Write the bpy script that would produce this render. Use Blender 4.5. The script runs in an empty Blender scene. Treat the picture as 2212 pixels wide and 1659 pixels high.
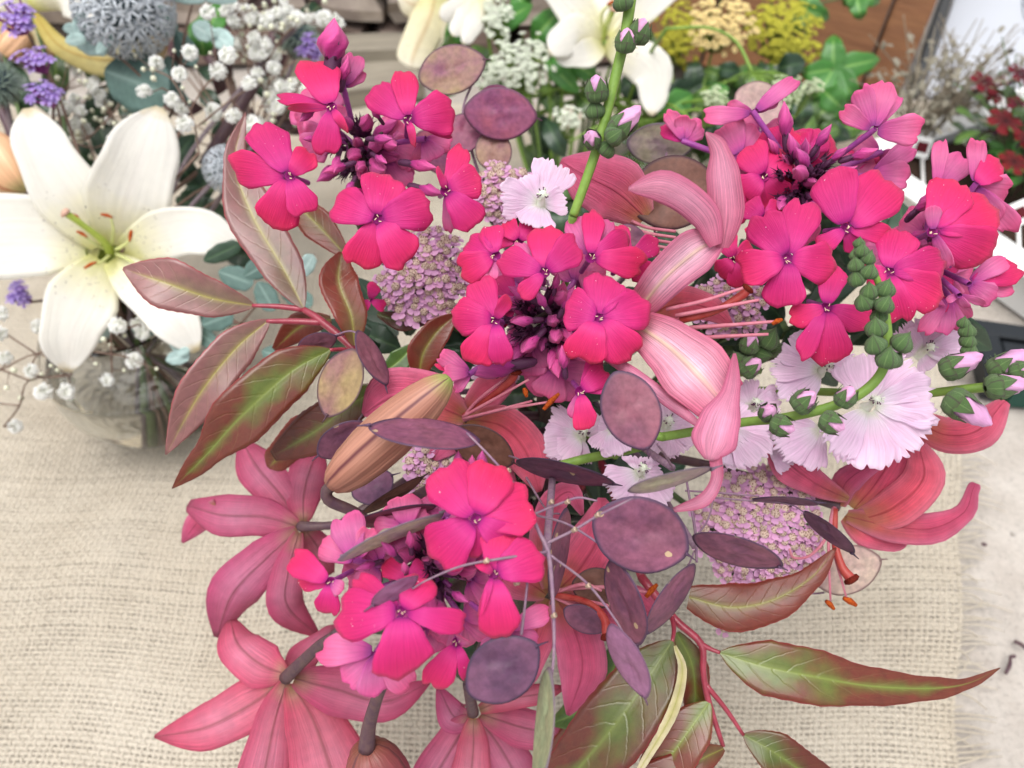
import bpy, math, random
import numpy as np
from mathutils import Vector, Matrix
random.seed(7); RNG = np.random.default_rng(7)
scene = bpy.context.scene
COL = scene.collection
# ---------------------------------------------------------------- camera, sky, sun, exposure
CAM_H, PITCH, FPX = 0.56, math.radians(48.0), 1736.0      # height over the cloth, tilt, focal length in photo pixels (2212 wide)
cam_data = bpy.data.cameras.new('camera'); cam = bpy.data.objects.new('camera', cam_data); COL.objects.link(cam)
cam.location = (0, 0, CAM_H); cam.rotation_euler = (math.pi/2 - PITCH, 0, 0)
cam_data.sensor_width = 36; cam_data.lens = 36*FPX/2212
cam_data.clip_start = 0.01; cam_data.clip_end = 200
cam_data.dof.use_dof = True; cam_data.dof.focus_distance = 0.31; cam_data.dof.aperture_fstop = 10.0
scene.camera = cam
SUN_EL, SUN_AZ = math.radians(76), math.radians(215)
world = bpy.data.worlds.new('World'); scene.world = world; world.use_nodes = True
wn = world.node_tree; bg = wn.nodes['Background']
sky = wn.nodes.new('ShaderNodeTexSky'); sky.sky_type = 'NISHITA'; sky.sun_disc = False
sky.sun_elevation = SUN_EL; sky.sun_rotation = SUN_AZ; sky.air_density = 1.0; sky.dust_density = 4.0; sky.ozone_density = 1.0
hs = wn.nodes.new('ShaderNodeHueSaturation'); hs.inputs['Saturation'].default_value = 0.22   # overcast: the blue greys out evenly
wn.links.new(sky.outputs[0], hs.inputs['Color']); wn.links.new(hs.outputs[0], bg.inputs[0]); bg.inputs[1].default_value = 0.15
sun_d = bpy.data.lights.new('sun', 'SUN'); sun = bpy.data.objects.new('sun', sun_d); COL.objects.link(sun)
sun_d.energy = 1.5; sun_d.angle = math.radians(50); sun_d.color = (1.0, 0.975, 0.94)
sd = Vector((math.sin(SUN_AZ)*math.cos(SUN_EL), math.cos(SUN_AZ)*math.cos(SUN_EL), math.sin(SUN_EL)))
sun.rotation_euler = sd.to_track_quat('Z', 'Y').to_euler(); sun.location = sd*5
scene.view_settings.view_transform = 'Standard'; scene.view_settings.look = 'None'
scene.view_settings.exposure = 0.56; scene.view_settings.gamma = 1.0
scene.cycles.use_denoising = True
scene.cycles.max_bounces = 20; scene.cycles.diffuse_bounces = 4; scene.cycles.glossy_bounces = 4; scene.cycles.transparent_max_bounces = 12; scene.cycles.transmission_bounces = 18
scene.cycles.caustics_reflective = False; scene.cycles.caustics_refractive = True
# ---------------------------------------------------------------- pixel -> place
CF = np.array([0, math.cos(PITCH), -math.sin(PITCH)]); CU = np.array([0, math.sin(PITCH), math.cos(PITCH)]); CR = np.array([1., 0, 0])
C0 = np.array([0, 0, CAM_H])
def P(x, y, d): return C0 + d*(CF + (x-1106)/FPX*CR - (y-829.5)/FPX*CU)
def ground(x, y, z=0.0):
    r = CF + (x-1106)/FPX*CR - (y-829.5)/FPX*CU
    return C0 + r*((z-CAM_H)/r[2])
def depth_of(p): return float(np.dot(np.asarray(p)-C0, CF))
def unit(v): return v/(np.linalg.norm(v)+1e-12)
# ---------------------------------------------------------------- objects
WORLD_ORIGIN = {}
def thing(name, label, cat, at, group=None):
    o = bpy.data.objects.new(name, None); COL.objects.link(o); o.empty_display_size = 0.01
    o.location = tuple(at); o['label'] = label; o['category'] = cat
    if group: o['group'] = group
    WORLD_ORIGIN[o.name] = np.array(at, float)
    return o
def put(name, mesh, parent=None, at=(0, 0, 0), rot=None, scale=1.0):
    o = bpy.data.objects.new(name, mesh); COL.objects.link(o); at = np.array(at, float)
    loc = at
    if parent is not None:
        o.parent = parent; loc = at - WORLD_ORIGIN[parent.name]
    WORLD_ORIGIN[o.name] = at
    m = Matrix.Translation(Vector(loc))
    if rot is not None: m = m @ rot.to_4x4()
    m = m @ (Matrix.Diagonal((*scale, 1)) if isinstance(scale, tuple) else Matrix.Scale(scale, 4))
    o.matrix_basis = m
    return o
def tag(o, label, cat, group=None, kind=None):
    o['label'] = label; o['category'] = cat
    if group: o['group'] = group
    if kind: o['kind'] = kind
    return o
def mesh(name, v, f, mats, mi=None, uv=None, smooth=True):
    me = bpy.data.meshes.new(name); me.from_pydata([tuple(map(float, p)) for p in v], [], f)
    for m in mats: me.materials.append(m)
    if mi is not None: me.polygons.foreach_set('material_index', np.asarray(mi, np.int32))
    if uv is not None:
        lay = me.uv_layers.new(name='UVMap'); li = np.empty(len(me.loops), np.int32); me.loops.foreach_get('vertex_index', li)
        lay.data.foreach_set('uv', np.asarray(uv, np.float32)[li].ravel())
    if smooth: me.polygons.foreach_set('use_smooth', np.ones(len(me.polygons), bool))
    me.update(); return me
def fast_mesh(name, v, quads, mats, uv=None):
    me = bpy.data.meshes.new(name); v = np.asarray(v, np.float32); q = np.asarray(quads, np.int32)
    me.vertices.add(len(v)); me.vertices.foreach_set('co', v.ravel())
    me.loops.add(q.size); me.loops.foreach_set('vertex_index', q.ravel())
    me.polygons.add(len(q)); me.polygons.foreach_set('loop_start', np.arange(0, q.size, 4, dtype=np.int32))
    me.polygons.foreach_set('use_smooth', np.ones(len(q), bool))
    for m in mats: me.materials.append(m)
    if uv is not None:
        lay = me.uv_layers.new(name='UVMap'); lay.data.foreach_set('uv', np.asarray(uv, np.float32)[q.ravel()].ravel())
    me.update(); me.validate(); return me
class MB:
    """collects simple shapes into one mesh"""
    def __init__(s): s.v, s.f, s.m, s.uv = [], [], [], []
    def add(s, v, f, m=0, uv=None):
        b = len(s.v); s.v += [np.asarray(p, float) for p in v]; s.f += [tuple(i+b for i in q) for q in f]
        s.m += list(m) if isinstance(m, (list, tuple, np.ndarray)) else [m]*len(f)
        s.uv += list(uv) if uv is not None else [(0.5, 0.5)]*len(v)
    def build(s, name, mats, smooth=True, origin=(0, 0, 0)):
        o = np.asarray(origin, float)
        return mesh(name, [p-o for p in s.v], s.f, mats, s.m, s.uv, smooth)
# ---------------------------------------------------------------- curves
def cr(pts, n):
    """Catmull-Rom through rows of pts, n samples, returns samples and the segment parameter"""
    p = np.asarray(pts, float)
    if len(p) == 2:
        t = np.linspace(0, 1, n)[:, None]; return p[0]*(1-t)+p[1]*t, t[:, 0]
    q = np.vstack([2*p[0]-p[1], p, 2*p[-1]-p[-2]]); s = np.linspace(0, len(p)-1-1e-9, n); i = s.astype(int); t = (s-i)[:, None]
    a, b, c, d = q[i], q[i+1], q[i+2], q[i+3]
    return 0.5*((2*b)+(c-a)*t+(2*a-5*b+4*c-d)*t*t+(3*b-a-3*c+d)*t**3), s
def tube_geo(pts, rad, sides=7, n=None, caps=True):
    """pts world rows, rad one value per row"""
    n = n or max(3, 4*(len(pts)-1)+1)
    c, s = cr(pts, n); r = np.interp(s if len(pts) > 2 else s*(len(pts)-1), np.arange(len(pts)), np.broadcast_to(rad, (len(pts),)))
    t = np.gradient(c, axis=0); t /= np.linalg.norm(t, axis=1)[:, None]+1e-12
    a = unit(np.cross(t[0], [0.31, 0.2, 0.93])); v, f, uv = [], [], []
    for k in range(n):
        a = unit(a - t[k]*np.dot(a, t[k])); b = np.cross(t[k], a)
        for j in range(sides):
            th = 2*math.pi*j/sides; v.append(c[k]+r[k]*(math.cos(th)*a+math.sin(th)*b)); uv.append((k/(n-1), j/sides))
    for k in range(n-1):
        for j in range(sides):
            j2 = (j+1) % sides; f.append((k*sides+j, k*sides+j2, (k+1)*sides+j2, (k+1)*sides+j))
    if caps:
        f.append(tuple(range(sides))[::-1]); f.append(tuple((n-1)*sides+j for j in range(sides)))
    return v, f, uv
def tube(name, pix, mat, parent, sides=7, n=None):
    """stem through photo points (x, y, depth, radius in px)"""
    w = [P(a, b, d) for a, b, d, r in pix]; r = [r*d/FPX for a, b, d, r in pix]
    return wtube(name, w, r, mat, parent, sides, n)
def wtube(name, w, r, mat, parent, sides=7, n=None):
    v, f, uv = tube_geo(w, r, sides, n); o = np.asarray(w[0])
    return put(name, mesh(name, [p-o for p in v], f, [mat], None, uv), parent, o)
# ---------------------------------------------------------------- blades: petals and leaves with two faces
def blade_geo(ctrl, nu=13, nv=8, cup=0.0, crease=0.0, wave=(0, 2), tip=None, thick=0.00016, round_tip=2.0, seed=0, lat=0.0):
    """ctrl rows (x, y, depth, half width px[, roll deg]); the face towards the camera at roll 0 is material 0, the other 1"""
    c = np.array([list(q)+[0]*(5-len(q)) for q in ctrl], float)
    w3 = np.array([P(a, b, d) for a, b, d in c[:, :3]]); hw = c[:, 3]*c[:, 2]/FPX
    return blade_w(w3, hw, c[:, 4], nu, nv, cup, crease, wave, tip, thick, round_tip, seed, lat)
def blade_w(w3, hw, roll, nu=13, nv=8, cup=0.0, crease=0.0, wave=(0, 2), tip=None, thick=0.00016, round_tip=2.0, seed=0, lat=0.0, face=None):
    k = len(w3); S = 41
    cc, s = cr(w3, S)
    if k == 2: s = s*1.0
    i = np.minimum(s.astype(int), k-2); t = s-i
    e = np.where(i == k-2, t**round_tip, np.where(i == 0, t**0.75, t*t*(3-2*t)))
    W = hw[i]*(1-e)+hw[i+1]*e
    R = np.radians(roll[i]*(1-t)+roll[i+1]*t)
    T = np.gradient(cc, axis=0); T /= np.linalg.norm(T, axis=1)[:, None]+1e-12
    N0 = (C0-cc) if face is None else np.broadcast_to(np.asarray(face, float), cc.shape)
    N0 = N0-T*np.sum(N0*T, axis=1)[:, None]; N0 /= np.linalg.norm(N0, axis=1)[:, None]+1e-12
    B = np.cross(T, N0)
    N = N0*np.cos(R)[:, None]+B*np.sin(R)[:, None]; B = np.cross(T, N)
    rs = np.random.default_rng(seed); ph = rs.uniform(0, 6.28, 4)
    vv = np.linspace(-1, 1, nv+1); uu = np.linspace(0, 1, nu+1)
    top = np.zeros((nu+1, nv+1, 3)); nrm = np.zeros_like(top); UV = np.zeros((nu+1, nv+1, 2))
    for b, v in enumerate(vv):
        L = 1.0 if tip is None else tip(v)
        u = uu*L*(S-1); i0 = np.clip(np.floor(u).astype(int), 0, S-2); ft = (u-i0)[:, None]
        lerp = lambda A: A[i0]*(1-ft)+A[i0+1]*ft
        c_, n_, b_ = lerp(cc), lerp(N), lerp(B); w_ = lerp(W[:, None])[:, 0]
        off = w_*(cup*v*v+crease*abs(v)+wave[0]*abs(v)**1.5*np.sin(2*math.pi*wave[1]*uu+ph[0 if v < 0 else 1])*np.minimum(1, uu*2.5))
        off = off+lat*w_*np.sin(ph[2]+3.2*v+2.2*uu)*uu
        top[:, b] = c_+b_*(w_*v)[:, None]+n_*off[:, None]; nrm[:, b] = n_
        UV[:, b, 0] = uu*L; UV[:, b, 1] = (v+1)/2
    Vt = (top+nrm*thick).reshape(-1, 3); Vb = (top-nrm*thick).reshape(-1, 3); n1 = nv+1
    M = (nu+1)*n1; f, m = [], []
    for a in range(nu):
        for b in range(nv):
            q = (a*n1+b, a*n1+b+1, (a+1)*n1+b+1, (a+1)*n1+b)
            f.append(q); m.append(0); f.append(tuple(M+x for x in q[::-1])); m.append(1)
    rim = [a*n1 for a in range(nu+1)]+[nu*n1+b for b in range(1, nv+1)]+[a*n1+nv for a in range(nu-1, -1, -1)]
    for x, y in zip(rim[:-1], rim[1:]): f.append((x, y, M+y, M+x)); m.append(0)
    uv = UV.reshape(-1, 2); return np.vstack([Vt, Vb]), f, m, np.vstack([uv, uv])
def blade(name, ctrl, mats, parent, **kw):
    v, f, m, uv = blade_geo(ctrl, **kw); o = P(*ctrl[0][:3])
    return put(name, mesh(name, v-o, f, mats, m, uv), parent, o)
def frame(z, x=None):
    """rotation with local Z along z and local X as near x as can be"""
    z = unit(np.asarray(z, float)); x = np.array([1., 0, 0]) if x is None else np.asarray(x, float)
    x = x-z*np.dot(x, z)
    if np.linalg.norm(x) < 1e-6: x = np.cross(z, [0, 1, 0.3])
    x = unit(x); y = np.cross(z, x)
    return Matrix((x, y, z)).transposed()
def cdir(x, y, toward=0.0):
    """direction from picture right x, picture down y, towards the camera"""
    return unit(CR*x-CU*y-CF*toward)
# ---------------------------------------------------------------- materials
def L(h):
    """sRGB hex -> linear rgba"""
    c = [int(h[i:i+2], 16)/255 for i in (0, 2, 4)]
    return tuple((x/12.92 if x <= 0.04045 else ((x+0.055)/1.055)**2.4) for x in c)+(1.0,)
class NT:
    def __init__(s, name):
        s.mat = bpy.data.materials.new(name); s.mat.use_nodes = True; s.t = s.mat.node_tree; s.t.nodes.clear()
        s.out = s.t.nodes.new('ShaderNodeOutputMaterial'); s._uv = None
    def n(s, typ, **props):
        nd = s.t.nodes.new(typ)
        for k, v in props.items(): setattr(nd, k, v)
        return nd
    def set(s, sock, v):
        if isinstance(v, bpy.types.NodeSocket): s.t.links.new(v, sock)
        elif v is not None: sock.default_value = v
    def math(s, op, a, b=None, clamp=False):
        nd = s.n('ShaderNodeMath', operation=op, use_clamp=clamp); s.set(nd.inputs[0], a); s.set(nd.inputs[1], b); return nd.outputs[0]
    def mix(s, f, a, b, mode='MIX'):
        nd = s.n('ShaderNodeMix', data_type='RGBA', blend_type=mode); s.set(nd.inputs[0], f); s.set(nd.inputs[6], a); s.set(nd.inputs[7], b); return nd.outputs[2]
    def ramp(s, f, stops, interp='LINEAR'):
        nd = s.n('ShaderNodeValToRGB'); nd.color_ramp.interpolation = interp; el = nd.color_ramp.elements
        while len(el) < len(stops): el.new(0.5)
        for e, (p, c) in zip(el, stops): e.position = p; e.color = c if isinstance(c, tuple) else (c, c, c, 1)
        s.set(nd.inputs[0], f); return nd.outputs[0]
    def uv(s):
        if s._uv is None:
            tc = s.n('ShaderNodeTexCoord'); sx = s.n('ShaderNodeSeparateXYZ'); s.t.links.new(tc.outputs['UV'], sx.inputs[0])
            oi = s.n('ShaderNodeObjectInfo'); s._uv = (sx.outputs[0], sx.outputs[1], oi.outputs['Random'], tc.outputs['Object'])
        return s._uv
    def vec(s, x, y, z=0.0):
        nd = s.n('ShaderNodeCombineXYZ'); s.set(nd.inputs[0], x); s.set(nd.inputs[1], y); s.set(nd.inputs[2], z); return nd.outputs[0]
    def noise(s, v, scale, detail=2, rough=0.5, dist=0.0):
        nd = s.n('ShaderNodeTexNoise'); s.set(nd.inputs['Vector'], v); nd.inputs['Scale'].default_value = scale
        nd.inputs['Detail'].default_value = detail; nd.inputs['Roughness'].default_value = rough; nd.inputs['Distortion'].default_value = dist
        return nd.outputs[0]
    def objpos(s):
        u, v, r, o = s.uv(); nd = s.n('ShaderNodeVectorMath', operation='ADD'); s.t.links.new(o, nd.inputs[0])
        s.t.links.new(s.vec(s.math('MULTIPLY', r, 7.0), r, s.math('MULTIPLY', r, 3.0)), nd.inputs[1]); return nd.outputs[0]
    def bump(s, h, strength=0.3, dist=0.001):
        nd = s.n('ShaderNodeBump'); nd.inputs['Strength'].default_value = strength; nd.inputs['Distance'].default_value = dist; s.set(nd.inputs['Height'], h); return nd.outputs[0]
    def finish(s, col, rough=0.5, spec=0.4, trans=0.0, normal=None, tcol=None, coat=0.0, sheen=0.0):
        b = s.n('ShaderNodeBsdfPrincipled'); s.set(b.inputs['Base Color'], col); s.set(b.inputs['Roughness'], rough)
        b.inputs['Specular IOR Level'].default_value = spec; b.inputs['Coat Weight'].default_value = coat; b.inputs['Coat Roughness'].default_value = 0.25
        b.inputs['Sheen Weight'].default_value = sheen
        if normal is not None: s.t.links.new(normal, b.inputs['Normal'])
        sh = b.outputs[0]
        if trans > 0:
            tr = s.n('ShaderNodeBsdfTranslucent'); s.set(tr.inputs[0], tcol if tcol is not None else col)
            mx = s.n('ShaderNodeMixShader'); mx.inputs[0].default_value = trans; s.t.links.new(sh, mx.inputs[1]); s.t.links.new(tr.outputs[0], mx.inputs[2]); sh = mx.outputs[0]
        s.t.links.new(sh, s.out.inputs[0]); return s.mat
def petal_mat(name, ramp, edge=None, edge_at=0.75, streak=0.25, sfreq=26, rib=None, ribw=0.07, rough=0.55, trans=0.35, spec=0.25, blotch=0.12, hue=0.02, val=0.12, speck=None, bumpy=0.35, dots=None, sheen=0.1):
    t = NT(name); u, v, r, o = t.uv(); pos = t.objpos()
    wob = t.noise(pos, 120, 2); uu = t.math('ADD', u, t.math('MULTIPLY', t.math('SUBTRACT', wob, 0.5), 0.14))
    c = t.ramp(uu, ramp)
    av = t.math('ABSOLUTE', t.math('MULTIPLY', t.math('SUBTRACT', v, 0.5), 2.0))
    if edge: c = t.mix(t.math('MULTIPLY', t.ramp(av, [(edge_at-0.3, 0.0), (1.0, 1.0)]), 0.8), c, edge)
    st = t.noise(t.vec(t.math('ADD', t.math('MULTIPLY', u, 1.6), t.math('MULTIPLY', r, 31)), t.math('MULTIPLY', v, sfreq)), 1.0, 3, 0.6)
    c = t.mix(streak, c, t.ramp(st, [(0.3, 0.55), (0.5, 0.95), (0.7, 1.35)]), 'MULTIPLY')
    h = st
    if rib is not None:
        rm = t.ramp(av, [(0.0, 0.75), (ribw*0.5, 0.6), (ribw, 0.25), (ribw*2.2, 0.0)])
        c = t.mix(t.math('MULTIPLY', rm, t.ramp(u, [(0.0, 1.0), (0.7, 0.8), (1.0, 0.3)])), c, rib); h = t.math('ADD', st, t.math('MULTIPLY', rm, 1.2))
    c = t.mix(blotch, c, t.ramp(t.noise(pos, 160, 3), [(0.3, 0.4), (0.7, 1.6)]), 'MULTIPLY')
    if dots is not None:
        vo = t.n('ShaderNodeTexVoronoi'); t.set(vo.inputs['Vector'], t.vec(t.math('MULTIPLY', u, 24), t.math('ADD', t.math('MULTIPLY', v, 12), t.math('MULTIPLY', r, 9)))); vo.inputs['Scale'].default_value = 1.0
        d = t.math('MULTIPLY', t.math('LESS_THAN', vo.outputs['Distance'], 0.13), t.ramp(u, [(0.08, 0.0), (0.12, 0.8), (0.36, 0.8), (0.45, 0.0)]))
        c = t.mix(d, c, dots)
    if speck is not None:
        sp = t.math('GREATER_THAN', t.noise(pos, 1100, 2), 0.735); sp2 = t.math('GREATER_THAN', t.noise(pos, 90, 2), 0.54)
        c = t.mix(t.math('MULTIPLY', t.math('MULTIPLY', sp, sp2), t.ramp(u, [(0.3, 0.0), (0.8, 0.9)])), c, speck)
    hsv = t.n('ShaderNodeHueSaturation'); t.set(hsv.inputs['Hue'], t.math('ADD', 0.5-hue/2, t.math('MULTIPLY', r, hue))); t.set(hsv.inputs['Value'], t.math('ADD', 1-val, t.math('MULTIPLY', r, 2*val))); t.set(hsv.inputs['Color'], c)
    return t.finish(hsv.outputs[0], rough, spec, trans, t.bump(h, bumpy, 0.0012), sheen=sheen)
M = {}
M['phlox'] = petal_mat('phlox_petal', [(0.0, L('941870')), (0.06, L('c02480')), (0.12, L('d62e88')), (0.28, L('de3c8c')), (0.5, L('d82c7a')), (0.8, L('d62a6c')), (1.0, L('d8346c'))], streak=0.25, sfreq=26, speck=L('ffe3ee'), hue=0.018, val=0.10, trans=0.3, blotch=0.06)
M['phlox_back'] = petal_mat('phlox_petal_back', [(0.0, L('8f3a88')), (0.2, L('c45098')), (0.6, L('dc74a8')), (1.0, L('dd5a92'))], streak=0.28, sfreq=12, trans=0.3, val=0.08, hue=0.015)
M['lily_in'] = petal_mat('lily_petal_inside', [(0.0, L('c08a5c')), (0.14, L('cc6860')), (0.4, L('e05c7c')), (0.8, L('e8688c')), (1.0, L('e06084'))], edge=L('ea80a0'), streak=0.42, sfreq=56, rib=L('b53a50'), ribw=0.04, trans=0.35, bumpy=0.7, blotch=0.2, rough=0.45, spec=0.35)
M['lily_back'] = petal_mat('lily_petal_outside', [(0.0, L('a07458')), (0.08, L('cc8a84')), (0.2, L('da708e')), (0.55, L('e48cac')), (0.85, L('d8648a')), (1.0, L('c0486e'))], edge=L('cc4072'), edge_at=0.62, streak=0.42, sfreq=58, rib=L('a05c66'), ribw=0.06, trans=0.35, bumpy=0.8, blotch=0.12, rough=0.45, spec=0.35)
M['lily_pale'] = petal_mat('lily_petal_faded', [(0.0, L('c96a80')), (0.25, L('e6b0c6')), (0.65, L('ebbcd0')), (1.0, L('d980a2'))], edge=L('c24e7c'), edge_at=0.5, streak=0.75, sfreq=34, rib=L('dcc4a0'), ribw=0.10, trans=0.3, bumpy=0.6)
M['lily_mauve'] = petal_mat('lily_petal_faded_outside', [(0.0, L('cf6f90')), (0.5, L('e29ab8')), (1.0, L('d98aa6'))], edge=L('c85a84'), edge_at=0.6, streak=0.75, sfreq=36, trans=0.3, bumpy=0.6)
M['white_lily'] = petal_mat('white_lily_petal', [(0.0, L('d8d68a')), (0.15, L('f2eed0')), (0.4, L('f0eee8')), (0.92, L('f0eee9')), (1.0, L('e2d4b0'))], streak=0.14, sfreq=14, trans=0.35, hue=0.005, val=0.03, blotch=0.03, dots=L('50404c'), bumpy=0.4)
M['white_lily_back'] = petal_mat('white_lily_petal_outside', [(0.0, L('c9c77a')), (0.3, L('e6deb8')), (1.0, L('ece6d4'))], streak=0.2, rib=L('c7a878'), ribw=0.10, trans=0.35, hue=0.005, val=0.03)
M['cream_lily_back'] = petal_mat('cream_lily_petal_outside', [(0.0, L('bca850')), (0.5, L('d6c98c')), (0.85, L('e4dab4')), (1.0, L('c88a54'))], streak=0.3, rib=L('b08a3a'), ribw=0.10, trans=0.3)
M['mallow'] = petal_mat('mallow_petal', [(0.0, L('e8ecd8')), (0.18, L('f2e4f0')), (0.5, L('efcfe8')), (1.0, L('f1dbed'))], streak=0.30, sfreq=20, trans=0.4, hue=0.015, val=0.05, blotch=0.05, bumpy=0.5, rough=0.65)
M['mallow_back'] = petal_mat('mallow_petal_back', [(0.0, L('dcc4d8')), (1.0, L('e8c6de'))], streak=0.35, sfreq=20, trans=0.4, val=0.05)
M['bud_pink'] = petal_mat('mallow_bud_petal', [(0.0, L('e0a8d0')), (1.0, L('e6a8d4'))], streak=0.45, sfreq=9, trans=0.2, val=0.06)
M['phlox_bud'] = petal_mat('phlox_bud_petal', [(0.0, L('84246c')), (0.4, L('b83884')), (1.0, L('d860a0'))], streak=0.6, sfreq=8, trans=0.15, val=0.12)
M['yarrow'] = petal_mat('yarrow_petal', [(0.0, L('c088b4')), (1.0, L('e2aed4'))], streak=0.2, trans=0.3, val=0.12, hue=0.02, bumpy=0.1)
M['verbena'] = petal_mat('verbena_petal', [(0.0, L('8c62be')), (1.0, L('c6aeea'))], streak=0.1, trans=0.3, val=0.12, bumpy=0.1)
M['baby'] = petal_mat('gypsophila_petal', [(0.0, L('e4e6d8')), (1.0, L('f8f8f7'))], streak=0.03, trans=0.5, hue=0.0, val=0.04, bumpy=0.1, blotch=0.04)
M['red_petal'] = petal_mat('red_bedding_petal', [(0.0, L('38060e')), (1.0, L('780a1c'))], streak=0.2, trans=0.25, val=0.15)
def leaf_mat(name, green, red, rib, red_from=0.25, vein=L('a09058'), rough=0.30, coat=0.25, trans=0.12, edge=None, vstr=0.10, spec=0.5, dim=0.82):
    t = NT(name); u, v, r, o = t.uv(); pos = t.objpos()
    av = t.math('ABSOLUTE', t.math('MULTIPLY', t.math('SUBTRACT', v, 0.5), 2.0))
    n1 = t.noise(pos, 55, 3); n2 = t.noise(pos, 260, 3)
    k = t.math('ADD', t.math('ADD', t.math('MULTIPLY', u, 0.5), t.math('MULTIPLY', av, 0.42)), t.math('MULTIPLY', t.math('SUBTRACT', n1, 0.5), 1.1))
    c = t.mix(t.ramp(k, [(red_from, 0.0), (red_from+0.38, 1.0)]), green, red)
    c = t.mix(0.3, c, t.ramp(n2, [(0.3, 0.55), (0.7, 1.4)]), 'MULTIPLY')
    ph = t.math('ADD', t.math('SUBTRACT', u, t.math('MULTIPLY', t.math('POWER', av, 1.3), 0.16)), t.math('MULTIPLY', t.math('SUBTRACT', n2, 0.5), 0.03))
    fr = t.math('FRACT', t.math('ADD', t.math('MULTIPLY', ph, 10.5), t.math('MULTIPLY', t.math('GREATER_THAN', v, 0.5), 0.45)))
    vl = t.math('MULTIPLY', t.ramp(t.math('ABSOLUTE', t.math('SUBTRACT', fr, 0.5)), [(0.0, 1.0), (0.045, 0.6), (0.09, 0.0)]), t.ramp(av, [(0.0, 1.0), (0.6, 0.8), (0.95, 0.0)]))
    vo = t.n('ShaderNodeTexVoronoi', feature='DISTANCE_TO_EDGE'); t.set(vo.inputs['Vector'], t.vec(t.math('MULTIPLY', u, 34), t.math('MULTIPLY', v, 20))); vo.inputs['Scale'].default_value = 1.0
    net = t.ramp(vo.outputs['Distance'], [(0.0, 1.0), (0.05, 0.0)])
    c = t.mix(t.math('MULTIPLY', net, 0.08), c, vein)
    c = t.mix(t.math('MULTIPLY', vl, vstr), c, vein)
    rm = t.math('MULTIPLY', t.ramp(av, [(0.0, 0.95), (0.03, 0.8), (0.07, 0.38), (0.22, 0.0)]), t.ramp(u, [(0.0, 1.0), (0.75, 0.8), (1.0, 0.0)]))
    c = t.mix(rm, c, rib)
    if edge: c = t.mix(t.ramp(av, [(0.94, 0.0), (0.985, 0.9)]), c, edge)
    h = t.math('SUBTRACT', t.math('MULTIPLY', n2, 0.35), t.math('ADD', t.math('MULTIPLY', vl, 0.8), rm))
    hsv = t.n('ShaderNodeHueSaturation'); t.set(hsv.inputs['Value'], t.math('ADD', dim, t.math('MULTIPLY', r, 0.36))); t.set(hsv.inputs['Color'], c)
    return t.finish(hsv.outputs[0], t.math('ADD', rough-0.06, t.math('MULTIPLY', n1, 0.14)), spec, trans, t.bump(h, 0.22, 0.0010), coat=coat)
M['leaf'] = leaf_mat('bronze_leaf', L('6a7830'), L('783626'), L('8c9a46'), 0.16, edge=L('9c4040'), coat=0.16, dim=0.53, spec=0.45)
M['leaf_red'] = leaf_mat('red_leaf', L('7a5a3a'), L('84392c'), L('a09a48'), 0.10, edge=L('b04444'), dim=0.62, coat=0.1, spec=0.4)
M['leaf_mauve'] = leaf_mat('mauve_leaf', L('806654'), L('8e5e5c'), L('a89c50'), 0.14, rough=0.32, coat=0.25, edge=L('b04a50'), vstr=0.10, dim=0.58)
M['leaf_green'] = leaf_mat('green_leaf', L('47662f'), L('4f6a30'), L('88a850'), 0.5, vein=L('86a060'))
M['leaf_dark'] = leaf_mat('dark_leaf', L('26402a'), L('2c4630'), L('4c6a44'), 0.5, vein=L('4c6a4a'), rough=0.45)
M['leaf_bright'] = leaf_mat('bright_leaf', L('3f7a30'), L('4c8a36'), L('8ab860'), 0.5, vein=L('88b468'), rough=0.42, coat=0.1)
M['eucalyptus'] = leaf_mat('eucalyptus_leaf', L('56726a'), L('5e7a74'), L('8aa59c'), 0.5, vein=L('86a8a0'), rough=0.6, coat=0.0, vstr=0.2)
M['eucalyptus_pale'] = leaf_mat('eucalyptus_young_leaf', L('9ab2ae'), L('a6beba'), L('bccfcb'), 0.5, vein=L('b4d0cc'), rough=0.6, coat=0.0, vstr=0.2)
M['damage'] = leaf_mat('dry_leaf_margin', L('b8ae78'), L('c8bc98'), L('a0a050'), 0.3, vein=L('8a8a50'), rough=0.7, coat=0)
def plain(name, col, rough=0.5, spec=0.4, var=0.35, scale=150, trans=0.0, coat=0.0, bumpy=0.3, col2=None, detail=4, val=0.1, sheen=0.0):
    t = NT(name); u, v, r, o = t.uv(); pos = t.objpos(); n = t.noise(pos, scale, detail, 0.6)
    c = t.mix(t.ramp(n, [(0.35, 0.0), (0.65, 1.0)]), col, col2) if col2 else t.mix(var, col, t.ramp(n, [(0.3, 0.45), (0.7, 1.5)]), 'MULTIPLY')
    hsv = t.n('ShaderNodeHueSaturation'); t.set(hsv.inputs['Value'], t.math('ADD', 1-val, t.math('MULTIPLY', r, 2*val))); t.set(hsv.inputs['Color'], c)
    return t.finish(hsv.outputs[0], rough, spec, trans, t.bump(n, bumpy, 0.001), coat=coat, sheen=sheen)
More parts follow.
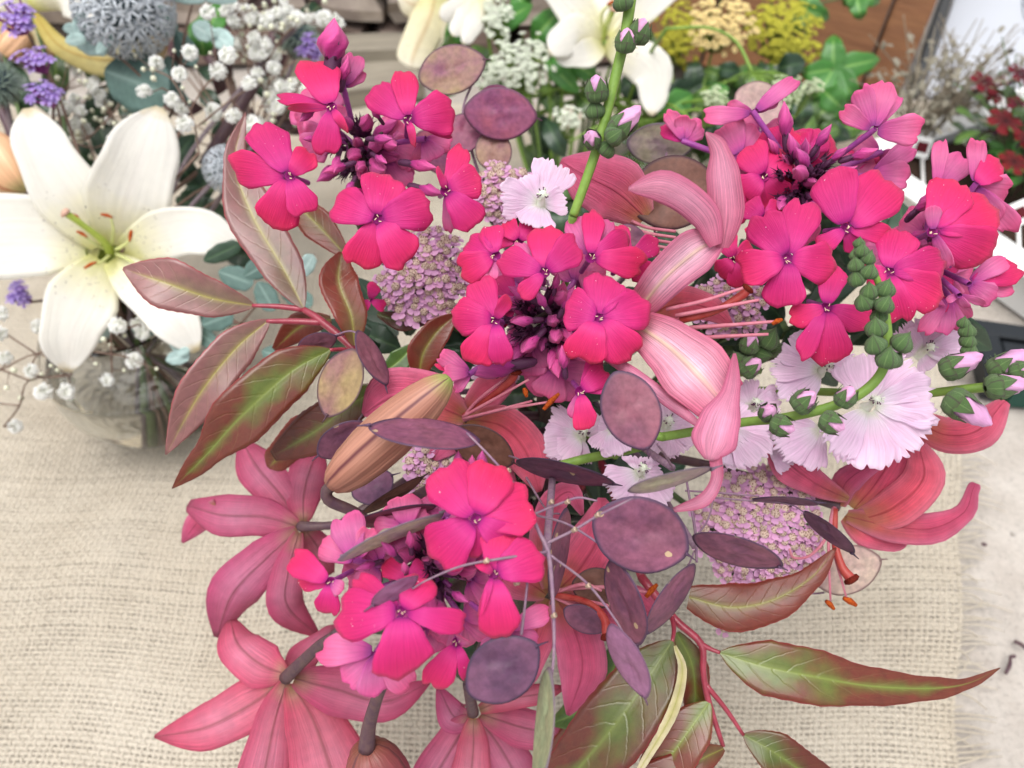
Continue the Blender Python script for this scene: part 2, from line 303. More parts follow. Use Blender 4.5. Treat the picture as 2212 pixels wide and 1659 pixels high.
def pod_mat(name, a, b, c3, rim, spots=True, trans=0.2, amount=0.5, rough=0.5):
    """uv x: 0 middle .. 1 rim, uv y: round the rim"""
    t = NT(name); u, v, r, o = t.uv(); pos = t.objpos()
    n1 = t.noise(pos, 75, 4, 0.6); n2 = t.noise(pos, 420, 3); n3 = t.noise(pos, 38, 2)
    c = t.mix(t.ramp(n1, [(0.36, 0.0), (0.62, 1.0)]), a, b)
    c = t.mix(t.math('MULTIPLY', t.ramp(n3, [(0.45, 0.0), (0.66, 1.0)]), amount), c, c3)
    c = t.mix(0.45, c, t.ramp(n2, [(0.3, 0.6), (0.7, 1.4)]), 'MULTIPLY')
    if spots:
        vo = t.n('ShaderNodeTexVoronoi', voronoi_dimensions='2D'); t.set(vo.inputs['Vector'], pos); vo.inputs['Scale'].default_value = 150
        sx = t.n('ShaderNodeSeparateXYZ'); t.t.links.new(vo.outputs['Color'], sx.inputs[0])
        sp = t.math('MULTIPLY', t.math('LESS_THAN', t.math('ADD', vo.outputs['Distance'], t.math('MULTIPLY', n2, 0.25)), 0.30), t.math('GREATER_THAN', sx.outputs[0], 0.88))
        c = t.mix(t.math('MULTIPLY', sp, 0.85), c, L('cdb48e'))
    c = t.mix(t.ramp(u, [(0.90, 0.0), (0.965, 0.85)]), c, rim)
    hsv = t.n('ShaderNodeHueSaturation'); t.set(hsv.inputs['Value'], t.math('ADD', 0.88, t.math('MULTIPLY', r, 0.24))); t.set(hsv.inputs['Color'], c)
    return t.finish(hsv.outputs[0], rough, 0.35, trans, t.bump(t.math('ADD', n2, n1), 0.25, 0.0008))
M['pod'] = pod_mat('plum_pod', L('90566e'), L('6a4058'), L('a0646c'), L('4e3e56'))
M['pod_dark'] = pod_mat('dark_plum_pod', L('744a64'), L('5a3a54'), L('84506a'), L('44364c'))
M['pod_mauve'] = pod_mat('mauve_pod', L('a8749a'), L('8c5c80'), L('9a6a84'), L('6a4e66'), spots=False)
M['pod_yellow'] = pod_mat('mottled_pod', L('8a5468'), L('9a7468'), L('b0a060'), L('5c4450'), spots=False, amount=0.62)
M['pod_pale'] = pod_mat('pale_pod', L('c0a8b0'), L('ccc4a8'), L('a894a0'), L('7c6a80'), spots=False, trans=0.3)
M['pod_paper'] = pod_mat('papery_pod', L('cfb0ac'), L('d8c4b4'), L('b89498'), L('8a6c6c'), spots=False, trans=0.4)
M['pod_brown'] = pod_mat('brown_pod', L('6a4438'), L('7c5448'), L('8c6a60'), L('48323a'), spots=False, trans=0.3)
M['pod_red'] = pod_mat('rose_pod', L('9c5468'), L('84486a'), L('8a5478'), L('5c3c50'), spots=False)
M['pod_green'] = pod_mat('green_pod', L('a8ac84'), L('8c9a78'), L('b4b494'), L('7a6478'), spots=False, trans=0.2)
M['honesty_stem'] = plain('honesty_stem', L('7a5c74'), 0.6, 0.3, scale=400, col2=L('8c7480'))
M['honesty_node'] = plain('honesty_node', L('b8a08c'), 0.7, 0.2)
M['red_stem'] = plain('red_stem', L('a23a4c'), 0.38, 0.5, scale=220, col2=L('8a2c3c'), coat=0.2)
M['lily_stem'] = plain('lily_stem', L('4c3440'), 0.45, 0.4, scale=300, col2=L('5c4444'))
M['phlox_stem'] = plain('phlox_stem', L('3a2a2a'), 0.6, 0.3, scale=400, col2=L('4a3c34'))
M['calyx'] = plain('phlox_calyx', L('3c1c36'), 0.5, 0.35, scale=300, col2=L('5c2c50'))
M['phlox_tube'] = plain('phlox_tube', L('8a3a86'), 0.5, 0.35, scale=300, col2=L('a04890'))
M['throat'] = plain('phlox_throat', L('6c0e54'), 0.6, 0.2, scale=400, col2=L('8a1468'))
M['cream'] = plain('phlox_stamen', L('e4c8a8'), 0.6, 0.3)
M['green_stem'] = plain('mallow_stem', L('7c9a44'), 0.5, 0.35, scale=200, col2=L('6c8c3a'), bumpy=0.4)
M['dull_stem'] = plain('flower_stem', L('5c7044'), 0.6, 0.3, scale=200, col2=L('4c5c3c'))
M['brown_stem'] = plain('dry_stem', L('6a5248'), 0.7, 0.2, scale=300, col2=L('7c685c'))
M['grey_stem'] = plain('grey_stem', L('84787c'), 0.65, 0.3, scale=300, col2=L('6a5c62'))
M['filament'] = plain('lily_filament', L('cc7488'), 0.5, 0.3, scale=200, col2=L('d68c9a'), trans=0.25)
M['filament_white'] = plain('white_lily_filament', L('d8dc98'), 0.5, 0.3, trans=0.2)
M['pistil'] = plain('lily_pistil', L('98302c'), 0.45, 0.35, scale=200, col2=L('a84840'))
M['pistil_green'] = plain('white_lily_pistil', L('aebc54'), 0.45, 0.35, scale=100, col2=L('9cb048'))
M['stigma'] = plain('white_lily_stigma', L('c8a08c'), 0.6, 0.3)
M['anther'] = plain('lily_anther', L('8a3418'), 0.85, 0.1, scale=900, col2=L('b85a20'), bumpy=0.8)
M['anther_dark'] = plain('ripe_anther', L('5c1c14'), 0.85, 0.1, scale=900, col2=L('70281c'), bumpy=0.8)
M['yarrow_eye'] = plain('yarrow_disc', L('dcc8b8'), 0.8, 0.15, scale=1500, col2=L('c0a898'), bumpy=0.4)
M['green'] = plain('yarrow_stalk', L('6a7a58'), 0.6, 0.3)
M['yellow_bead'] = plain('yellow_floret', L('d8bc70'), 0.7, 0.2, scale=500, col2=L('ead9a8'))
M['yellow_green'] = plain('goldenrod_floret', L('b4b03c'), 0.7, 0.2, scale=200, col2=L('ccc850'), trans=0.2)
M['umbel'] = plain('white_umbel_floret', L('dfe8d0'), 0.7, 0.2, scale=400, col2=L('f0f2e8'), trans=0.25)
M['umbel_green'] = plain('green_umbel_floret', L('b8c898'), 0.7, 0.2, scale=400, col2=L('d8dfc4'), trans=0.2)
M['thistle'] = plain('globe_thistle_floret', L('d8dcde'), 0.65, 0.25, scale=300, col2=L('b0b8c2'), trans=0.15)
M['thistle_core'] = plain('globe_thistle_core', L('4c5a60'), 0.8, 0.2)
M['thistle_green'] = plain('young_thistle_spine', L('9cac9c'), 0.65, 0.25, scale=300, col2=L('7c8c84'))
M['baby_bud'] = plain('gypsophila_bud', L('dcdcc4'), 0.6, 0.3)
def bud_green_mat():
    t = NT('mallow_calyx'); u, v, r, o = t.uv(); pos = t.objpos(); n = t.noise(pos, 350, 3)
    seg = t.math('ABSOLUTE', t.math('SUBTRACT', t.math('FRACT', t.math('MULTIPLY', v, 5.0)), 0.5))
    c = t.mix(t.ramp(n, [(0.35, 0.0), (0.65, 1.0)]), L('4a6838'), L('64824c'))
    c = t.mix(t.ramp(seg, [(0.0, 0.55), (0.06, 0.0)]), c, L('88a868')); c = t.mix(t.ramp(seg, [(0.42, 0.0), (0.5, 0.8)]), c, L('4c3a40'))
    c = t.mix(t.ramp(u, [(0.75, 0.0), (1.0, 0.5)]), c, L('5c4448'))
    return t.finish(c, 0.65, 0.3, 0.08, t.bump(t.math('ADD', n, t.math('MULTIPLY', seg, -1.5)), 0.6, 0.0012), sheen=0.12)
M['calyx_green'] = bud_green_mat()
def lily_bud_mat(name, base, mid, tip, groove):
    t = NT(name); u, v, r, o = t.uv(); pos = t.objpos()
    st = t.noise(t.vec(t.math('MULTIPLY', u, 1.5), t.math('MULTIPLY', v, 40)), 1.0, 3)
    c = t.ramp(t.math('ADD', u, t.math('MULTIPLY', t.math('SUBTRACT', st, 0.5), 0.15)), [(0.0, base), (0.35, mid), (0.72, mid), (0.93, tip), (1.0, tip)])
    c = t.mix(0.45, c, t.ramp(st, [(0.3, 0.5), (0.7, 1.4)]), 'MULTIPLY')
    g = t.math('ABSOLUTE', t.math('SUBTRACT', t.math('FRACT', t.math('MULTIPLY', v, 3.0)), 0.5))
    c = t.mix(t.ramp(g, [(0.44, 0.0), (0.49, 0.9)]), c, groove)
    return t.finish(c, 0.45, 0.4, 0.05, t.bump(st, 0.4, 0.0015), coat=0.1)
M['lily_bud'] = lily_bud_mat('lily_bud_skin', L('8c4c3c'), L('b07c68'), L('8ea050'), L('5c2430'))
M['lily_bud_red'] = lily_bud_mat('lily_bud_skin_red', L('80503c'), L('8c3c48'), L('94404c'), L('5c3438'))
M['lily_bud_peach'] = lily_bud_mat('lily_bud_skin_peach', L('e0b080'), L('e8b890'), L('d8d098'), L('c0603c'))
def burlap_mat():
    t = NT('burlap_thread'); u, v, r, o = t.uv()
    n = t.noise(o, 9, 3); n2 = t.noise(o, 700, 3); n3 = t.noise(t.vec(t.math('MULTIPLY', u, 30), t.math('MULTIPLY', v, 400)), 1.0, 3)
    c = t.mix(t.ramp(n, [(0.35, 0.0), (0.7, 1.0)]), L('c9beac'), L('d4cbbb')); c = t.mix(0.45, c, t.ramp(n2, [(0.3, 0.65), (0.7, 1.25)]), 'MULTIPLY')
    c = t.mix(0.5, c, t.ramp(n3, [(0.3, 0.7), (0.7, 1.25)]), 'MULTIPLY')
    return t.finish(c, 0.9, 0.1, 0.22, t.bump(n2, 0.7, 0.001), sheen=0.2)
M['burlap'] = burlap_mat()
def concrete_mat():
    t = NT('concrete'); u, v, r, o = t.uv()
    n = t.noise(o, 22, 6, 0.65); n2 = t.noise(o, 240, 5, 0.7); n3 = t.noise(o, 5, 3)
    c = t.mix(t.ramp(n, [(0.3, 0.0), (0.7, 1.0)]), L('aca39a'), L('c0b9b1'))
    c = t.mix(0.6, c, t.ramp(n2, [(0.28, 0.5), (0.45, 0.95), (0.72, 1.2)]), 'MULTIPLY')
    c = t.mix(t.ramp(t.noise(o, 70, 4, 0.7), [(0.62, 0.0), (0.72, 0.7)]), c, L('6a625c')); c = t.mix(0.25, c, t.ramp(n3, [(0.3, 0.7), (0.7, 1.2)]), 'MULTIPLY')
    return t.finish(c, 0.9, 0.2, 0, t.bump(t.math('ADD', n2, n), 0.6, 0.003))
M['concrete'] = concrete_mat()
def wood_mat(name, a, b, sx, sy, sz, rough=0.65):
    t = NT(name); u, v, r, o = t.uv(); mp = t.n('ShaderNodeMapping'); mp.inputs['Scale'].default_value = (sx, sy, sz); t.t.links.new(t.objpos(), mp.inputs[0])
    n = t.noise(mp.outputs[0], 1.0, 5, 0.6, 0.4); n2 = t.noise(mp.outputs[0], 5.0, 3)
    c = t.mix(t.ramp(n, [(0.3, 0.0), (0.7, 1.0)]), a, b); c = t.mix(0.35, c, t.ramp(n2, [(0.3, 0.6), (0.7, 1.3)]), 'MULTIPLY')
    return t.finish(c, rough, 0.3, 0, t.bump(n2, 0.4, 0.002))
M['wood'] = wood_mat('brown_wood', L('704a32'), L('8a6040'), 6, 40, 6)
M['stone'] = plain('grey_stone', L('8c8078'), 0.9, 0.2, scale=30, col2=L('a89c90'), bumpy=0.8, detail=6, val=0.25)
M['stone_brown'] = plain('brown_stone', L('6a5850'), 0.9, 0.2, scale=30, col2=L('84746a'), bumpy=0.8, detail=6, val=0.25)
M['mortar'] = plain('dark_joint', L('544a44'), 0.95, 0.1, scale=60)  # dark brown backing colour between the stones
M['white_plastic'] = plain('white_plastic', L('e6e6e4'), 0.4, 0.4, var=0.06, scale=20, bumpy=0.02, val=0.02)
M['black_plastic'] = plain('black_plastic', L('1c2024'), 0.45, 0.4, var=0.2, scale=30, bumpy=0.05)
M['green_plastic'] = plain('green_plastic', L('17483c'), 0.45, 0.4, var=0.2, scale=30, bumpy=0.05)
M['panel_white'] = plain('white_panel', L('bcc0c8'), 0.6, 0.3, var=0.05, scale=8, bumpy=0.02, val=0.01)
M['ink'] = plain('grey_ink', L('7c808a'), 0.7, 0.2, var=0.1)
M['soil'] = plain('soil', L('3c2e26'), 0.95, 0.1, scale=200, bumpy=1.0, detail=6)
M['twig'] = plain('dry_twig', L('74685a'), 0.8, 0.15, scale=200, col2=L('948a78'))
M['tuft_grey'] = plain('grey_leaf', L('a8a294'), 0.8, 0.15, scale=120, col2=L('8a8674'), trans=0.2)
def glass_mat(name, col, ior=1.45):
    t = NT(name); b = t.n('ShaderNodeBsdfPrincipled'); b.inputs['Base Color'].default_value = col; b.inputs['Transmission Weight'].default_value = 1.0
    b.inputs['Roughness'].default_value = 0.02; b.inputs['IOR'].default_value = ior; t.t.links.new(b.outputs[0], t.out.inputs[0]); return t.mat
M['glass'] = glass_mat('vase_glass', (0.985, 0.99, 0.985, 1), 1.30); M['water'] = glass_mat('vase_water', (0.98, 0.955, 0.88, 1), 1.33)
M['leaf_plum_shade'] = leaf_mat('plum_shade_leaf', L('3c2c2c'), L('4c2c34'), L('5c4444'), 0.3, vein=L('5c4440'), rough=0.5, coat=0)  # dark plum tone standing in for shadow behind the gypsophila
M['wood_grey'] = wood_mat('grey_wood', L('847c70'), L('a09888'), 6, 60, 60, 0.85)
M['yarrow_anther'] = plain('yarrow_anther', L('8c6c64'), 0.8, 0.15, scale=900, col2=L('a8887a'))
# ---------------------------------------------------------------- the setting: paving, wall
def grid_sheet(name, x0, x1, y0, y1, n, zf, mat):
    xs = np.linspace(x0, x1, n+1); ys = np.linspace(y0, y1, n+1); X, Y = np.meshgrid(xs, ys, indexing='ij'); Z = zf(X, Y)
    v = np.stack([X, Y, Z], -1).reshape(-1, 3); i = np.arange(n*(n+1)).reshape(n, n+1)[:, :-1].ravel()
    return fast_mesh(name, v, np.stack([i, i+n+1, i+n+2, i+1], 1), [mat])
o = put('ground', grid_sheet('ground', -3.0, 3.0, -1.5, 6.0, 90, lambda X, Y: 0.0015*np.sin(X*9+Y*4)+0.001*np.sin(Y*23-X*7)-0.004, M['concrete'])); o['kind'] = 'structure'
# stone wall behind
def rough_block(sx, sy, sz, seed, k=3):
    rs = np.random.default_rng(seed); mb = MB(); g = np.linspace(-0.5, 0.5, k+1)
    def side(ax, s):
        base = len(mb.v); a, b = [i for i in range(3) if i != ax]
        pts = []
        for p in g:
            for q in g:
                c = np.zeros(3); c[ax] = s*0.5; c[a] = p; c[b] = q; pts.append(c)
        fs = []
        for i in range(k):
            for j in range(k):
                q = (i*(k+1)+j, (i+1)*(k+1)+j, (i+1)*(k+1)+j+1, i*(k+1)+j+1); fs.append(q if (s > 0) == (ax != 1) else q[::-1])
        mb.add(pts, fs)
    for ax in range(3):
        for s in (-1, 1): side(ax, s)
    v = np.array(mb.v); ph = rs.uniform(0, 6, 6)
    rr = np.linalg.norm(v*np.array([1.0, 1.0, 1.0]), axis=1); v = v*(1-0.35*np.clip(rr-0.5, 0, 1))[:, None]
    v[:, 0] += 0.05*np.sin(v[:, 2]*5+ph[0]); v[:, 1] += 0.06*np.sin(v[:, 0]*6+ph[1])+0.05*np.sin(v[:, 2]*7+ph[2]); v[:, 2] += 0.06*np.sin(v[:, 0]*5+ph[3])
    mb.v = list(v*np.array([sx, sy, sz])); return mb
WY = 1.17
wall = thing('stone_wall', 'rough grey brown dry stone wall behind the vases', 'wall', (-0.4, WY, 0))
bk = MB(); bk.add([(-1.6, WY+0.06, -0.01), (0.36, WY+0.06, -0.01), (0.36, WY+0.06, 0.66), (-1.6, WY+0.06, 0.66)], [(0, 1, 2, 3)])
put('backing', bk.build('backing', [M['mortar']]), wall)
z = 0.0; k = 0; rs = random.Random(4)
while z < 0.62:
    h = rs.uniform(0.05, 0.085); x = -1.25+rs.uniform(0, 0.1)
    while x < 0.30:
        w = rs.uniform(0.09, 0.22); mb = rough_block(w-0.008, 0.10, h-0.007, k)
        put('stone', mb.build('stone', [M['stone'] if rs.random() < 0.6 else M['stone_brown']], False), wall, (x+w/2, WY+rs.uniform(-0.006, 0.012), z+h/2)); x += w; k += 1
    z += h
# ---------------------------------------------------------------- burlap: every thread woven over and under
PITCH_X, PITCH_Y = 0.0038, 0.0037
def cloth_z(X, Y):
    return 0.0026+0.0013*np.sin(X*13+Y*7)+0.0011*np.sin(Y*17-X*9+1.3)+0.0006*np.sin(X*41+Y*27)+0.0035*np.exp(-((X+0.33-0.25*(Y-0.3))/0.03)**2)+0.0025*np.exp(-((X+0.47+0.3*(Y-0.3))/0.025)**2)
Y0, Y1, X0, X1 = 0.06, 1.02, -0.78, 0.262
def lean(x0):
    t = np.clip((x0-X0)/(X1-X0), 0, 1); return np.tan(np.radians(-9+28*t**1.6))
def cloth_xy(a, y):
    x = a+lean(a)*(y-Y0); return x+0.004*np.sin(y*17+a*5)+0.0025*np.sin(y*41-a*13), y+0.004*np.sin(a*14+y*6)+0.0025*np.sin(a*37)
nx, ny = int((X1-X0)/PITCH_X), int((Y1-Y0)/PITCH_Y)
rb = np.random.default_rng(3)
jx = rb.normal(0, 0.00017, nx); jy = rb.normal(0, 0.00019, ny)
def threads(along_y):
    n, m, pitch, jit = (nx, ny, PITCH_Y, jx) if along_y else (ny, nx, PITCH_X, jy)
    i = np.arange(n)[:, None]; s = np.arange(2*m+1)[None, :]
    if along_y: A = X0+i*PITCH_X+jit[:, None]+0*s; B = Y0+(s-1)*0.5*PITCH_Y+0*i
    else: B = Y0+i*PITCH_Y+jit[:, None]+0*s; A = X0+(s-1)*0.5*PITCH_X+0*i
    ext = 0.0
    X, Y = cloth_xy(A, B)
    lift = 0.00062*np.cos(math.pi*((s-1)*0.5+i))*(1 if along_y else -1)
    base = cloth_z(X, Y)
    wdt = np.clip(rb.normal(0.00106 if along_y else 0.00150, 0.00013, n), 0.0007, 0.0019)[:, None]*(1+0.12*np.sin(s*0.21+rb.uniform(0, 6, n)[:, None])+0.08*np.sin(s*0.9+rb.uniform(0, 6, n)[:, None]))
    cols = []
    for q, hgt in ((-1.0, -0.00045), (-0.45, 0.00022), (0.45, 0.00022), (1.0, -0.00045)):
        cols.append(np.stack([X+(q*wdt if along_y else 0), Y+(0 if along_y else q*wdt), base+lift+hgt+(0.00016 if along_y else 0)], -1))
    V = np.stack(cols, 2); c = V.shape[2]
    idx = np.arange(n*(2*m+1)*c).reshape(n, 2*m+1, c)
    q = np.stack([idx[:, :-1, :-1], idx[:, :-1, 1:], idx[:, 1:, 1:], idx[:, 1:, :-1]], -1)
    if not along_y: q = q[..., ::-1]
    uv = np.stack([np.broadcast_to((s*0.02+i*0.37)[..., None], V.shape[:3]), np.broadcast_to(np.arange(c)/(c-1), V.shape[:3])], -1)
    return V.reshape(-1, 3), q.reshape(-1, 4), uv.reshape(-1, 2)
runner = thing('burlap_runner', 'cream burlap table runner with a frayed edge lying on concrete', 'burlap cloth', (-0.2, 0.4, 0))
for nm, ay in (('warp_threads', True), ('weft_threads', False)):
    v, q, uv = threads(ay); o = put(nm, fast_mesh(nm, v, q, [M['burlap']], uv), runner, (0, 0, 0)); o['kind'] = 'stuff'
fr = MB()
for j in range(0, ny):
    b = Y0+j*PITCH_Y; x, y = cloth_xy(np.array(X1-0.004), np.array(b)); x, y = float(x), float(y)
    if rb.random() < 0.12: continue
    ln = abs(rb.normal(0.017, 0.007))+0.004; dy = rb.normal(0.0, 0.006)-0.002; z0 = float(cloth_z(np.array(x), np.array(y)))
    pts = [(x-0.002, y, z0), (x+ln*0.45, y+dy*0.3, max(0.0012, z0+rb.normal(0.0008, 0.001))), (x+ln, y+dy, 0.001+abs(rb.normal(0, 0.0014)))]
    v, f, uv = tube_geo(np.array(pts), [0.00085, 0.0008, 0.0004], 5, 6); fr.add(v, f, 0, uv)
o = put('fringe', fr.build('fringe', [M['burlap']]), runner); o['kind'] = 'stuff'
# ---------------------------------------------------------------- builders
VASE = np.array([0.035, 0.300, 0.0]); MOUTH_Z = 0.175
STEM_I = [0]
def stem_to_vase(parent, top, mat, r0=0.002, r1=0.0022, name='stem', lead=None, vase=None, mouth=None):
    """a stem from its flower down through the vase mouth to the vase floor"""
    VASE_, MZ = (VASE, MOUTH_Z) if vase is None else (vase, mouth)
    STEM_I[0] += 1; a = STEM_I[0]*2.4; rr = 0.006+0.022*((STEM_I[0]*0.37) % 1)
    m = VASE_+np.array([math.cos(a)*rr, math.sin(a)*rr, MZ]); b = VASE_+np.array([-math.cos(a)*rr*1.3, -math.sin(a)*rr*1.3, 0.012])
    top = np.asarray(top, float); pts = [top]
    if lead is not None: pts.append(np.asarray(lead, float))
    mid = pts[-1]*0.45+m*0.55; mid[2] += 0.02
    pts += [mid, m, b]; rad = np.linspace(r0, r1, len(pts))
    return wtube(name, pts, rad, mat, parent, 7)
def fan_tip(seed, drop=0.27, p=3.4, ruffle=0.036, notch=0.07, teeth=0, depth=0.0):
    rs = np.random.default_rng(seed); ph = rs.uniform(0, 6.28, 3); nc = rs.uniform(-0.5, 0.5); sk = rs.uniform(-0.10, 0.10); td = rs.uniform(0.15, 1.15, 60)
    def f(v):
        L_ = 1-drop*abs(v)**p+sk*v+ruffle*math.sin(5*v+ph[0])+ruffle*0.6*math.sin(9*v+ph[1])-notch*math.exp(-((v-nc)/0.12)**2)
        if teeth:
            q = (v+1)*0.5*teeth+0.45*math.sin(4*v+ph[2])+0.25*math.sin(11*v+ph[1])+1; k = int(q); tri = abs((q-k)-0.5)*2; L_ -= depth*td[k % 60]*tri**1.3*(0.5+0.5*(1-abs(v)**4))
        return L_
    return f
def fan_petal(name, c, tipxy, dc, dtip, width, mats, parent, seed, roll=0, claw=0.24, mid=0.66, wide=0.72, bend=0.0, cup=0.12, tip=None, nu=9, nv=9, start=0.05, **kw):
    """a petal from the flower centre c (px) to its outer edge tipxy (px); width in px"""
    (cx, cy), (tx, ty) = c, tipxy; rows = []
    for s, w in ((start, claw), (0.36, mid), (wide, 0.96), (1.0, 1.0)):
        d = dc+(dtip-dc)*s+bend*math.sin(math.pi*min(1, s))*1.0
        rows.append((cx+(tx-cx)*s, cy+(ty-cy)*s, d, width/2*w, roll*min(1, s*1.3)))
    return blade(name, rows, mats, parent, nu=nu, nv=nv, cup=cup, tip=tip or fan_tip(seed), seed=seed, round_tip=1.0, **kw)
SEED = [100]
def phlox_flower(head, c, depth, petals, back=False, tube_to=None, size=200, eye=True, wide_k=1.02):
    """petals rows (tipx, tipy, width[, dz_mm[, roll[, back]]]) in photo pixels"""
    SEED[0] += 1; sc = depth/FPX; o = P(c[0], c[1], depth); hub = tube_to
    mb = MB(); axis = cdir(0, 0, -1) if not back else cdir(0, 0, 1)
    inward = unit(np.asarray(hub)-o) if hub is not None else axis
    if back: inward = inward
    else: inward = unit(inward*0.5+axis*1.5)
    r = size*sc
    ring = 12; fr = frame(-inward); fx, fy, fz = [np.array(fr.col[i]) for i in range(3)]
    prof = [(0.004, -0.045), (0.040, -0.035), (0.062, -0.006), (0.050, -0.05), (0.032, -0.12), (0.030, -0.30), (0.030, -0.58)] if eye else [(0.030, 0.03), (0.034, -0.05), (0.032, -0.2), (0.030, -0.58)]
    vs = []
    for pr, pz in prof:
        for j in range(ring):
            a = 2*math.pi*j/ring; vs.append(o+fx*pr*r*math.cos(a)+fy*pr*r*math.sin(a)+fz*pz*r)
    fs, ms = [], []
    for k in range(len(prof)-1):
        for j in range(ring):
            j2 = (j+1) % ring; fs.append((k*ring+j, k*ring+j2, (k+1)*ring+j2, (k+1)*ring+j)); ms.append(0 if (eye and k < 2) else 1)
    mb.add(vs, fs, ms)
    if eye:
        rs = random.Random(SEED[0])
        for j in range(3):
            a = rs.uniform(0, 6.28); q = rs.uniform(0.012, 0.035)*r; b = o+fx*q*math.cos(a)+fy*q*math.sin(a)
            v, f, uv = tube_geo([b-fz*0.02*r, b+fz*0.008*r, b+fz*0.02*r+(fx*math.cos(a+1)+fy*math.sin(a+1))*0.026*r], [0.0035*r, 0.005*r, 0.0045*r], 5, 5); mb.add(v, f, 2)
    fl = put('flower', mb.build('flower', [M['throat'], M['phlox_tube'], M['cream']], True, o), head, o)
    for i, q in enumerate(petals):
        tx, ty, w = q[:3]; dz = q[3] if len(q) > 3 else 2.0; roll = q[4] if len(q) > 4 else 0; bk = q[5] if len(q) > 5 else back
        mats = [M['phlox_back'], M['phlox']] if bk else [M['phlox'], M['phlox_back']]
        sd_ = SEED[0]*10+i; rs = random.Random(sd_); w = w*(wide_k+0.10*(depth < 0.262)) if w > 55 else w
        fan_petal('petal', c, (tx, ty), depth+0.0002*i, depth+(dz+rs.uniform(-1.5, 2.5))*0.001+0.0004*i, w, mats, fl, sd_, roll+rs.uniform(-15, 15), bend=rs.uniform(-0.0018, 0.0008)-(0.001 if not bk else -0.001), cup=rs.uniform(-0.08, 0.07)*(1 if not bk else -1), wave=(rs.uniform(0.03, 0.10), rs.uniform(0.8, 1.6)), lat=rs.uniform(0.02, 0.09), start=0.095, nu=10, nv=10)
    return fl
def loft(prof, ring, lobes=0, amp=0.0, twist=0.0, power=1.0):
    """solid of revolution along Z: prof rows (radius, z); returns v, f, uv"""
    v, f, uv = [], [], []; n = len(prof)
    for k, (r, z) in enumerate(prof):
        for j in range(ring):
            a = 2*math.pi*j/ring; m = 1+(amp*(abs(math.cos(lobes*a/2))**power*2-1) if lobes else 0); a2 = a+twist*k/(n-1)
            v.append((r*m*math.cos(a2), r*m*math.sin(a2), z)); uv.append((k/(n-1), j/ring))
    for k in range(n-1):
        for j in range(ring):
            j2 = (j+1) % ring; f.append((k*ring+j, k*ring+j2, (k+1)*ring+j2, (k+1)*ring+j))
    return v, f, uv
def bud_meshes():
    """unit length along +Z: phlox bud on its spiky calyx, bare calyx"""
    out = []
    for var in range(3):
        mb = MB(); rs = random.Random(var)
        v, f, uv = loft([(0.05, 0.26), (0.075, 0.38), (0.11, 0.48), (0.135, 0.57), (0.135, 0.66), (0.11, 0.77), (0.075, 0.87), (0.035, 0.96), (0.004, 1.04)], 15, 5, 0.20, 2.4); mb.add(v, f, 0, uv)
        v, f, uv = loft([(0.03, 0.0), (0.07, 0.05), (0.085, 0.2), (0.075, 0.42)], 10, 5, 0.12); mb.add(v, f, 1, uv)
        for j in range(5):
            a = 2*math.pi*j/5+0.3; d = rs.uniform(0.10, 0.2)
            v, f, uv = tube_geo(np.array([(0.07*math.cos(a), 0.07*math.sin(a), 0.34), (0.09*math.cos(a), 0.09*math.sin(a), 0.5), (d*math.cos(a), d*math.sin(a), 0.64)]), [0.022, 0.014, 0.003], 4, 5); mb.add(v, f, 1)
        out.append(mb.build('bud', [M['phlox_bud'], M['calyx']]))
    cal = []
    for var in range(2):
        mb = MB(); rs = random.Random(var+9)
        v, f, uv = loft([(0.03, 0.0), (0.09, 0.08), (0.11, 0.35), (0.10, 0.62), (0.06, 0.66)], 10, 5, 0.15); mb.add(v, f, 0, uv)
        for j in range(5):
            a = 2*math.pi*j/5; d = rs.uniform(0.12, 0.34)
            v, f, uv = tube_geo(np.array([(0.09*math.cos(a), 0.09*math.sin(a), 0.55), (0.13*math.cos(a), 0.13*math.sin(a), 0.8), (d*math.cos(a), d*math.sin(a), 0.92+rs.uniform(-0.08, 0.08))]), [0.035, 0.02, 0.004], 4, 5); mb.add(v, f, 0)
        cal.append(mb.build('calyx', [M['calyx']]))
    return out, cal
PHLOX_BUDS, CALYCES = bud_meshes()
def phlox_bud(head, base, tip, depth, fat=1.0, dz=-4):
    a = P(base[0], base[1], depth+0.004); b = P(tip[0], tip[1], depth+dz*0.001*0.5); d = b-a; SEED[0] += 1
    n_ = float(np.linalg.norm(d)); return put('bud', PHLOX_BUDS[SEED[0] % 3], head, a, frame(d), (n_*fat, n_*fat, n_))
def phlox_core(head, hub, depth, spread, n, seed, bias=(0, 0)):
    """dark calyces, bare tubes and small buds packed round the hub"""
    rs = random.Random(seed); h = P(hub[0], hub[1], depth+0.02); u = depth/FPX
    for i in range(n):
        a = rs.uniform(0, 6.28); q = spread*math.sqrt(rs.random()); x, y = hub[0]+bias[0]+q*math.cos(a)*0.8, hub[1]+bias[1]+q*math.sin(a)*0.8
        p = P(x, y, depth+rs.uniform(0.004, 0.020)); d = unit(unit(p-h)*1.0+cdir(0, 0, 1)*0.5+np.array([rs.uniform(-.4, .4) for _ in range(3)]))
        if rs.random() < 0.34: put('bud', PHLOX_BUDS[i % 3], head, p-d*0.006, frame(d), rs.uniform(0.015, 0.023))
        else: put('calyx', CALYCES[i % 2], head, p-d*0.004, frame(d), rs.uniform(0.009, 0.013))
    for i in range(9):
        a = rs.uniform(0, 6.28); q = spread*rs.uniform(0.3, 0.9); b = P(hub[0]+q*math.cos(a), hub[1]+q*math.sin(a), depth+rs.uniform(0.006, 0.022)); st = h+np.array([rs.uniform(-.006, .006) for _ in range(3)])+CF*0.015
        wtube('branch', [st, (st+b)/2+np.array([0, 0, 0.003]), b], [0.0016, 0.0012, 0.0008], M['phlox_stem'], head, 6)
    return h
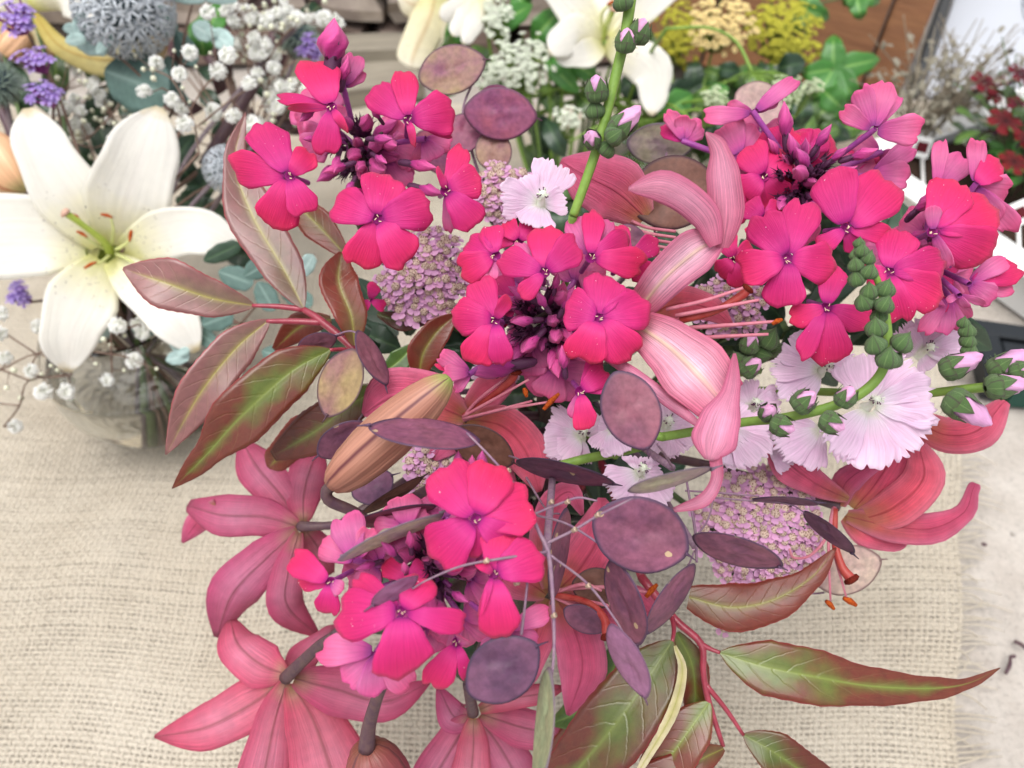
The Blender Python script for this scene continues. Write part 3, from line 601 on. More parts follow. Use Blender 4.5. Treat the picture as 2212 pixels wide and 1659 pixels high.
def phlox_head(label, hub, depth, flowers, spread=60, n=30, seed=1, buds=(), lead=None, bias=(0, 0), fill=5):
    h = P(hub[0], hub[1], depth+0.02)
    t = thing('phlox', label, 'phlox', h, 'bright pink phlox heads in the bouquet')
    phlox_core(t, hub, depth, spread, n, seed, bias)
    for fdef in flowers:
        kw = fdef[3] if len(fdef) > 3 else {}
        phlox_flower(t, fdef[0], fdef[1], fdef[2], tube_to=h, **kw)
    rs = random.Random(seed+40)
    for k in range(fill):      # paler flowers further back, seen from behind
        a = 6.283*(k+rs.random())/fill; q = spread*rs.uniform(0.7, 1.5); c = (hub[0]+math.cos(a)*q, hub[1]+math.sin(a)*q); dd = depth+rs.uniform(0.012, 0.024); ps = []
        for j in range(4):
            b = a+(j-1.5)*0.75+rs.uniform(-.2, .2); ln = rs.uniform(58, 78); ps.append((c[0]+math.cos(b)*ln, c[1]+math.sin(b)*ln, rs.uniform(62, 84), rs.uniform(0, 5)))
        phlox_flower(t, c, dd, ps, tube_to=h, back=rs.random() < 0.7, eye=False)
    for b in buds: phlox_bud(t, *b)
    stem_to_vase(t, h, M['phlox_stem'], 0.0034, 0.0038, lead=lead)
    return t
def pod_geo(a, b, bulge=0.10, rings=7, seg=36, seed=0):
    """lens of half axes a, b in the XY plane with a thick rim and a beak"""
    rs = np.random.default_rng(seed); v, f, uv = [], [], []; seeds = [(rs.uniform(-.45, .45), rs.uniform(-.45, .45)) for _ in range(4)]; warp = rs.uniform(-0.10, 0.10, 2)
    def hgt(x, y, s):
        q = math.hypot(x, y); z = bulge*b*max(0, 1-q**2.6)*0.5
        for sx_, sy_ in seeds: z += 0.10*b*math.exp(-((x-sx_)**2+(y-sy_)**2)/0.028)*(1 if s > 0 else -1)*0.9
        if q > 0.93: z += 0.012*b
        return s*z+b*(warp[0]*x*x+warp[1]*x*y)
    for s in (1, -1):
        base = len(v); v.append(np.array([0, 0, hgt(0, 0, s)])); uv.append((0, 0))
        rr = [0.18, 0.36, 0.54, 0.70, 0.84, 0.935, 1.0][:rings]
        for q in rr:
            for j in range(seg):
                th = 2*math.pi*j/seg; x, y = q*math.cos(th), q*math.sin(th); e = 1.0
                ax = a*(1+0.02*math.sin(2*th+seed)); by = b*(1-0.20*abs(math.cos(th))**4); ax *= 1+0.05*max(0, math.cos(th))**9+0.03*max(0, -math.cos(th))**9
                v.append(np.array([ax*x, by*y, hgt(x, y, s)*(1 if q < 1 else 0.4)])); uv.append((q, th/6.2832))
        for j in range(seg):
            j2 = (j+1) % seg; t3 = (base, base+1+j, base+1+j2); f.append(t3 if s > 0 else t3[::-1])
            for k in range(len(rr)-1):
                q4 = (base+1+k*seg+j, base+1+(k+1)*seg+j, base+1+(k+1)*seg+j2, base+1+k*seg+j2); f.append(q4 if s > 0 else q4[::-1])
    n1 = len(v)//2; o1 = 1+(len(rr)-1)*seg
    for j in range(seg):
        j2 = (j+1) % seg; f.append((o1+j, n1+o1+j, n1+o1+j2, o1+j2))
    return v, f, uv
POD_I = [0]
def pod(parent, c, a, b, ang, depth, mat, side=1, ratio=0.72, dz=0.0, beak=True, flipend=False):
    """half axes a, b as they show (px), ang of the long axis in the picture (deg, clockwise), b narrower than ratio*a means seen edge-on"""
    POD_I[0] += 1; sc = depth/FPX; real_b = max(b, ratio*a); tilt = math.acos(min(1, b/real_b))*side
    th = math.radians(ang); ax = unit(cdir(math.cos(th), math.sin(th))+CF*dz); up = cdir(math.cos(th+math.pi/2), math.sin(th+math.pi/2))
    up = unit(up-ax*np.dot(up, ax)); nz = np.cross(ax, up); up2 = up*math.cos(tilt)+nz*math.sin(tilt); n2 = np.cross(ax, up2)
    v, f, uv = pod_geo(a*sc, real_b*sc, seed=POD_I[0]); mb = MB(); mb.add(v, f, 0, uv)
    if beak:
        s = -1 if flipend else 1
        bv, bf, _ = tube_geo(np.array([(s*a*sc*0.97, 0, 0), (s*a*sc*1.08, 0.0004, 0.0003), (s*(a*sc+0.0038), 0.0012, 0.0006)]), [0.0008, 0.0004, 0.0002], 5, 5); mb.add(bv, bf, 0, [(0.99, 0.5)]*len(bv))
    return put('pod', mb.build('pod', [mat]), parent, P(c[0], c[1], depth), Matrix((ax, up2, n2)).transposed())
def lily(label, node, depth, petals, mats, stamens=(), pistil=None, pedicel=None, group='pink lilies in the bouquet', name='lily', fmat='filament', pmat='pistil', amat='anther', lead=None, cup=-0.22, extra=None, stem=True, smat='lily_stem'):
    o = P(node[0], node[1], depth); t = thing(name, label, 'lily', o, group)
    for i, q in enumerate(petals):
        rows, kw = (q, {}) if not isinstance(q[-1], dict) else (q[:-1], dict(q[-1]))
        mt = kw.pop('mats', mats); SEED[0] += 1
        rs = random.Random(SEED[0]); kw.setdefault('cup', cup); kw.setdefault('crease', 0.0); kw.setdefault('round_tip', 1.45 if name == 'lily' else 2.0); kw.setdefault('wave', (rs.uniform(0.03, 0.08), rs.uniform(1.0, 2.0)))
        blade('petal', rows, mt, t, nu=18, nv=12, thick=0.0003, seed=SEED[0], lat=rs.uniform(0.0, 0.06), **kw)
    for st in stamens:
        rows, an = st; f = tube('stamen', [(a, b, c, r*(0.74 if name == 'lily' else 1)) for a, b, c, r in rows], M[fmat], t, 7)
        if an:
            (ax, ay), (bx, by), ad, aw = an
            w = [P(ax, ay, ad), P((ax+bx)/2, (ay+by)/2-1.5, ad), P(bx, by, ad)]; r = aw*ad/FPX
            v, ff, uv = tube_geo(w, [r*0.6, r, r*0.5], 8, 9); mb = MB(); mb.add(v, ff, 0, uv)
            put('anther', mb.build('anther', [M[amat]], True, w[0]), f, w[0])
    if pistil:
        p = tube('pistil', pistil, M[pmat], t, 9, 14); x, y, d, r = pistil[-1]; e = P(x, y, d); r = r*d/FPX
        v, ff, uv = loft([(r*0.5, -r*0.5), (r*1.25, -r*0.2), (r*1.4, r*0.4), (r*0.8, r*0.8), (r*0.05, r*0.7)], 12, 3, 0.15)
        dirn = e-P(*pistil[-2][:3]); mb = MB(); fr = np.array(frame(dirn)); mb.add([e+fr@np.array(q) for q in v], ff, 0, uv)
        put('stigma', mb.build('stigma', [M['stigma'] if pmat == 'pistil_green' else M['anther_dark']], True, e), p, e)
    if pedicel: tube('pedicel', pedicel, M[smat], t, 10)
    if stem:
        end = P(*pedicel[0][:3]) if pedicel else o
        stem_to_vase(t, end, M[smat], 0.0022, 0.0030, lead=lead)
    return t
def mallow_flower(parent, c, depth, petals, back=False, eye=True, dzc=0.004):
    SEED[0] += 1; o = P(c[0], c[1], depth+dzc); mb = MB(); r = 0.0016; rs = random.Random(SEED[0])
    fr = np.array(frame(cdir(0.1, -0.4, 1.0)))
    v, f, uv = loft([(r*1.6, -0.003), (r*1.0, 0.0), (r*0.75, 0.0045), (r*1.1, 0.006), (r*0.9, 0.0075), (0.0001, 0.0082)], 10); mb.add([o+fr@np.array(q) for q in v], f, 0, uv)
    for j in range(16):
        a, b = rs.uniform(0, 6.28), rs.uniform(0.005, 0.0085); p0 = np.array([math.cos(a)*r*0.8, math.sin(a)*r*0.8, b]); p1 = p0*np.array([1.9, 1.9, 1.05])
        v, f, uv = tube_geo(np.array([o+fr@p0, o+fr@((p0+p1)/2), o+fr@p1]), [0.0002, 0.0002, 0.0004], 4, 4); mb.add(v, f, 1 if j % 2 else 0)
    fl = put('flower', mb.build('flower', [M['umbel'], M['calyx']], True, o), parent, o)
    for i, q in enumerate(petals):
        tx, ty, w = q[:3]; dz = q[3] if len(q) > 3 else 1.0; roll = q[4] if len(q) > 4 else 0; bk = q[5] if len(q) > 5 else back
        sd_ = SEED[0]*10+i; rs = random.Random(sd_)
        fan_petal('petal', c, (tx, ty), depth+dzc+0.0002*i, depth+dz*0.001+0.0005*i, w*1.15, [M['mallow_back'], M['mallow']] if bk else [M['mallow'], M['mallow_back']], fl, sd_, roll+rs.uniform(-6, 6), claw=0.14, mid=0.60, wide=0.7, bend=rs.uniform(-0.001, 0.001), cup=rs.uniform(0.0, 0.22), tip=fan_tip(sd_, 0.20, 2.6, 0.02, 0.02, rs.choice([7, 8, 9]), 0.22), nu=12, nv=28, wave=(rs.uniform(0.04, 0.09), rs.uniform(1.2, 2.2)), lat=rs.uniform(0.03, 0.10), start=0.10)
    return fl
def mallow_bud_meshes():
    """unit size along +Z: closed green bud, bud with a pink tip, long half-open bud"""
    res = []
    for kind in range(3):
        mb = MB()
        if kind == 0: prof = [(0.12, 0.0), (0.40, 0.08), (0.52, 0.28), (0.52, 0.48), (0.38, 0.68), (0.17, 0.86), (0.06, 0.98), (0.01, 1.10)]
        else: prof = [(0.10, 0.0), (0.34, 0.08), (0.43, 0.26), (0.43, 0.44)]
        v, f, uv = loft(prof, 20, 5, 0.085 if kind == 0 else 0.06, 0.15, 0.9); mb.add(v, f, 0, uv)
        if kind:
            tip = 1.0 if kind == 1 else 1.45
            v, f, uv = loft([(0.36, 0.30), (0.38, 0.5), (0.30, 0.72*tip), (0.17, 0.9*tip), (0.03, tip)], 16, 5, 0.14, 2.4); mb.add(v, f, 1, uv)
            for j in range(5):
                a = 2*math.pi*j/5+0.2; ca, sa = math.cos(a), math.sin(a); t_ = np.array([-sa, ca, 0])
                vs, uvs = [], []
                for r_, z_, w_ in ((0.42, 0.40, 0.27), (0.44, 0.58, 0.20), (0.40, 0.76, 0.10), (0.37, 0.9, 0.005)):
                    for s_ in (-1, 0, 1): vs.append(np.array([ca*r_*(1.0 if s_ == 0 else 0.93), sa*r_*(1.0 if s_ == 0 else 0.93), z_])+t_*w_*s_); uvs.append((0.4+z_*0.6, (j+0.5+s_*0.45)/5))
                fs = [(k*3+i, k*3+i+1, k*3+i+4, k*3+i+3) for k in range(3) for i in range(2)]; mb.add(vs, fs, 0, uvs)
        rs = random.Random(kind)
        for j in range(46):      # down on the calyx
            a, z_ = rs.uniform(0, 6.28), rs.uniform(0.08, 0.6); r_ = np.interp(z_, [p[1] for p in prof], [p[0] for p in prof]); d = np.array([math.cos(a), math.sin(a), rs.uniform(-0.2, 0.4)]); b = np.array([r_*math.cos(a), r_*math.sin(a), z_])
            v, f, uv = tube_geo(np.array([b, b+d*0.12]), [0.006, 0.002], 3, 3, False); mb.add(v, f, 0)
        res.append(mb.build('bud', [M['calyx_green'], M['bud_pink']]))
    return res
MBUDS = mallow_bud_meshes()
def mbud(parent, c, depth, size, direction, kind=0, toward=0.4):
    d = cdir(direction[0], direction[1], toward); s = size*depth/FPX; a = P(c[0], c[1], depth)-d*s*0.5
    return put('bud', MBUDS[kind], parent, a, frame(d, (random.uniform(-1, 1), 1, 0.3)), s)
def floret_meshes():
    res = []
    for var in range(4):
        rs = random.Random(var); mb = MB()
        v, f, uv = loft([(0.30, -0.12), (0.39, 0.05), (0.37, 0.18), (0.27, 0.31), (0.12, 0.37), (0.005, 0.38)], 9, 9, 0.06); mb.add(v, f, 1, uv)
        for j in range(14):
            a, q = j*2.4, 0.36*math.sqrt((j+0.5)/14); b = np.array([q*math.cos(a), q*math.sin(a), 0.38-0.95*q*q])
            v, f, uv = loft([(0.06, -0.03), (0.055, 0.07), (0.02, 0.12)], 5); mb.add([b+np.array(p) for p in v], f, 2 if j % 2 else 1)
        for j in range(5):
            a = 2*math.pi*j/5+rs.uniform(-.2, .2); ca, sa = math.cos(a), math.sin(a); ln = rs.uniform(0.78, 1.0); dr = rs.uniform(-0.05, 0.22); vs, uvs = [], []
            for k, (q, w) in enumerate(((0.28, 0.12), (0.58, 0.30), (0.88, 0.35), (1.0, 0.2))):
                for s_ in (-1, 0, 1): vs.append(np.array([ca*q*ln-sa*w*s_, sa*q*ln+ca*w*s_, dr*q*q-(0.0 if s_ else 0.05)-(0.06 if (k == 3 and s_ == 0) else 0)])); uvs.append((q, 0.5+0.5*s_))
            mb.add(vs, [(k*3+i, k*3+i+3, k*3+i+4, k*3+i+1) for k in range(3) for i in range(2)], 0, uvs)
        res.append(mb.build('floret', [M['yarrow'], M['yarrow_eye'], M['yarrow_anther']]))
    return res
FLORETS = floret_meshes()
def dome_points(c, depth, rx, ry, n, normal, seed, bulge=0.35, jit=0.18):
    rs = random.Random(seed); out = []; sc = depth/FPX; o = P(c[0], c[1], depth)
    for i in range(n):
        q = math.sqrt((i+0.5)/n); a = i*2.39996+rs.uniform(-jit, jit); q *= 1+rs.uniform(-jit, jit)*0.4
        x, y = q*math.cos(a)*rx, q*math.sin(a)*ry; away = bulge*q*q*max(rx, ry)*sc
        p = P(c[0]+x, c[1]+y, depth+away+rs.uniform(-0.0012, 0.0012)); nrm = unit(np.asarray(normal)+cdir(x/rx, y/ry)*0.55*q+np.array([rs.uniform(-.22, .22) for _ in range(3)])); out.append((p, nrm))
    return o, out
def yarrow(label, c, depth, rx, ry, n, seed, size=23, normal=None, extra=()):
    normal = cdir(0, -0.5, 1) if normal is None else normal
    o, pts = dome_points(c, depth, rx, ry, n, normal, seed, 0.30); base = o-np.asarray(normal)*0.035
    t = thing('yarrow', label, 'yarrow', base, 'pink yarrow heads in the bouquet'); rs = random.Random(seed); mb = MB()
    for p, nr in pts+[(P(x, y, d), cdir(0.2, -0.3, 1)) for x, y, d in extra]:
        put('floret', FLORETS[rs.randrange(4)], t, p, frame(nr, (rs.uniform(-1, 1), rs.uniform(-1, 1), 0)), size*depth/FPX*rs.uniform(0.85, 1.12))
        m = base*0.4+p*0.6-np.asarray(normal)*0.004; v, f, uv = tube_geo([base, m, p-nr*0.0004], [0.0009, 0.0006, 0.0007], 4, 6); mb.add(v, f, 0, uv)
    s = put('stalks', mb.build('stalks', [M['green']], True, base), t, base); s['kind'] = 'stuff'
    stem_to_vase(t, base, M['dull_stem'], 0.0014, 0.0018)
    return t
LEAF_I = [0]
def serrate(seed, n=26, amp=0.02): return None
def leaf(parent, rows, mat='leaf', back=None, name='leaf', **kw):
    LEAF_I[0] += 1; rs = random.Random(LEAF_I[0]); kw.setdefault('crease', 0.16); kw.setdefault('cup', rs.uniform(-0.12, 0.02)); kw.setdefault('wave', (rs.uniform(0.03, 0.07), rs.uniform(1.5, 2.6)))
    v, f, m, uv = blade_geo(rows, nu=34, nv=10, thick=0.0002, seed=LEAF_I[0], round_tip=kw.pop('round_tip', 1.4), lat=rs.uniform(0, 0.05), **kw)
    # fine teeth along both margins
    n1, nu = 11, 34; v = v.reshape(2, nu+1, n1, 3)
    for e, inn in ((0, 1), (n1-1, n1-2)):
        d = v[:, :, e]-v[:, :, inn]; k = np.where(np.arange(nu+1) % 2 == 0, 0.09, -0.05)[None, :, None]; v[:, :, e] += d*k
    v = v.reshape(-1, 3); o = P(*rows[0][:3])
    return put(name, mesh(name, v-o, f, [M[mat], M[back or mat]], m, uv), parent, o)
# ---------------------------------------------------------------- the bouquet: vase first
def lathe_vase(name, label, at, prof, wall, water_top, group):
    t = thing(name, label, 'vase', at, group); at = np.asarray(at)
    outer = prof; inner = [(max(0.001, r-wall), z+(wall if i == 0 else 0)) for i, (r, z) in enumerate(prof)]
    full = [(0.0005, outer[0][1])]+outer+inner[::-1]+[(0.0005, inner[0][1])]
    v, f, uv = loft(full, 56); put('glass', mesh('glass', v, f, [M['glass']], None, uv), t, at)
    zs = [z for r, z in inner]; rsn = [r for r, z in inner]
    wz = np.linspace(inner[0][1]-0.0004, water_top, 16); wp = [(0.0004, wz[0])]+[(np.interp(z, zs, rsn)+0.0004, z) for z in wz]+[(0.0004, wz[-1])]
    v, f, uv = loft(wp, 48); put('water', mesh('water', v, f, [M['water']], None, uv), t, at)
    return t
bowl = lambda R, zc, top, n=22: [(math.sqrt(max(1e-6, R*R-(z-zc)**2)), z) for z in np.linspace(zc-R*0.92, top, n)]
lathe_vase('bouquet_vase', 'clear glass vase holding the bright pink bouquet', VASE+np.array([0, 0, 0.006]), [(0.045, 0.0), (0.050, 0.004), (0.052, 0.03), (0.054, 0.08), (0.053, 0.13), (0.050, 0.155), (0.051, 0.170)], 0.0028, 0.115, 'clear glass vases')
# ---------------------------------------------------------------- pink lilies
IN, BK, PALE, MAUVE = [M['lily_in'], M['lily_back']], [M['lily_back'], M['lily_in']], [M['lily_pale'], M['lily_mauve']], [M['lily_mauve'], M['lily_pale']]
lily('pink lily turned away on a dark stalk under the bronze leaves', (650, 1137), 0.392, [
    [(650, 1130, .393, 12), (606, 1070, .405, 42), (552, 1005, .42, 46), (522, 950, .44, 8)],
    [(655, 1126, .393, 12), (655, 1070, .405, 38), (670, 1010, .42, 42), (692, 965, .43, 10)],
    [(645, 1138, .392, 12), (566, 1116, .395, 42), (480, 1112, .41, 46), (405, 1092, .425, 14)],
    [(470, 1095, .415, 18), (425, 1130, .43, 26), (394, 1172, .435, 3), {'mats': IN}],
    [(642, 1146, .391, 12), (572, 1208, .393, 46), (500, 1285, .405, 55), (468, 1376, .425, 6)],
    [(645, 1150, .391, 10), (622, 1235, .392, 34), (620, 1310, .402, 40), (688, 1374, .425, 5)],
    [(660, 1145, .393, 14), (690, 1190, .41, 34), (715, 1240, .43, 8)]],
    BK, pedicel=[(735, 1133, .385, 9), (700, 1136, .387, 9), (662, 1137, .389, 11), (650, 1137, .392, 12)])
lily('pink lily turned away, its left petal tip lying lowest on the burlap', (620, 1464), 0.372, [
    [(614, 1455, .373, 15), (565, 1437, .376, 50), (513, 1392, .39, 45), (498, 1340, .41, 12)],
    [(612, 1472, .372, 14), (535, 1525, .378, 56), (440, 1572, .39, 50), (334, 1591, .40, 3)],
    [(617, 1476, .371, 14), (592, 1560, .377, 42), (566, 1690, .39, 58), (540, 1800, .41, 8)],
    [(630, 1478, .372, 16), (678, 1560, .379, 62), (722, 1690, .395, 85), (760, 1830, .41, 8)],
    [(636, 1466, .372, 16), (728, 1490, .380, 54), (830, 1516, .392, 42), (928, 1474, .40, 4)],
    [(628, 1455, .374, 14), (655, 1420, .392, 34), (705, 1372, .41, 18), (730, 1350, .42, 4)]],
    BK, pedicel=[(720, 1375, .345, 11), (690, 1395, .352, 12), (650, 1432, .362, 13), (617, 1465, .371, 15)])
lily('pink lily turned away below the large dark seed pod', (1023, 1539), 0.362, [
    [(1014, 1548, .362, 10), (980, 1548, .37, 36), (947, 1486, .38, 6)],
    [(1036, 1533, .363, 10), (1090, 1512, .366, 24), (1160, 1500, .372, 22), (1215, 1486, .38, 6)],
    [(1016, 1552, .362, 12), (985, 1600, .37, 42), (935, 1690, .38, 52), (900, 1790, .39, 6)],
    [(1022, 1553, .361, 12), (1022, 1620, .366, 36), (1014, 1700, .375, 46), (1000, 1800, .39, 6)],
    [(1032, 1552, .362, 12), (1076, 1610, .37, 46), (1120, 1690, .38, 52), (1150, 1790, .39, 6)],
    [(1040, 1543, .363, 12), (1120, 1570, .372, 42), (1190, 1590, .38, 38), (1240, 1640, .39, 5)]],
    BK, pedicel=[(1010, 1478, .345, 11), (1016, 1510, .352, 12), (1022, 1540, .361, 13)])
lily('open coral pink lily behind the plum pods, stamens reaching out', (1195, 1285), 0.352, [
    [(1200, 1290, .352, 16), (1240, 1360, .350, 52), (1258, 1445, .348, 54), (1227, 1545, .345, 4), {'cup': 0.05}],
    [(1205, 1275, .355, 16), (1258, 1220, .352, 60), (1296, 1150, .35, 55), (1300, 1075, .352, 8), {'cup': 0.15}],
    [(1185, 1270, .356, 14), (1176, 1170, .352, 34), (1192, 1092, .347, 30), (1232, 1062, .345, 22), (1258, 1112, .345, 4)],
    [(1180, 1285, .358, 14), (1130, 1250, .36, 50), (1070, 1210, .36, 45), (1020, 1190, .365, 5)],
    [(1210, 1290, .358, 16), (1290, 1300, .362, 50), (1370, 1310, .365, 45), (1420, 1330, .37, 5)],
    [(1186, 1295, .36, 14), (1160, 1360, .36, 45), (1130, 1440, .362, 40), (1110, 1500, .37, 5)]],
    IN, stamens=[([(1198, 1285, .35, 6), (1290, 1303, .338, 5.5), (1330, 1312, .336, 4)], None),
                 ([(1200, 1275, .35, 6), (1300, 1268, .338, 5.5), (1408, 1280, .334, 4)], ((1395, 1290), (1420, 1262), .334, 7)),
                 ([(1198, 1290, .35, 6), (1300, 1340, .336, 5), (1385, 1412, .33, 4)], ((1378, 1425), (1398, 1408), .33, 7)),
                 ([(1200, 1280, .35, 6), (1260, 1262, .34, 6), (1300, 1276, .338, 4)], None)],
    pistil=[(1200, 1285, .35, 7), (1266, 1300, .338, 7), (1304, 1333, .332, 9), (1311, 1374, .328, 11)], cup=0.2)
lily('coral pink lily half hidden behind the big closed bud', (1003, 903), 0.352, [
    [(1005, 902, .352, 16), (930, 872, .347, 68), (850, 858, .343, 64), (784, 895, .342, 6)],
    [(1000, 910, .352, 16), (965, 948, .348, 40), (935, 992, .345, 8)],
    [(1005, 895, .354, 12), (1050, 850, .36, 38), (1105, 815, .365, 20), {'cup': 0.2}],
    [(1010, 905, .352, 18), (1085, 920, .352, 46), (1135, 975, .354, 50), (1165, 1062, .357, 6), {'cup': 0.2}],
    [(1000, 915, .354, 14), (1030, 970, .357, 45), (1075, 1040, .36, 40), (1110, 1090, .365, 5)]],
    IN, stamens=[([(1000, 900, .346, 5), (1050, 872, .336, 5), (1142, 820, .330, 3.5)], ((1132, 838), (1138, 858), .330, 6)),
                 ([(1000, 905, .346, 5), (1060, 890, .336, 5), (1150, 866, .332, 3.5)], None),
                 ([(1002, 908, .346, 5), (1080, 886, .336, 5), (1188, 868, .328, 3.5)], ((1174, 885), (1208, 850), .327, 7)),
                 ([(1002, 900, .347, 5), (1035, 862, .338, 5), (1100, 812, .333, 4)], None)],
    pistil=[(1002, 898, .347, 6), (1070, 850, .336, 7), (1105, 820, .332, 9), (1112, 803, .33, 10)], cup=0.1)
lily('large faded pink lily with long twisted petals at the bouquet centre', (1395, 668), 0.318, [
    [(1390, 655, .316, 32), (1440, 597, .305, 44), (1500, 545, .298, 50), (1552, 515, .296, 22), {'mats': PALE, 'cup': 0.25}],
    [(1546, 530, .293, 14), (1520, 462, .290, 34), (1440, 405, .284, 36), (1358, 408, .280, 4), {'mats': MAUVE, 'cup': -0.2}],
    [(1560, 535, .295, 14), (1568, 460, .291, 40), (1562, 380, .287, 36), (1552, 320, .285, 20), (1525, 286, .283, 2), {'mats': MAUVE, 'cup': -0.25}],
    [(1372, 700, .315, 30), (1440, 745, .303, 58), (1505, 805, .292, 76), (1560, 868, .288, 58), {'mats': PALE, 'cup': 0.18, 'round_tip': 1.0}],
    [(1587, 764, .284, 3), (1580, 840, .279, 20), (1556, 905, .274, 44), (1542, 952, .271, 50), (1532, 994, .270, 10), {'mats': MAUVE, 'cup': -0.10, 'crease': -0.05, 'wave': (0.14, 1.3)}],
    [(1545, 985, .271, 14), (1548, 1035, .272, 13), (1520, 1080, .274, 15), (1455, 1102, .276, 5), {'mats': MAUVE, 'cup': 0.4}],
    [(1300, 765, .315, 8), (1365, 805, .305, 14), (1440, 862, .295, 15), (1512, 920, .285, 6), {'mats': MAUVE, 'cup': -0.5}],
    [(1395, 470, .345, 25), (1335, 415, .342, 72), (1272, 382, .345, 62), (1212, 348, .35, 8), {'cup': -0.15}],
    [(1400, 680, .322, 20), (1465, 655, .325, 40), (1530, 665, .33, 30), (1580, 700, .335, 5)]],
    IN, stamens=[([(1440, 668, .312, 6), (1520, 650, .304, 6), (1605, 622, .300, 4.5)], None),
                 ([(1460, 682, .312, 6.5), (1550, 665, .304, 6), (1640, 648, .300, 4.5)], None),
                 ([(1490, 708, .314, 7), (1580, 702, .306, 6), (1680, 694, .302, 4.5)], ((1668, 700), (1690, 690), .302, 6)),
                 ([(1500, 730, .316, 6.5), (1580, 726, .308, 6), (1660, 722, .304, 4.5)], None)]
    + [([(1365+i*2, 478+i*14, .345, 5), (1400, 492+i*12, .34, 5), (1460, 500+i*13, .335, 4.5)], None) for i in range(5)],
    pistil=[(1470, 692, .314, 8), (1540, 674, .308, 8), (1600, 640, .304, 10), (1614, 625, .303, 10)])
lily('deep rose lily below the pale mallow flowers, one petal tip curled up', (1815, 1095), 0.362, [
    [(1832, 1078, .358, 8), (1772, 1050, .35, 28), (1712, 1008, .345, 42), (1660, 955, .345, 12)],
    [(1850, 1125, .362, 24), (1930, 1098, .352, 44), (1995, 1035, .345, 42), (1985, 960, .342, 14), {'cup': -0.35}],
    [(1985, 915, .352, 28), (2050, 940, .347, 40), (2115, 928, .343, 42), (2172, 866, .342, 12), {'cup': -0.4}],
    [(1830, 1115, .362, 14), (1920, 1135, .355, 36), (2010, 1142, .35, 34), (2082, 1108, .345, 20), (2100, 1062, .343, 13), (2108, 1044, .342, 8), {'cup': -0.3, 'round_tip': 3.0}],
    [(1825, 1115, .364, 14), (1870, 1148, .360, 34), (1930, 1168, .36, 24), (1964, 1150, .36, 6)],
    [(1812, 1092, .362, 14), (1828, 1042, .356, 30), (1880, 1005, .352, 20), (1910, 985, .352, 5)],
    [(1845, 1100, .364, 20), (1890, 1048, .36, 46), (1930, 985, .357, 40), (1950, 940, .357, 6), {'cup': 0.1}]],
    IN, stamens=[([(1803, 1095, .355, 6), (1790, 1170, .350, 5), (1794, 1298, .345, 3)], ((1784, 1298), (1802, 1316), .345, 6.5)),
                 ([(1806, 1100, .355, 6), (1800, 1180, .350, 5), (1828, 1290, .345, 3)], ((1822, 1292), (1850, 1308), .345, 7.5)),
                 ([(1800, 1098, .355, 6), (1785, 1160, .350, 5), (1750, 1200, .347, 4), (1715, 1205, .346, 4), (1705, 1185, .346, 3)], None)],
    pistil=[(1803, 1100, .355, 7), (1804, 1170, .349, 7), (1818, 1222, .345, 9), (1838, 1250, .343, 12)])
def lily_bud(label, axis, hw, depth0, depth1, mat, pedicel, stem=True, name='lily_bud', group='lily buds', smat='lily_stem'):
    a, b = P(*axis[0], depth0), P(*axis[1], depth1); Ln = float(np.linalg.norm(b-a)); R = hw*(depth0+depth1)/2/FPX
    prof = [(0.10, -0.005), (0.42, 0.005), (0.66, 0.06), (0.86, 0.17), (0.98, 0.33), (1.0, 0.48), (0.95, 0.63), (0.82, 0.77), (0.64, 0.88), (0.44, 0.95), (0.22, 0.99), (0.02, 1.0)]
    t = thing(name, label, 'lily bud', a, group)
    v, f, uv = loft([(r*R, z*Ln) for r, z in prof], 36, 3, 0.085, 0.25, 0.55)
    put('bud', mesh('bud', v, f, [M[mat]], None, uv), t, a, frame(b-a, CR))
    if pedicel: tube('stalk', pedicel, M[smat], t, 10, 14)
    if stem: stem_to_vase(t, P(*pedicel[-1][:3]), M[smat], 0.0024, 0.003)
    return t
lily_bud('long closed peach and green lily bud on a bent dark stalk', ((716, 1048), (972, 815)), 55, 0.298, 0.285, 'lily_bud', [(722, 1046, .299, 14), (706, 1060, .300, 13), (712, 1082, .301, 13), (762, 1104, .304, 12), (800, 1130, .31, 12)])
lily_bud('dark red closed lily bud hanging between two lilies turned away', ((790, 1612), (862, 1790)), 66, 0.335, 0.35, 'lily_bud_red', [(792, 1618, .333, 19), (797, 1570, .329, 15), (812, 1515, .322, 13), (830, 1470, .32, 12)])
# ---------------------------------------------------------------- bronze leaves
lb = thing('leaf_branch', 'bronze and mauve leaves on red stalks beside the white lily', 'leafy branch', P(830, 840, .36), 'bronze leaf branches')
leaf(lb, [(547, 660, .372, 4), (460, 645, .365, 42), (360, 612, .36, 56), (266, 580, .362, 3)], 'leaf_mauve', cup=0.05)
leaf(lb, [(580, 692, .366, 4), (510, 752, .36, 44), (432, 850, .356, 47), (358, 982, .36, 1.5)], 'leaf_mauve')
leaf(lb, [(713, 756, .352, 4), (625, 805, .346, 56), (520, 900, .343, 62), (440, 988, .345, 28), (372, 1055, .35, 1)], 'leaf')
leaf(lb, [(830, 836, .362, 4), (760, 872, .362, 42), (680, 932, .364, 50), (590, 985, .37, 12)], 'leaf')
leaf(lb, [(655, 665, .372, 4), (612, 580, .374, 46), (545, 465, .38, 54), (508, 350, .385, 24), (530, 243, .39, 1)], 'leaf_mauve')
leaf(lb, [(748, 552, .385, 8), (690, 490, .39, 36), (640, 440, .395, 24), (620, 415, .4, 3)], 'leaf_red')
leaf(lb, [(766, 746, .36, 5), (758, 680, .358, 36), (732, 608, .36, 42), (738, 545, .365, 6)], 'leaf_red', crease=0.35)
leaf(lb, [(715, 690, .38, 8), (650, 705, .385, 32), (592, 755, .39, 6)], 'leaf_red')
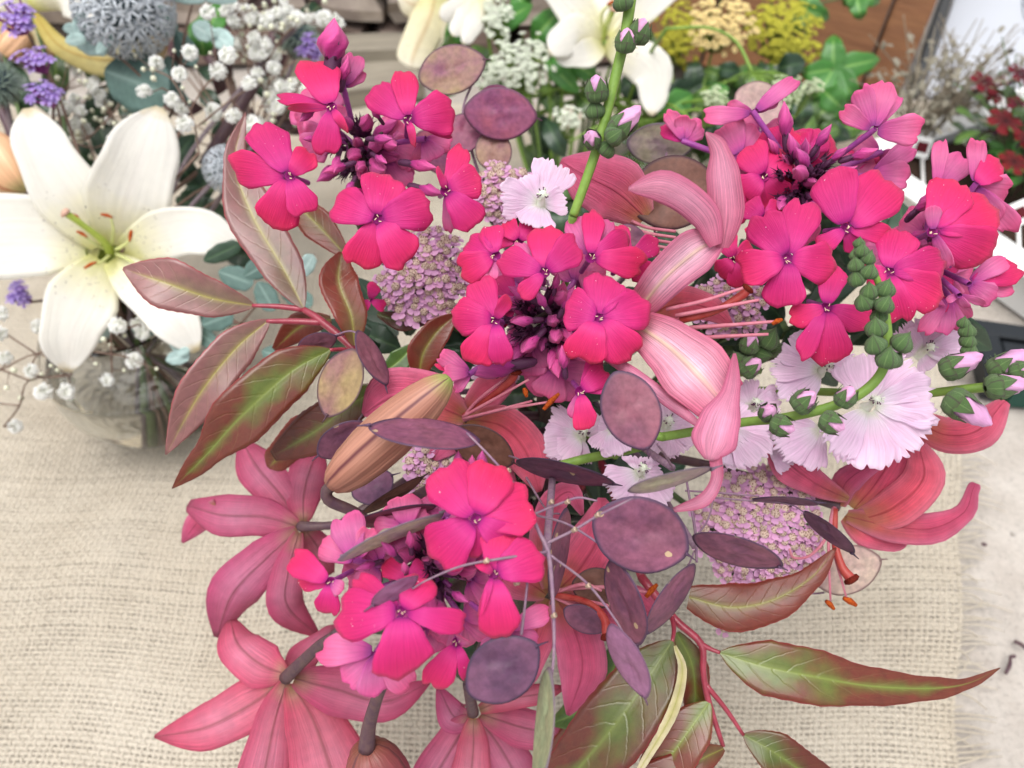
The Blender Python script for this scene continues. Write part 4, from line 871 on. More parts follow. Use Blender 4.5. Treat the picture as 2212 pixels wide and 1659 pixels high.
leaf(lb, [(905, 808, .356, 12), (915, 762, .354, 36), (945, 716, .353, 30), (988, 678, .353, 3)], 'leaf_red', crease=0.4)
leaf(lb, [(825, 806, .37, 6), (862, 780, .37, 26), (897, 742, .37, 4)], 'leaf_green')
leaf(lb, [(815, 678, .385, 4), (868, 694, .383, 22), (930, 692, .38, 5)], 'leaf')
leaf(lb, [(700, 900, .378, 6), (660, 930, .38, 40), (600, 990, .385, 30), (580, 1010, .39, 4)], 'leaf_red')
for rows in ([(840, 845, .364, 8), (762, 752, .366, 9), (692, 692, .37, 9), (655, 668, .373, 7)], [(700, 697, .37, 8), (630, 694, .369, 7), (575, 694, .366, 5)], [(655, 668, .373, 7), (600, 662, .373, 6), (545, 660, .372, 4)], [(770, 762, .366, 6), (742, 755, .358, 5), (712, 756, .352, 4)]):
    tube('stalk', rows, M['red_stem'], lb, 8)
stem_to_vase(lb, P(838, 843, .364), M['red_stem'], 0.002, 0.0026)
rb_ = thing('leaf_branch', 'bronze green leaves on red stalks over the burlap below the bouquet', 'leafy branch', P(1390, 1250, .35), 'bronze leaf branches')
leaf(rb_, [(1488, 1290, .335, 24), (1580, 1312, .332, 52), (1670, 1296, .332, 44), (1752, 1248, .334, 24), (1806, 1183, .338, 1.5)], 'leaf_red', cup=-0.2, crease=0.1)
leaf(rb_, [(1556, 1410, .335, 4), (1650, 1440, .33, 58), (1760, 1462, .328, 58), (1880, 1482, .33, 40), (2010, 1487, .334, 24), (2092, 1476, .338, 11), (2160, 1443, .342, 1)], 'leaf')
leaf(rb_, [(1452, 1385, .33, 5), (1402, 1462, .325, 66), (1325, 1570, .322, 78), (1215, 1700, .325, 60), (1130, 1800, .33, 4)], 'leaf')
leaf(rb_, [(1458, 1395, .322, 3), (1474, 1450, .318, 10), (1452, 1540, .316, 12), (1395, 1640, .316, 9), (1370, 1680, .316, 2)], 'damage', name='dry_margin')
leaf(rb_, [(1462, 1366, .345, 6), (1496, 1440, .345, 34), (1502, 1540, .348, 24), (1490, 1600, .35, 3)], 'leaf')
leaf(rb_, [(1532, 1517, .336, 4), (1494, 1570, .333, 48), (1440, 1645, .332, 54), (1370, 1740, .335, 5)], 'leaf')
leaf(rb_, [(1563, 1617, .335, 5), (1505, 1645, .33, 32), (1400, 1700, .33, 44), (1330, 1750, .335, 3)], 'leaf_red')
leaf(rb_, [(1606, 1587, .338, 4), (1672, 1625, .335, 46), (1760, 1685, .335, 42), (1850, 1740, .34, 3)], 'leaf')
leaf(rb_, [(1345, 1370, .365, 10), (1322, 1450, .368, 36), (1250, 1535, .372, 32), (1185, 1565, .38, 3)], 'leaf_green')
leaf(rb_, [(1300, 1500, .372, 6), (1260, 1570, .376, 36), (1200, 1640, .38, 30), (1160, 1690, .385, 3)], 'leaf')
for rows in ([(1385, 1245, .352, 10), (1455, 1335, .342, 9), (1514, 1390, .338, 8), (1519, 1450, .337, 7), (1530, 1512, .337, 7), (1562, 1612, .336, 5)], [(1508, 1388, .338, 7), (1535, 1402, .337, 5), (1556, 1410, .336, 4)], [(1524, 1478, .337, 6), (1568, 1532, .338, 5.5), (1606, 1588, .338, 4)], [(1452, 1332, .342, 6), (1456, 1360, .335, 5), (1452, 1386, .33, 4)]):
    tube('stalk', rows, M['red_stem'], rb_, 8)
stem_to_vase(rb_, P(1387, 1248, .352), M['red_stem'], 0.002, 0.0026)
# ---------------------------------------------------------------- phlox
R_ = lambda *a: a
phlox_head('bright pink phlox head with a tall twisted bud, standing highest', (775, 320), .345, [
    ((716, 232), .330, [(678, 130, 98, 3), (600, 208, 34, 9, 40), (622, 232, 28, 5, -50), (702, 334, 66, 3), (752, 288, 34, -1, 62)]),
    ((882, 258), .330, [(806, 190, 80, 2), (872, 152, 62, 7), (980, 238, 98, 2), (896, 316, 32, -1, 60), (976, 292, 30, 8, 40)]),
    ((625, 380), .322, [(565, 268, 92, 4), (672, 328, 60, 2), (500, 362, 84, 3), (590, 492, 98, 2), (664, 462, 72, 1)], ),
    ((816, 472), .312, [(722, 432, 92, 3), (832, 376, 100, 3), (930, 445, 98, 2), (884, 566, 96, 2), (778, 578, 94, 3)]),
    ((963, 412), .332, [(1000, 316, 52, 5), (1038, 384, 80, 2), (1030, 488, 80, 2), (974, 502, 34, 8, 30, True), (948, 362, 30, -2, 65)]),
    ((742, 190), .345, [(770, 118, 52, 4), (735, 120, 40, 8), (784, 150, 40, 4)], {'back': True, 'eye': False}),
    ((915, 300), .348, [(940, 345, 55, 4), (975, 315, 45, 6), (905, 350, 40, 8)], {'back': True, 'eye': False}),
    ((800, 648), .362, [(812, 612, 34, -2, 20), (778, 668, 30, -2, 30), (832, 664, 28, 2, -20)], {'size': 90})],
    70, 44, 1, buds=[((716, 175), (722, 44), .335, 1.75), ((735, 200), (752, 122), .338), ((560+130, 225), (648, 262), .34), ((700, 300), (655, 300), .34), ((735, 320), (722, 372), .335), ((770, 350), (700, 372), .335), ((790, 300), (846, 300), .33), ((800, 330), (835, 352), .335), ((860, 350), (940, 362), .34), ((770, 380), (748, 420), .335), ((880, 400), (955, 418), .34), ((830, 270), (800, 230), .34)], lead=P(800, 520, .40))
phlox_head('bright pink phlox head round a dark spiky heart in the bouquet centre', (1185, 690), .322, [
    ((1293, 686), .300, [(1222, 664, 100, 3), (1312, 596, 98, 2), (1400, 660, 98, 2), (1362, 776, 96, 2), (1256, 780, 98, 2)]),
    ((1069, 692), .306, [(1028, 606, 78, 4), (978, 682, 88, 2), (1022, 786, 84, 2), (1086, 788, 56, 0), (1100, 640, 42, -2, 48)]),
    ((1176, 588), .303, [(1080, 556, 72, 2), (1182, 490, 88, 5), (1250, 526, 78, 0), (1126, 642, 48, -5), (1116, 526, 44, 8, 20, True)]),
    ((1070, 552), .310, [(1058, 488, 60, 4), (994, 588, 76, 3), (1010, 520, 60, 7), (1064, 604, 28, -4, 30, True)]),
    ((1276, 556), .308, [(1284, 456, 54, 6), (1316, 476, 52, 8, 10, True), (1362, 520, 74, 6), (1392, 572, 72, 3), (1236, 470, 56, 9, 0, True)]),
    ((1254, 846), .310, [(1268, 928, 56, -2), (1310, 800, 60, 4), (1234, 902, 34, 2, 30, True), (1390, 836, 30, 8), (1296, 760, 40, 5)]),
    ((1018, 806), .322, [(950, 764, 44, -3), (958, 806, 40, -5), (982, 842, 30, -2), (945, 780, 34, 3, 0, False)], {'back': True, 'eye': False}),
    ((1360, 560), .318, [(1420, 520, 55, 3), (1400, 600, 60, 3), (1330, 490, 50, 3)]),
    ((1120, 520), .325, [(1090, 480, 50, 3), (1150, 485, 50, 3), (1060, 520, 40, 5)])],
    85, 64, 2, buds=[((1190, 680), (1158, 630), .312), ((1222, 820), (1214, 748), .305), ((1175, 690), (1105, 696), .316), ((1180, 710), (1130, 760), .32), ((1195, 640), (1205, 590), .312), ((1205, 690), (1240, 620), .318), ((1170, 660), (1100, 620), .318), ((1160, 780), (1015, 806), .325)], bias=(-8, 10), lead=P(1180, 900, .39), fill=8)
phlox_head('broad bright pink phlox head with flowers turned up behind the twisted lily', (1735, 395), .335, [
    ((1628, 244), .345, [(1520, 252, 46, 0, 30), (1716, 168, 48, 2, -20), (1570, 232, 40, 6), (1680, 206, 40, 4)], {'back': True, 'eye': False}),
    ((1478, 306), .36, [(1444, 238, 38, 2), (1482, 250, 50, -2), (1518, 270, 50, 0), (1428, 276, 34, 6, 0, False)], {'back': True, 'eye': False}),
    ((1886, 282), .325, [(1818, 236, 44, 3), (1856, 190, 54, -2), (1912, 176, 66, -3), (1940, 206, 36, 2), (1992, 280, 70, -2)], {'back': True, 'eye': False}),
    ((1880, 378), .34, [(1976, 314, 50, 4), (1966, 378, 66, 2), (1940, 410, 50, 5)], {'back': True, 'eye': False}),
    ((1827, 494), .312, [(1792, 368, 104, 4), (1926, 390, 118, 3), (1768, 536, 50, -2, 30), (1930, 508, 50, 3), (1850, 540, 46, 4)]),
    ((1701, 558), .304, [(1636, 466, 92, 3), (1742, 434, 86, 2), (1804, 572, 96, 2), (1690, 664, 96, 2), (1598, 588, 88, 3)]),
    ((1785, 664), .306, [(1802, 574, 66, 4), (1706, 690, 56, 2), (1728, 772, 48, -1), (1796, 786, 96, 1), (1878, 700, 66, 3)]),
    ((1600, 335), .352, [(1560, 270, 86, 2), (1640, 280, 84, 2), (1622, 400, 84, 3), (1545, 360, 80, 3)], {'back': True, 'eye': False}), ((1560, 430), .35, [(1600, 380, 80, 2), (1620, 450, 80, 2), (1570, 490, 80, 3)]), ((1700, 440), .352, [(1650, 400, 84, 2), (1760, 410, 84, 2), (1720, 500, 80, 3)]), ((1680, 330), .352, [(1640, 290, 80, 2), (1720, 280, 70, 2), (1690, 400, 80, 3)]), ((1840, 420), .35, [(1790, 390, 70, 2), (1900, 420, 70, 2), (1850, 480, 70, 3)]),
    ((1650, 380), .345, [(1612, 318, 80, 2), (1704, 336, 78, 3), (1684, 436, 80, 2), (1600, 420, 78, 3)]),
    ((1585, 560), .335, [(1560, 500, 55, 2), (1625, 540, 55, 2), (1600, 620, 55, 3), (1550, 590, 50, 3)]),
    ((1650, 470), .34, [(1610, 440, 60, 2), (1690, 450, 60, 3), (1630, 520, 60, 2)]),
    ((1900, 330), .345, [(1850, 300, 50, 2), (1940, 350, 50, 3)], {'back': True, 'eye': False}),
    ((1640, 290), .36, [(1600, 260, 55, 2), (1690, 280, 55, 2), (1650, 330, 55, 2)], {'back': True, 'eye': False}),
    ((1745, 330), .35, [(1790, 300, 45, 2), (1720, 290, 45, 3), (1760, 370, 45, 2)])],
    75, 46, 3, buds=[((1700, 330), (1694, 222), .34), ((1750, 340), (1795, 270), .34), ((1780, 360), (1830, 318), .33), ((1690, 350), (1660, 300), .345), ((1730, 370), (1705, 290), .34), ((1760, 380), (1720, 320), .335), ((1810, 350), (1895, 322), .328), ((1770, 400), (1850, 360), .33)], lead=P(1650, 560, .42))
phlox_head('bright pink phlox head overhanging the pale mallow, its lowest flowers withered', (1985, 560), .335, [
    ((1920, 587), .308, [(1945, 498, 92, 2), (2040, 566, 84, 2), (2034, 646, 92, 2), (1942, 696, 80, 1), (1868, 600, 60, 3)]),
    ((2015, 500), .310, [(2066, 392, 104, 4), (2148, 446, 104, 3), (2140, 552, 112, 3), (2016, 444, 40, -4, 30, True), (2050, 580, 40, -2, 30, True)]),
    ((2022, 412), .335, [(2034, 302, 36, 3), (2086, 338, 64, 1), (2060, 390, 50, 4)], {'back': True, 'eye': False}),
    ((2106, 400), .325, [(2112, 300, 44, -1, 20), (2160, 350, 66, 3, 0, False), (2182, 410, 66, 1), (2190, 500, 56, 3), (2150, 480, 60, 5)], {'back': True, 'eye': False}),
    ((2090, 612), .322, [(2202, 578, 64, 4, 0, False), (2172, 558, 48, -1), (2150, 645, 58, -2), (2190, 625, 44, 3)], {'back': True, 'eye': False}),
    ((2050, 640), .33, [(2036, 722, 50, 0), (1990, 720, 40, 2), (2068, 712, 40, 2), (2010, 690, 44, 4, 0, False), (2092, 690, 40, 4)], {'back': True, 'eye': False}),
    ((2070, 636), .318, [(2130, 656, 22, 2, 50), (2044, 650, 26, 0, 60), (2090, 665, 20, 0, 30)], {'back': True, 'eye': False})],
    55, 34, 4, buds=[((1960, 470), (2015, 425), .325), ((1955, 480), (2025, 412), .328), ((1940, 520), (2005, 500), .325), ((1975, 620), (2040, 660), .33)], lead=P(1850, 700, .42))
phlox_head('bright pink phlox head lowest in the bouquet, under the branched honesty stem', (930, 1235), .268, [
    ((1028, 1122), .252, [(950, 1012, 112, 3), (1072, 1002, 100, 4), (1152, 1092, 112, 3), (1110, 1176, 70, 3), (1020, 1204, 46, 3), (934, 1204, 112, 2)]),
    ((1066, 1240), .250, [(1086, 1150, 84, 3), (1168, 1196, 98, 3), (1084, 1378, 86, 0), (1032, 1212, 32, -2, 55), (1034, 1332, 30, -1, 60)]),
    ((868, 1320), .242, [(728, 1330, 106, 2), (918, 1248, 76, 3), (1004, 1352, 56, 3), (874, 1460, 126, 0), (768, 1248, 54, 5)]),
    ((714, 1258), .262, [(628, 1204, 66, 4), (704, 1326, 60, 1), (740, 1276, 44, -3, 30, True), (648, 1248, 56, 6)]),
    ((770, 1212), .272, [(742, 1112, 84, 3), (694, 1172, 66, 5), (800, 1140, 50, 4)], {'back': True, 'eye': False}),
    ((815, 1405), .262, [(690, 1404, 72, 2), (742, 1470, 74, 1), (818, 1500, 96, 0), (884, 1486, 70, 3)], {'back': True, 'eye': False}),
    ((988, 1388), .258, [(934, 1484, 66, 0), (1014, 1472, 36, 1), (1004, 1378, 40, -2, 30, True)]),
    ((1092, 1362), .262, [(1048, 1420, 58, 1), (1108, 1404, 58, 2), (1186, 1318, 52, 4), (1160, 1390, 50, 5)], {'back': True, 'eye': False}),
    ((880, 1250), .272, [(830, 1215, 55, 2), (920, 1220, 50, 2), (850, 1290, 50, 2)])],
    80, 46, 5, buds=[((890, 1200), (884, 1148), .262), ((870, 1215), (825, 1172), .262), ((880, 1250), (872, 1215), .262), ((950, 1240), (1000, 1228), .262), ((985, 1040), (990, 976), .268), ((1018, 1050), (1020, 985), .268), ((1036, 1050), (1042, 975), .268), ((960, 1270), (1010, 1300), .264), ((830, 1210), (770, 1230), .268)], bias=(10, 0), lead=P(1000, 1260, .36), fill=11)
# ---------------------------------------------------------------- mallows
def mallow(label, base, depth, stems=(), flowers=(), buds=(), into=True):
    t = thing('mallow', label, 'mallow', P(base[0], base[1], depth), 'pale pink mallows in the bouquet')
    for rows in stems: tube('stem', rows, M['green_stem'], t, 9, 8*len(rows))
    for fdef in flowers: mallow_flower(t, *fdef[:3], **(fdef[3] if len(fdef) > 3 else {}))
    for b in buds: mbud(t, *b)
    if into: stem_to_vase(t, P(base[0], base[1], depth), M['green_stem'], 0.0018, 0.0026)
    return t
mallow('upright green mallow stem of pink buds rising over one white pink bloom', (1238, 466), .318,
    [[(1238, 466, .318, 10), (1262, 400, .315, 10.5), (1290, 318, .312, 11), (1310, 245, .310, 11.5), (1332, 155, .308, 12), (1350, 78, .306, 12), (1362, 0, .304, 12.5), (1370, -60, .303, 12.5)]],
    [((1168, 440), .322, [(1078, 428, 84, 0), (1118, 386, 72, 3), (1206, 348, 92, 4), (1150, 494, 84, -2), (1226, 430, 60, 1)])],
    [((1352, 88), .300, 52, (0.1, -1), 1), ((1382, 68), .304, 56, (0.35, -1), 1), ((1289, 192), .304, 58, (-0.1, -1), 1), ((1284, 236), .308, 40, (-0.2, -1), 0), ((1278, 300), .305, 46, (-0.5, -0.4), 1, 1.2), ((1342, 272), .305, 60, (0.8, -0.75), 2), ((1328, 292), .303, 42, (0.8, -0.5), 0), ((1312, 320), .308, 38, (0.5, -0.6), 0), ((1344, 2), .300, 42, (-0.3, -1), 0), ((1360, 262), .308, 44, (0.3, -1), 1)])
mallow('pale pink mallow in full bloom under an arching stem of round green buds', (1428, 944), .31,
    [[(1428, 944, .312, 10), (1510, 930, .314, 10), (1605, 912, .31, 10), (1690, 903, .302, 10.5), (1790, 880, .295, 11), (1862, 848, .291, 11), (1906, 800, .289, 10.5), (1918, 735, .288, 10), (1906, 640, .287, 8), (1876, 560, .286, 6), (1862, 535, .286, 4)]],
    [((1876, 876), .318, [(2026, 862, 112, -1), (1990, 800, 92, 3), (1856, 762, 112, 3), (1994, 968, 122, -2), (1866, 1016, 130, -3), (1790, 982, 84, 2)]),
     ((1776, 800), .330, [(1700, 730, 84, 2), (1662, 790, 60, 4), (1696, 868, 84, 0), (1762, 726, 66, 5), (1850, 770, 66, 4)]),
     ((1775, 925), .335, [(1676, 986, 76, 0), (1728, 1010, 84, 0), (1700, 930, 66, 3)])],
    [((1892, 706), .278, 44, (-0.25, -0.9), 0), ((1890, 742), .277, 44, (-0.4, -0.8), 0), ((1950, 738), .279, 46, (0.45, -0.8), 0), ((1918, 772), .276, 48, (0.05, -0.9), 0), ((1878, 628), .280, 38, (-0.2, -0.9), 0), ((1914, 622), .279, 40, (0.2, -0.9), 0), ((1866, 650), .281, 40, (-0.5, -0.7), 0), ((1912, 656), .278, 40, (0.3, -0.8), 0), ((1850, 600), .281, 36, (-0.4, -0.8), 0), ((1878, 585), .279, 36, (0.2, -0.9), 0), ((1848, 570), .28, 32, (-0.3, -0.9), 0), ((1876, 556), .279, 32, (0.3, -0.9), 0), ((1862, 540), .279, 30, (0, -1), 0), ((1848, 548), .281, 26, (-0.4, -1), 0), ((1856, 524), .28, 24, (0.0, -1), 0), ((1935, 775), .282, 36, (0.5, -0.7), 0), ((1898, 680), .283, 34, (-.2, -.8), 0),
     ((1738, 866), .290, 58, (0.55, -0.6), 1), ((1828, 856), .283, 52, (0.25, -0.7), 1), ((1798, 914), .282, 56, (0.6, 0.35), 1), ((1690, 920), .292, 54, (0.8, 0.3), 1), ((1660, 890), .296, 46, (0.1, -0.6), 1, 1.0)])
mallow('side stem of half open pink mallow buds reaching out past the lily', (1990, 852), .33,
    [[(1985, 852, .332, 9), (2060, 843, .322, 10), (2130, 836, .316, 11), (2240, 824, .312, 11)]],
    [((1992, 762), .345, [(2092, 744, 80, 0), (2050, 712, 84, 4), (2022, 790, 80, 2), (1940, 730, 80, 4), (1962, 690, 70, 5)])],
    [((2062, 792), .314, 62, (0.85, -0.45), 2), ((2076, 876), .312, 74, (0.75, 0.6), 2), ((2162, 834), .303, 64, (0.9, -0.15), 2, 0.1), ((2166, 792), .308, 62, (0.75, -0.6), 2), ((2206, 800), .303, 50, (0.9, -0.3), 1), ((2090, 712), .322, 34, (-0.05, -1), 0), ((2092, 735), .322, 34, (0.2, -0.8), 0), ((2096, 756), .322, 34, (0.2, -0.8), 0), ((2082, 696), .322, 26, (0, -1), 0)])
mallow('pale pink mallow blooms crowded behind the plum pods and twisted petals', (1330, 985), .37,
    [[(1200, 1008, .345, 10), (1260, 992, .343, 10), (1330, 978, .345, 10), (1400, 962, .35, 9)]],
    [((1572, 925), .33, [(1666, 936, 84, -1), (1648, 1000, 84, -2), (1610, 1012, 80, 0), (1564, 1008, 80, 0), (1620, 880, 70, 4)]),
     ((1622, 880), .338, [(1690, 872, 80, 0), (1640, 832, 80, 3), (1598, 818, 66, 4), (1612, 940, 66, 2)]),
     ((1257, 942), .348, [(1172, 958, 76, 0), (1206, 992, 70, 0), (1240, 1000, 66, 2), (1182, 902, 66, 4), (1300, 900, 66, 4)]),
     ((1322, 925), .33, [(1298, 980, 66, -2), (1340, 986, 70, -2), (1370, 960, 60, 2), (1290, 920, 56, 3)]),
     ((1382, 1020), .32, [(1304, 1052, 76, -2), (1318, 1076, 66, 0), (1386, 984, 76, 3), (1432, 1014, 70, 3), (1442, 1092, 76, 0), (1376, 1090, 70, 1)]),
     ((1437, 918), .342, [(1490, 970, 80, 0), (1418, 986, 80, 0), (1502, 922, 76, 2), (1416, 856, 80, 4), (1480, 862, 76, 4), (1380, 920, 70, 3)]),
     ((1160, 705), .358, [(1090, 722, 76, 0), (1120, 760, 60, 3), (1110, 680, 60, 4)]),
     ((1075, 800), .368, [(1022, 780, 66, 0), (1040, 830, 60, 2), (1110, 770, 60, 4), (1100, 840, 60, 3)]),
     ((1660, 960), .342, [(1720, 1000, 70, 0), (1690, 930, 70, 3)])])
mallow('small cluster of dark green mallow buds behind the lily stamens', (1640, 800), .345,
    [[(1625, 812, .346, 6), (1632, 770, .34, 6), (1655, 725, .338, 5)]], [],
    [((1620, 742), .332, 48, (0.2, -0.9), 1), ((1662, 730), .334, 48, (0.4, -0.8), 0), ((1622, 792), .33, 52, (0.6, -0.5), 1), ((1592, 778), .335, 44, (-0.4, -0.7), 0), ((1650, 765), .338, 40, (0.5, 0.2), 0), ((1675, 752), .34, 38, (0.7, 0), 0)])
# ---------------------------------------------------------------- yarrow
yarrow('pink yarrow head between the highest phlox and the bouquet centre', (916, 592), .368, 98, 100, 84, 1)
yarrow('pink yarrow head tucked behind the white pink mallow bloom', (1090, 415), .395, 66, 62, 44, 2)
yarrow('small pink yarrow head peeking out beneath the closed lily bud', (922, 1018), .345, 46, 66, 30, 3)
yarrow('wide pink yarrow head beneath the pale mallow and plum pods', (1640, 1138), .352, 132, 124, 140, 4, extra=[(1563, 1358, .36)])
yarrow('shaded pink yarrow head behind the long lily stamens', (1575, 660), .365, 80, 62, 40, 5)
yarrow('pink yarrow florets glimpsed under the central phlox', (1130, 612), .355, 40, 34, 14, 6)
# ---------------------------------------------------------------- honesty
def honesty(label, base, depth, branches, pods, nodes=()):
    t = thing('honesty', label, 'honesty', P(base[0], base[1], depth), 'honesty stems with flat seed pods')
    for rows in branches: tube('branch', [(a, b, c, r*0.72) for a, b, c, r in rows], M['honesty_stem'], t, 7, 6*len(rows))
    for p in pods: pod(t, *p[:5], M[p[5]], **(p[6] if len(p) > 6 else {}))
    for x, y, d in nodes:
        v, f, uv = loft([(0.0004, -0.0009), (0.0008, -0.0006), (0.0006, 0.0004), (0.0010, 0.0008), (0.0003, 0.0010)], 6)
        put('node', mesh('node', v, f, [M['honesty_node']], None, uv), t, P(x, y, d-0.0006), frame(cdir(0.5, -0.4, 0.6)))
    stem_to_vase(t, P(base[0], base[1], depth), M['honesty_stem'], 0.0014, 0.002)
    return t
honesty('honesty stem with mottled yellow and rose pods beside the highest phlox', (1050, 420), .42,
    [[(1050, 420, .425, 5), (1020, 330, .42, 5), (1000, 240, .42, 4), (1030, 160, .42, 3)], [(1008, 280, .42, 4), (1040, 262, .41, 3), (1060, 250, .405, 3)]],
    [((976, 150), 72, 54, -18, .415, 'pod_yellow', {'flipend': False}), ((1080, 246), 76, 52, 6, .402, 'pod_red'), ((1066, 326), 46, 40, 80, .408, 'pod_yellow'), ((1000, 288), 48, 42, -40, .412, 'pod_red'), ((1072, 212), 40, 24, 0, .42, 'pod_red'), ((945, 330), 60, 36, 40, .425, 'pod_red')])
honesty('honesty stem with a mottled yellow pod against the bronze leaves', (830, 860), .37,
    [[(830, 860, .372, 5), (800, 800, .35, 5), (770, 770, .345, 4), (750, 765, .342, 3)], [(815, 850, .365, 4), (780, 900, .36, 3), (760, 930, .357, 3)], [(800, 800, .35, 4), (770, 720, .35, 3), (720, 725, .352, 2.5), (690, 735, .352, 2)]],
    [((735, 826), 76, 51, 112, .335, 'pod_yellow'), ((803, 773), 64, 18, 62, .332, 'pod', {'side': -1}), ((684, 742), 44, 20, -20, .352, 'pod'), ((742, 950), 64, 34, -32, .335, 'pod', {'flipend': True})])
honesty('branched honesty stem of plum pods crossing in front of the lowest phlox', (1180, 1195), .262,
    [[(1008, 935, .268, 3.5), (1062, 990, .264, 4), (1122, 1062, .260, 4.5), (1165, 1150, .257, 6), (1185, 1198, .256, 8), (1194, 1290, .254, 6), (1197, 1400, .252, 5), (1190, 1480, .251, 4)],
     [(1185, 1192, .256, 5), (1100, 1204, .250, 4.5), (1000, 1222, .246, 4), (925, 1252, .243, 3), (890, 1272, .242, 3)],
     [(1172, 1178, .257, 5), (1240, 1145, .258, 4.5), (1290, 1115, .258, 4), (1368, 1076, .258, 3)],
     [(1190, 1200, .256, 4), (1270, 1262, .262, 4), (1330, 1340, .264, 3.5), (1360, 1395, .264, 3)],
     [(1150, 1112, .262, 4), (1215, 1086, .272, 4), (1250, 1075, .275, 4), (1290, 1082, .276, 3)],
     [(1155, 1112, .265, 4), (1225, 1132, .276, 4), (1290, 1172, .28, 3.5), (1310, 1190, .284, 3)],
     [(1143, 1212, .256, 4), (1136, 1290, .254, 4), (1126, 1372, .252, 5)]],
    [((916, 934), 120, 26, 8, .27, 'pod', {'side': -1, 'flipend': True}), ((1448, 1038), 94, 26, -15, .257, 'pod_pale'), ((853, 1277), 56, 24, -33, .240, 'pod_mauve', {'flipend': True}), ((1357, 1427), 84, 32, 66, .262, 'pod_mauve'), ((1086, 1446), 88, 70, -35, .251, 'pod_dark'), ((1175, 1570), 125, 13, 98, .251, 'pod_green'), ((1383, 1156), 108, 84, 22, .277, 'pod', {'ratio': 0.8}), ((1350, 1300), 96, 33, 74, .288, 'pod')],
    [(1097, 1018, .262), (1190, 1085, .268), (1225, 1085, .272), (1290, 1113, .256), (1050, 1212, .247), (1270, 1266, .261), (1196, 1330, .252), (1240, 1145, .256), (1115, 1260, .254)])
honesty('honesty stem with one upright spotted plum pod over the mallow blooms', (1452, 1010), .30,
    [[(1455, 1015, .302, 4), (1438, 985, .285, 4), (1420, 960, .276, 3.5)]], [((1363, 886), 88, 63, 66, .272, 'pod')])
honesty('honesty stem of slim plum pods hanging over the yarrow', (1500, 1180), .31,
    [[(1480, 1020, .30, 3.5), (1492, 1090, .298, 4), (1502, 1150, .296, 4.5), (1505, 1215, .295, 4)], [(1503, 1160, .296, 3), (1530, 1120, .297, 3), (1545, 1060, .297, 2.5)], [(1480, 1060, .30, 3), (1560, 1065, .30, 3), (1640, 1072, .30, 2.5)], [(1500, 1190, .296, 3), (1490, 1215, .292, 3), (1486, 1220, .29, 2.5)], [(1500, 1070, .302, 3), (1600, 1080, .30, 3), (1700, 1088, .30, 2.5), (1745, 1112, .30, 2)]],
    [((1449, 1294), 88, 41, 124, .287, 'pod', {'side': -1}), ((1592, 1192), 97, 38, 20, .283, 'pod'), ((1696, 1081), 70, 14, 5, .296, 'pod_dark'), ((1790, 1150), 68, 12, 42, .298, 'pod_dark')])
honesty('honesty stem of dark narrow pods sunk among the coral lilies', (1130, 1020), .36,
    [[(1100, 985, .335, 3), (1116, 990, .325, 3), (1125, 995, .318, 3)], [(1130, 1020, .36, 4), (1180, 1100, .33, 3), (1208, 1110, .32, 3)]],
    [((1220, 1022), 108, 28, 13, .315, 'pod_dark', {'flipend': False}), ((1208, 1192), 94, 26, 97, .318, 'pod', {'side': -1}), ((1040, 966), 74, 46, 25, .338, 'pod_brown'), ((1262, 1338), 48, 32, 30, .335, 'pod'), ((1292, 1270), 56, 44, 10, .345, 'pod_brown')])
honesty('honesty stem with a long pale pod laid across the lowest phlox', (820, 1140), .32,
    [[(830, 1150, .32, 4), (770, 1190, .275, 3), (735, 1200, .268, 3)], [(830, 1150, .32, 4), (900, 1100, .30, 3)]],
    [((842, 1158), 122, 23, -24, .262, 'pod_pale'), ((850, 1114), 94, 24, -14, .288, 'pod'), ((804, 1050), 48, 40, -30, .345, 'pod_dark'), ((848, 1072), 74, 15, -32, .32, 'pod_brown'), ((890, 1120), 60, 30, 10, .33, 'pod_dark')])
honesty('honesty stem with a wide brown pod behind the twisted lily petals', (1420, 520), .38,
    [[(1420, 520, .385, 4), (1400, 450, .37, 3), (1385, 400, .362, 3)], [(1400, 480, .38, 4), (1430, 380, .40, 3), (1440, 330, .415, 3)], [(1640, 330, .40, 3), (1645, 280, .415, 3), (1500, 480, .40, 3)]],
    [((1452, 416), 92, 80, -20, .345, 'pod_brown', {'flipend': True}), ((1425, 312), 70, 34, 5, .415, 'pod_pale'), ((1640, 228), 58, 52, 30, .42, 'pod_paper'), ((1362, 514), 38, 28, 30, .335, 'pod')])
honesty('honesty stem with a round papery pod behind the hanging lily anthers', (1720, 1280), .375,
    [[(1720, 1280, .375, 3), (1760, 1282, .372, 3), (1780, 1280, .37, 3)]], [((1830, 1232), 74, 55, -18, .362, 'pod_paper', {'ratio': 0.75}), ((1735, 1165), 40, 26, -20, .37, 'pod_paper')])
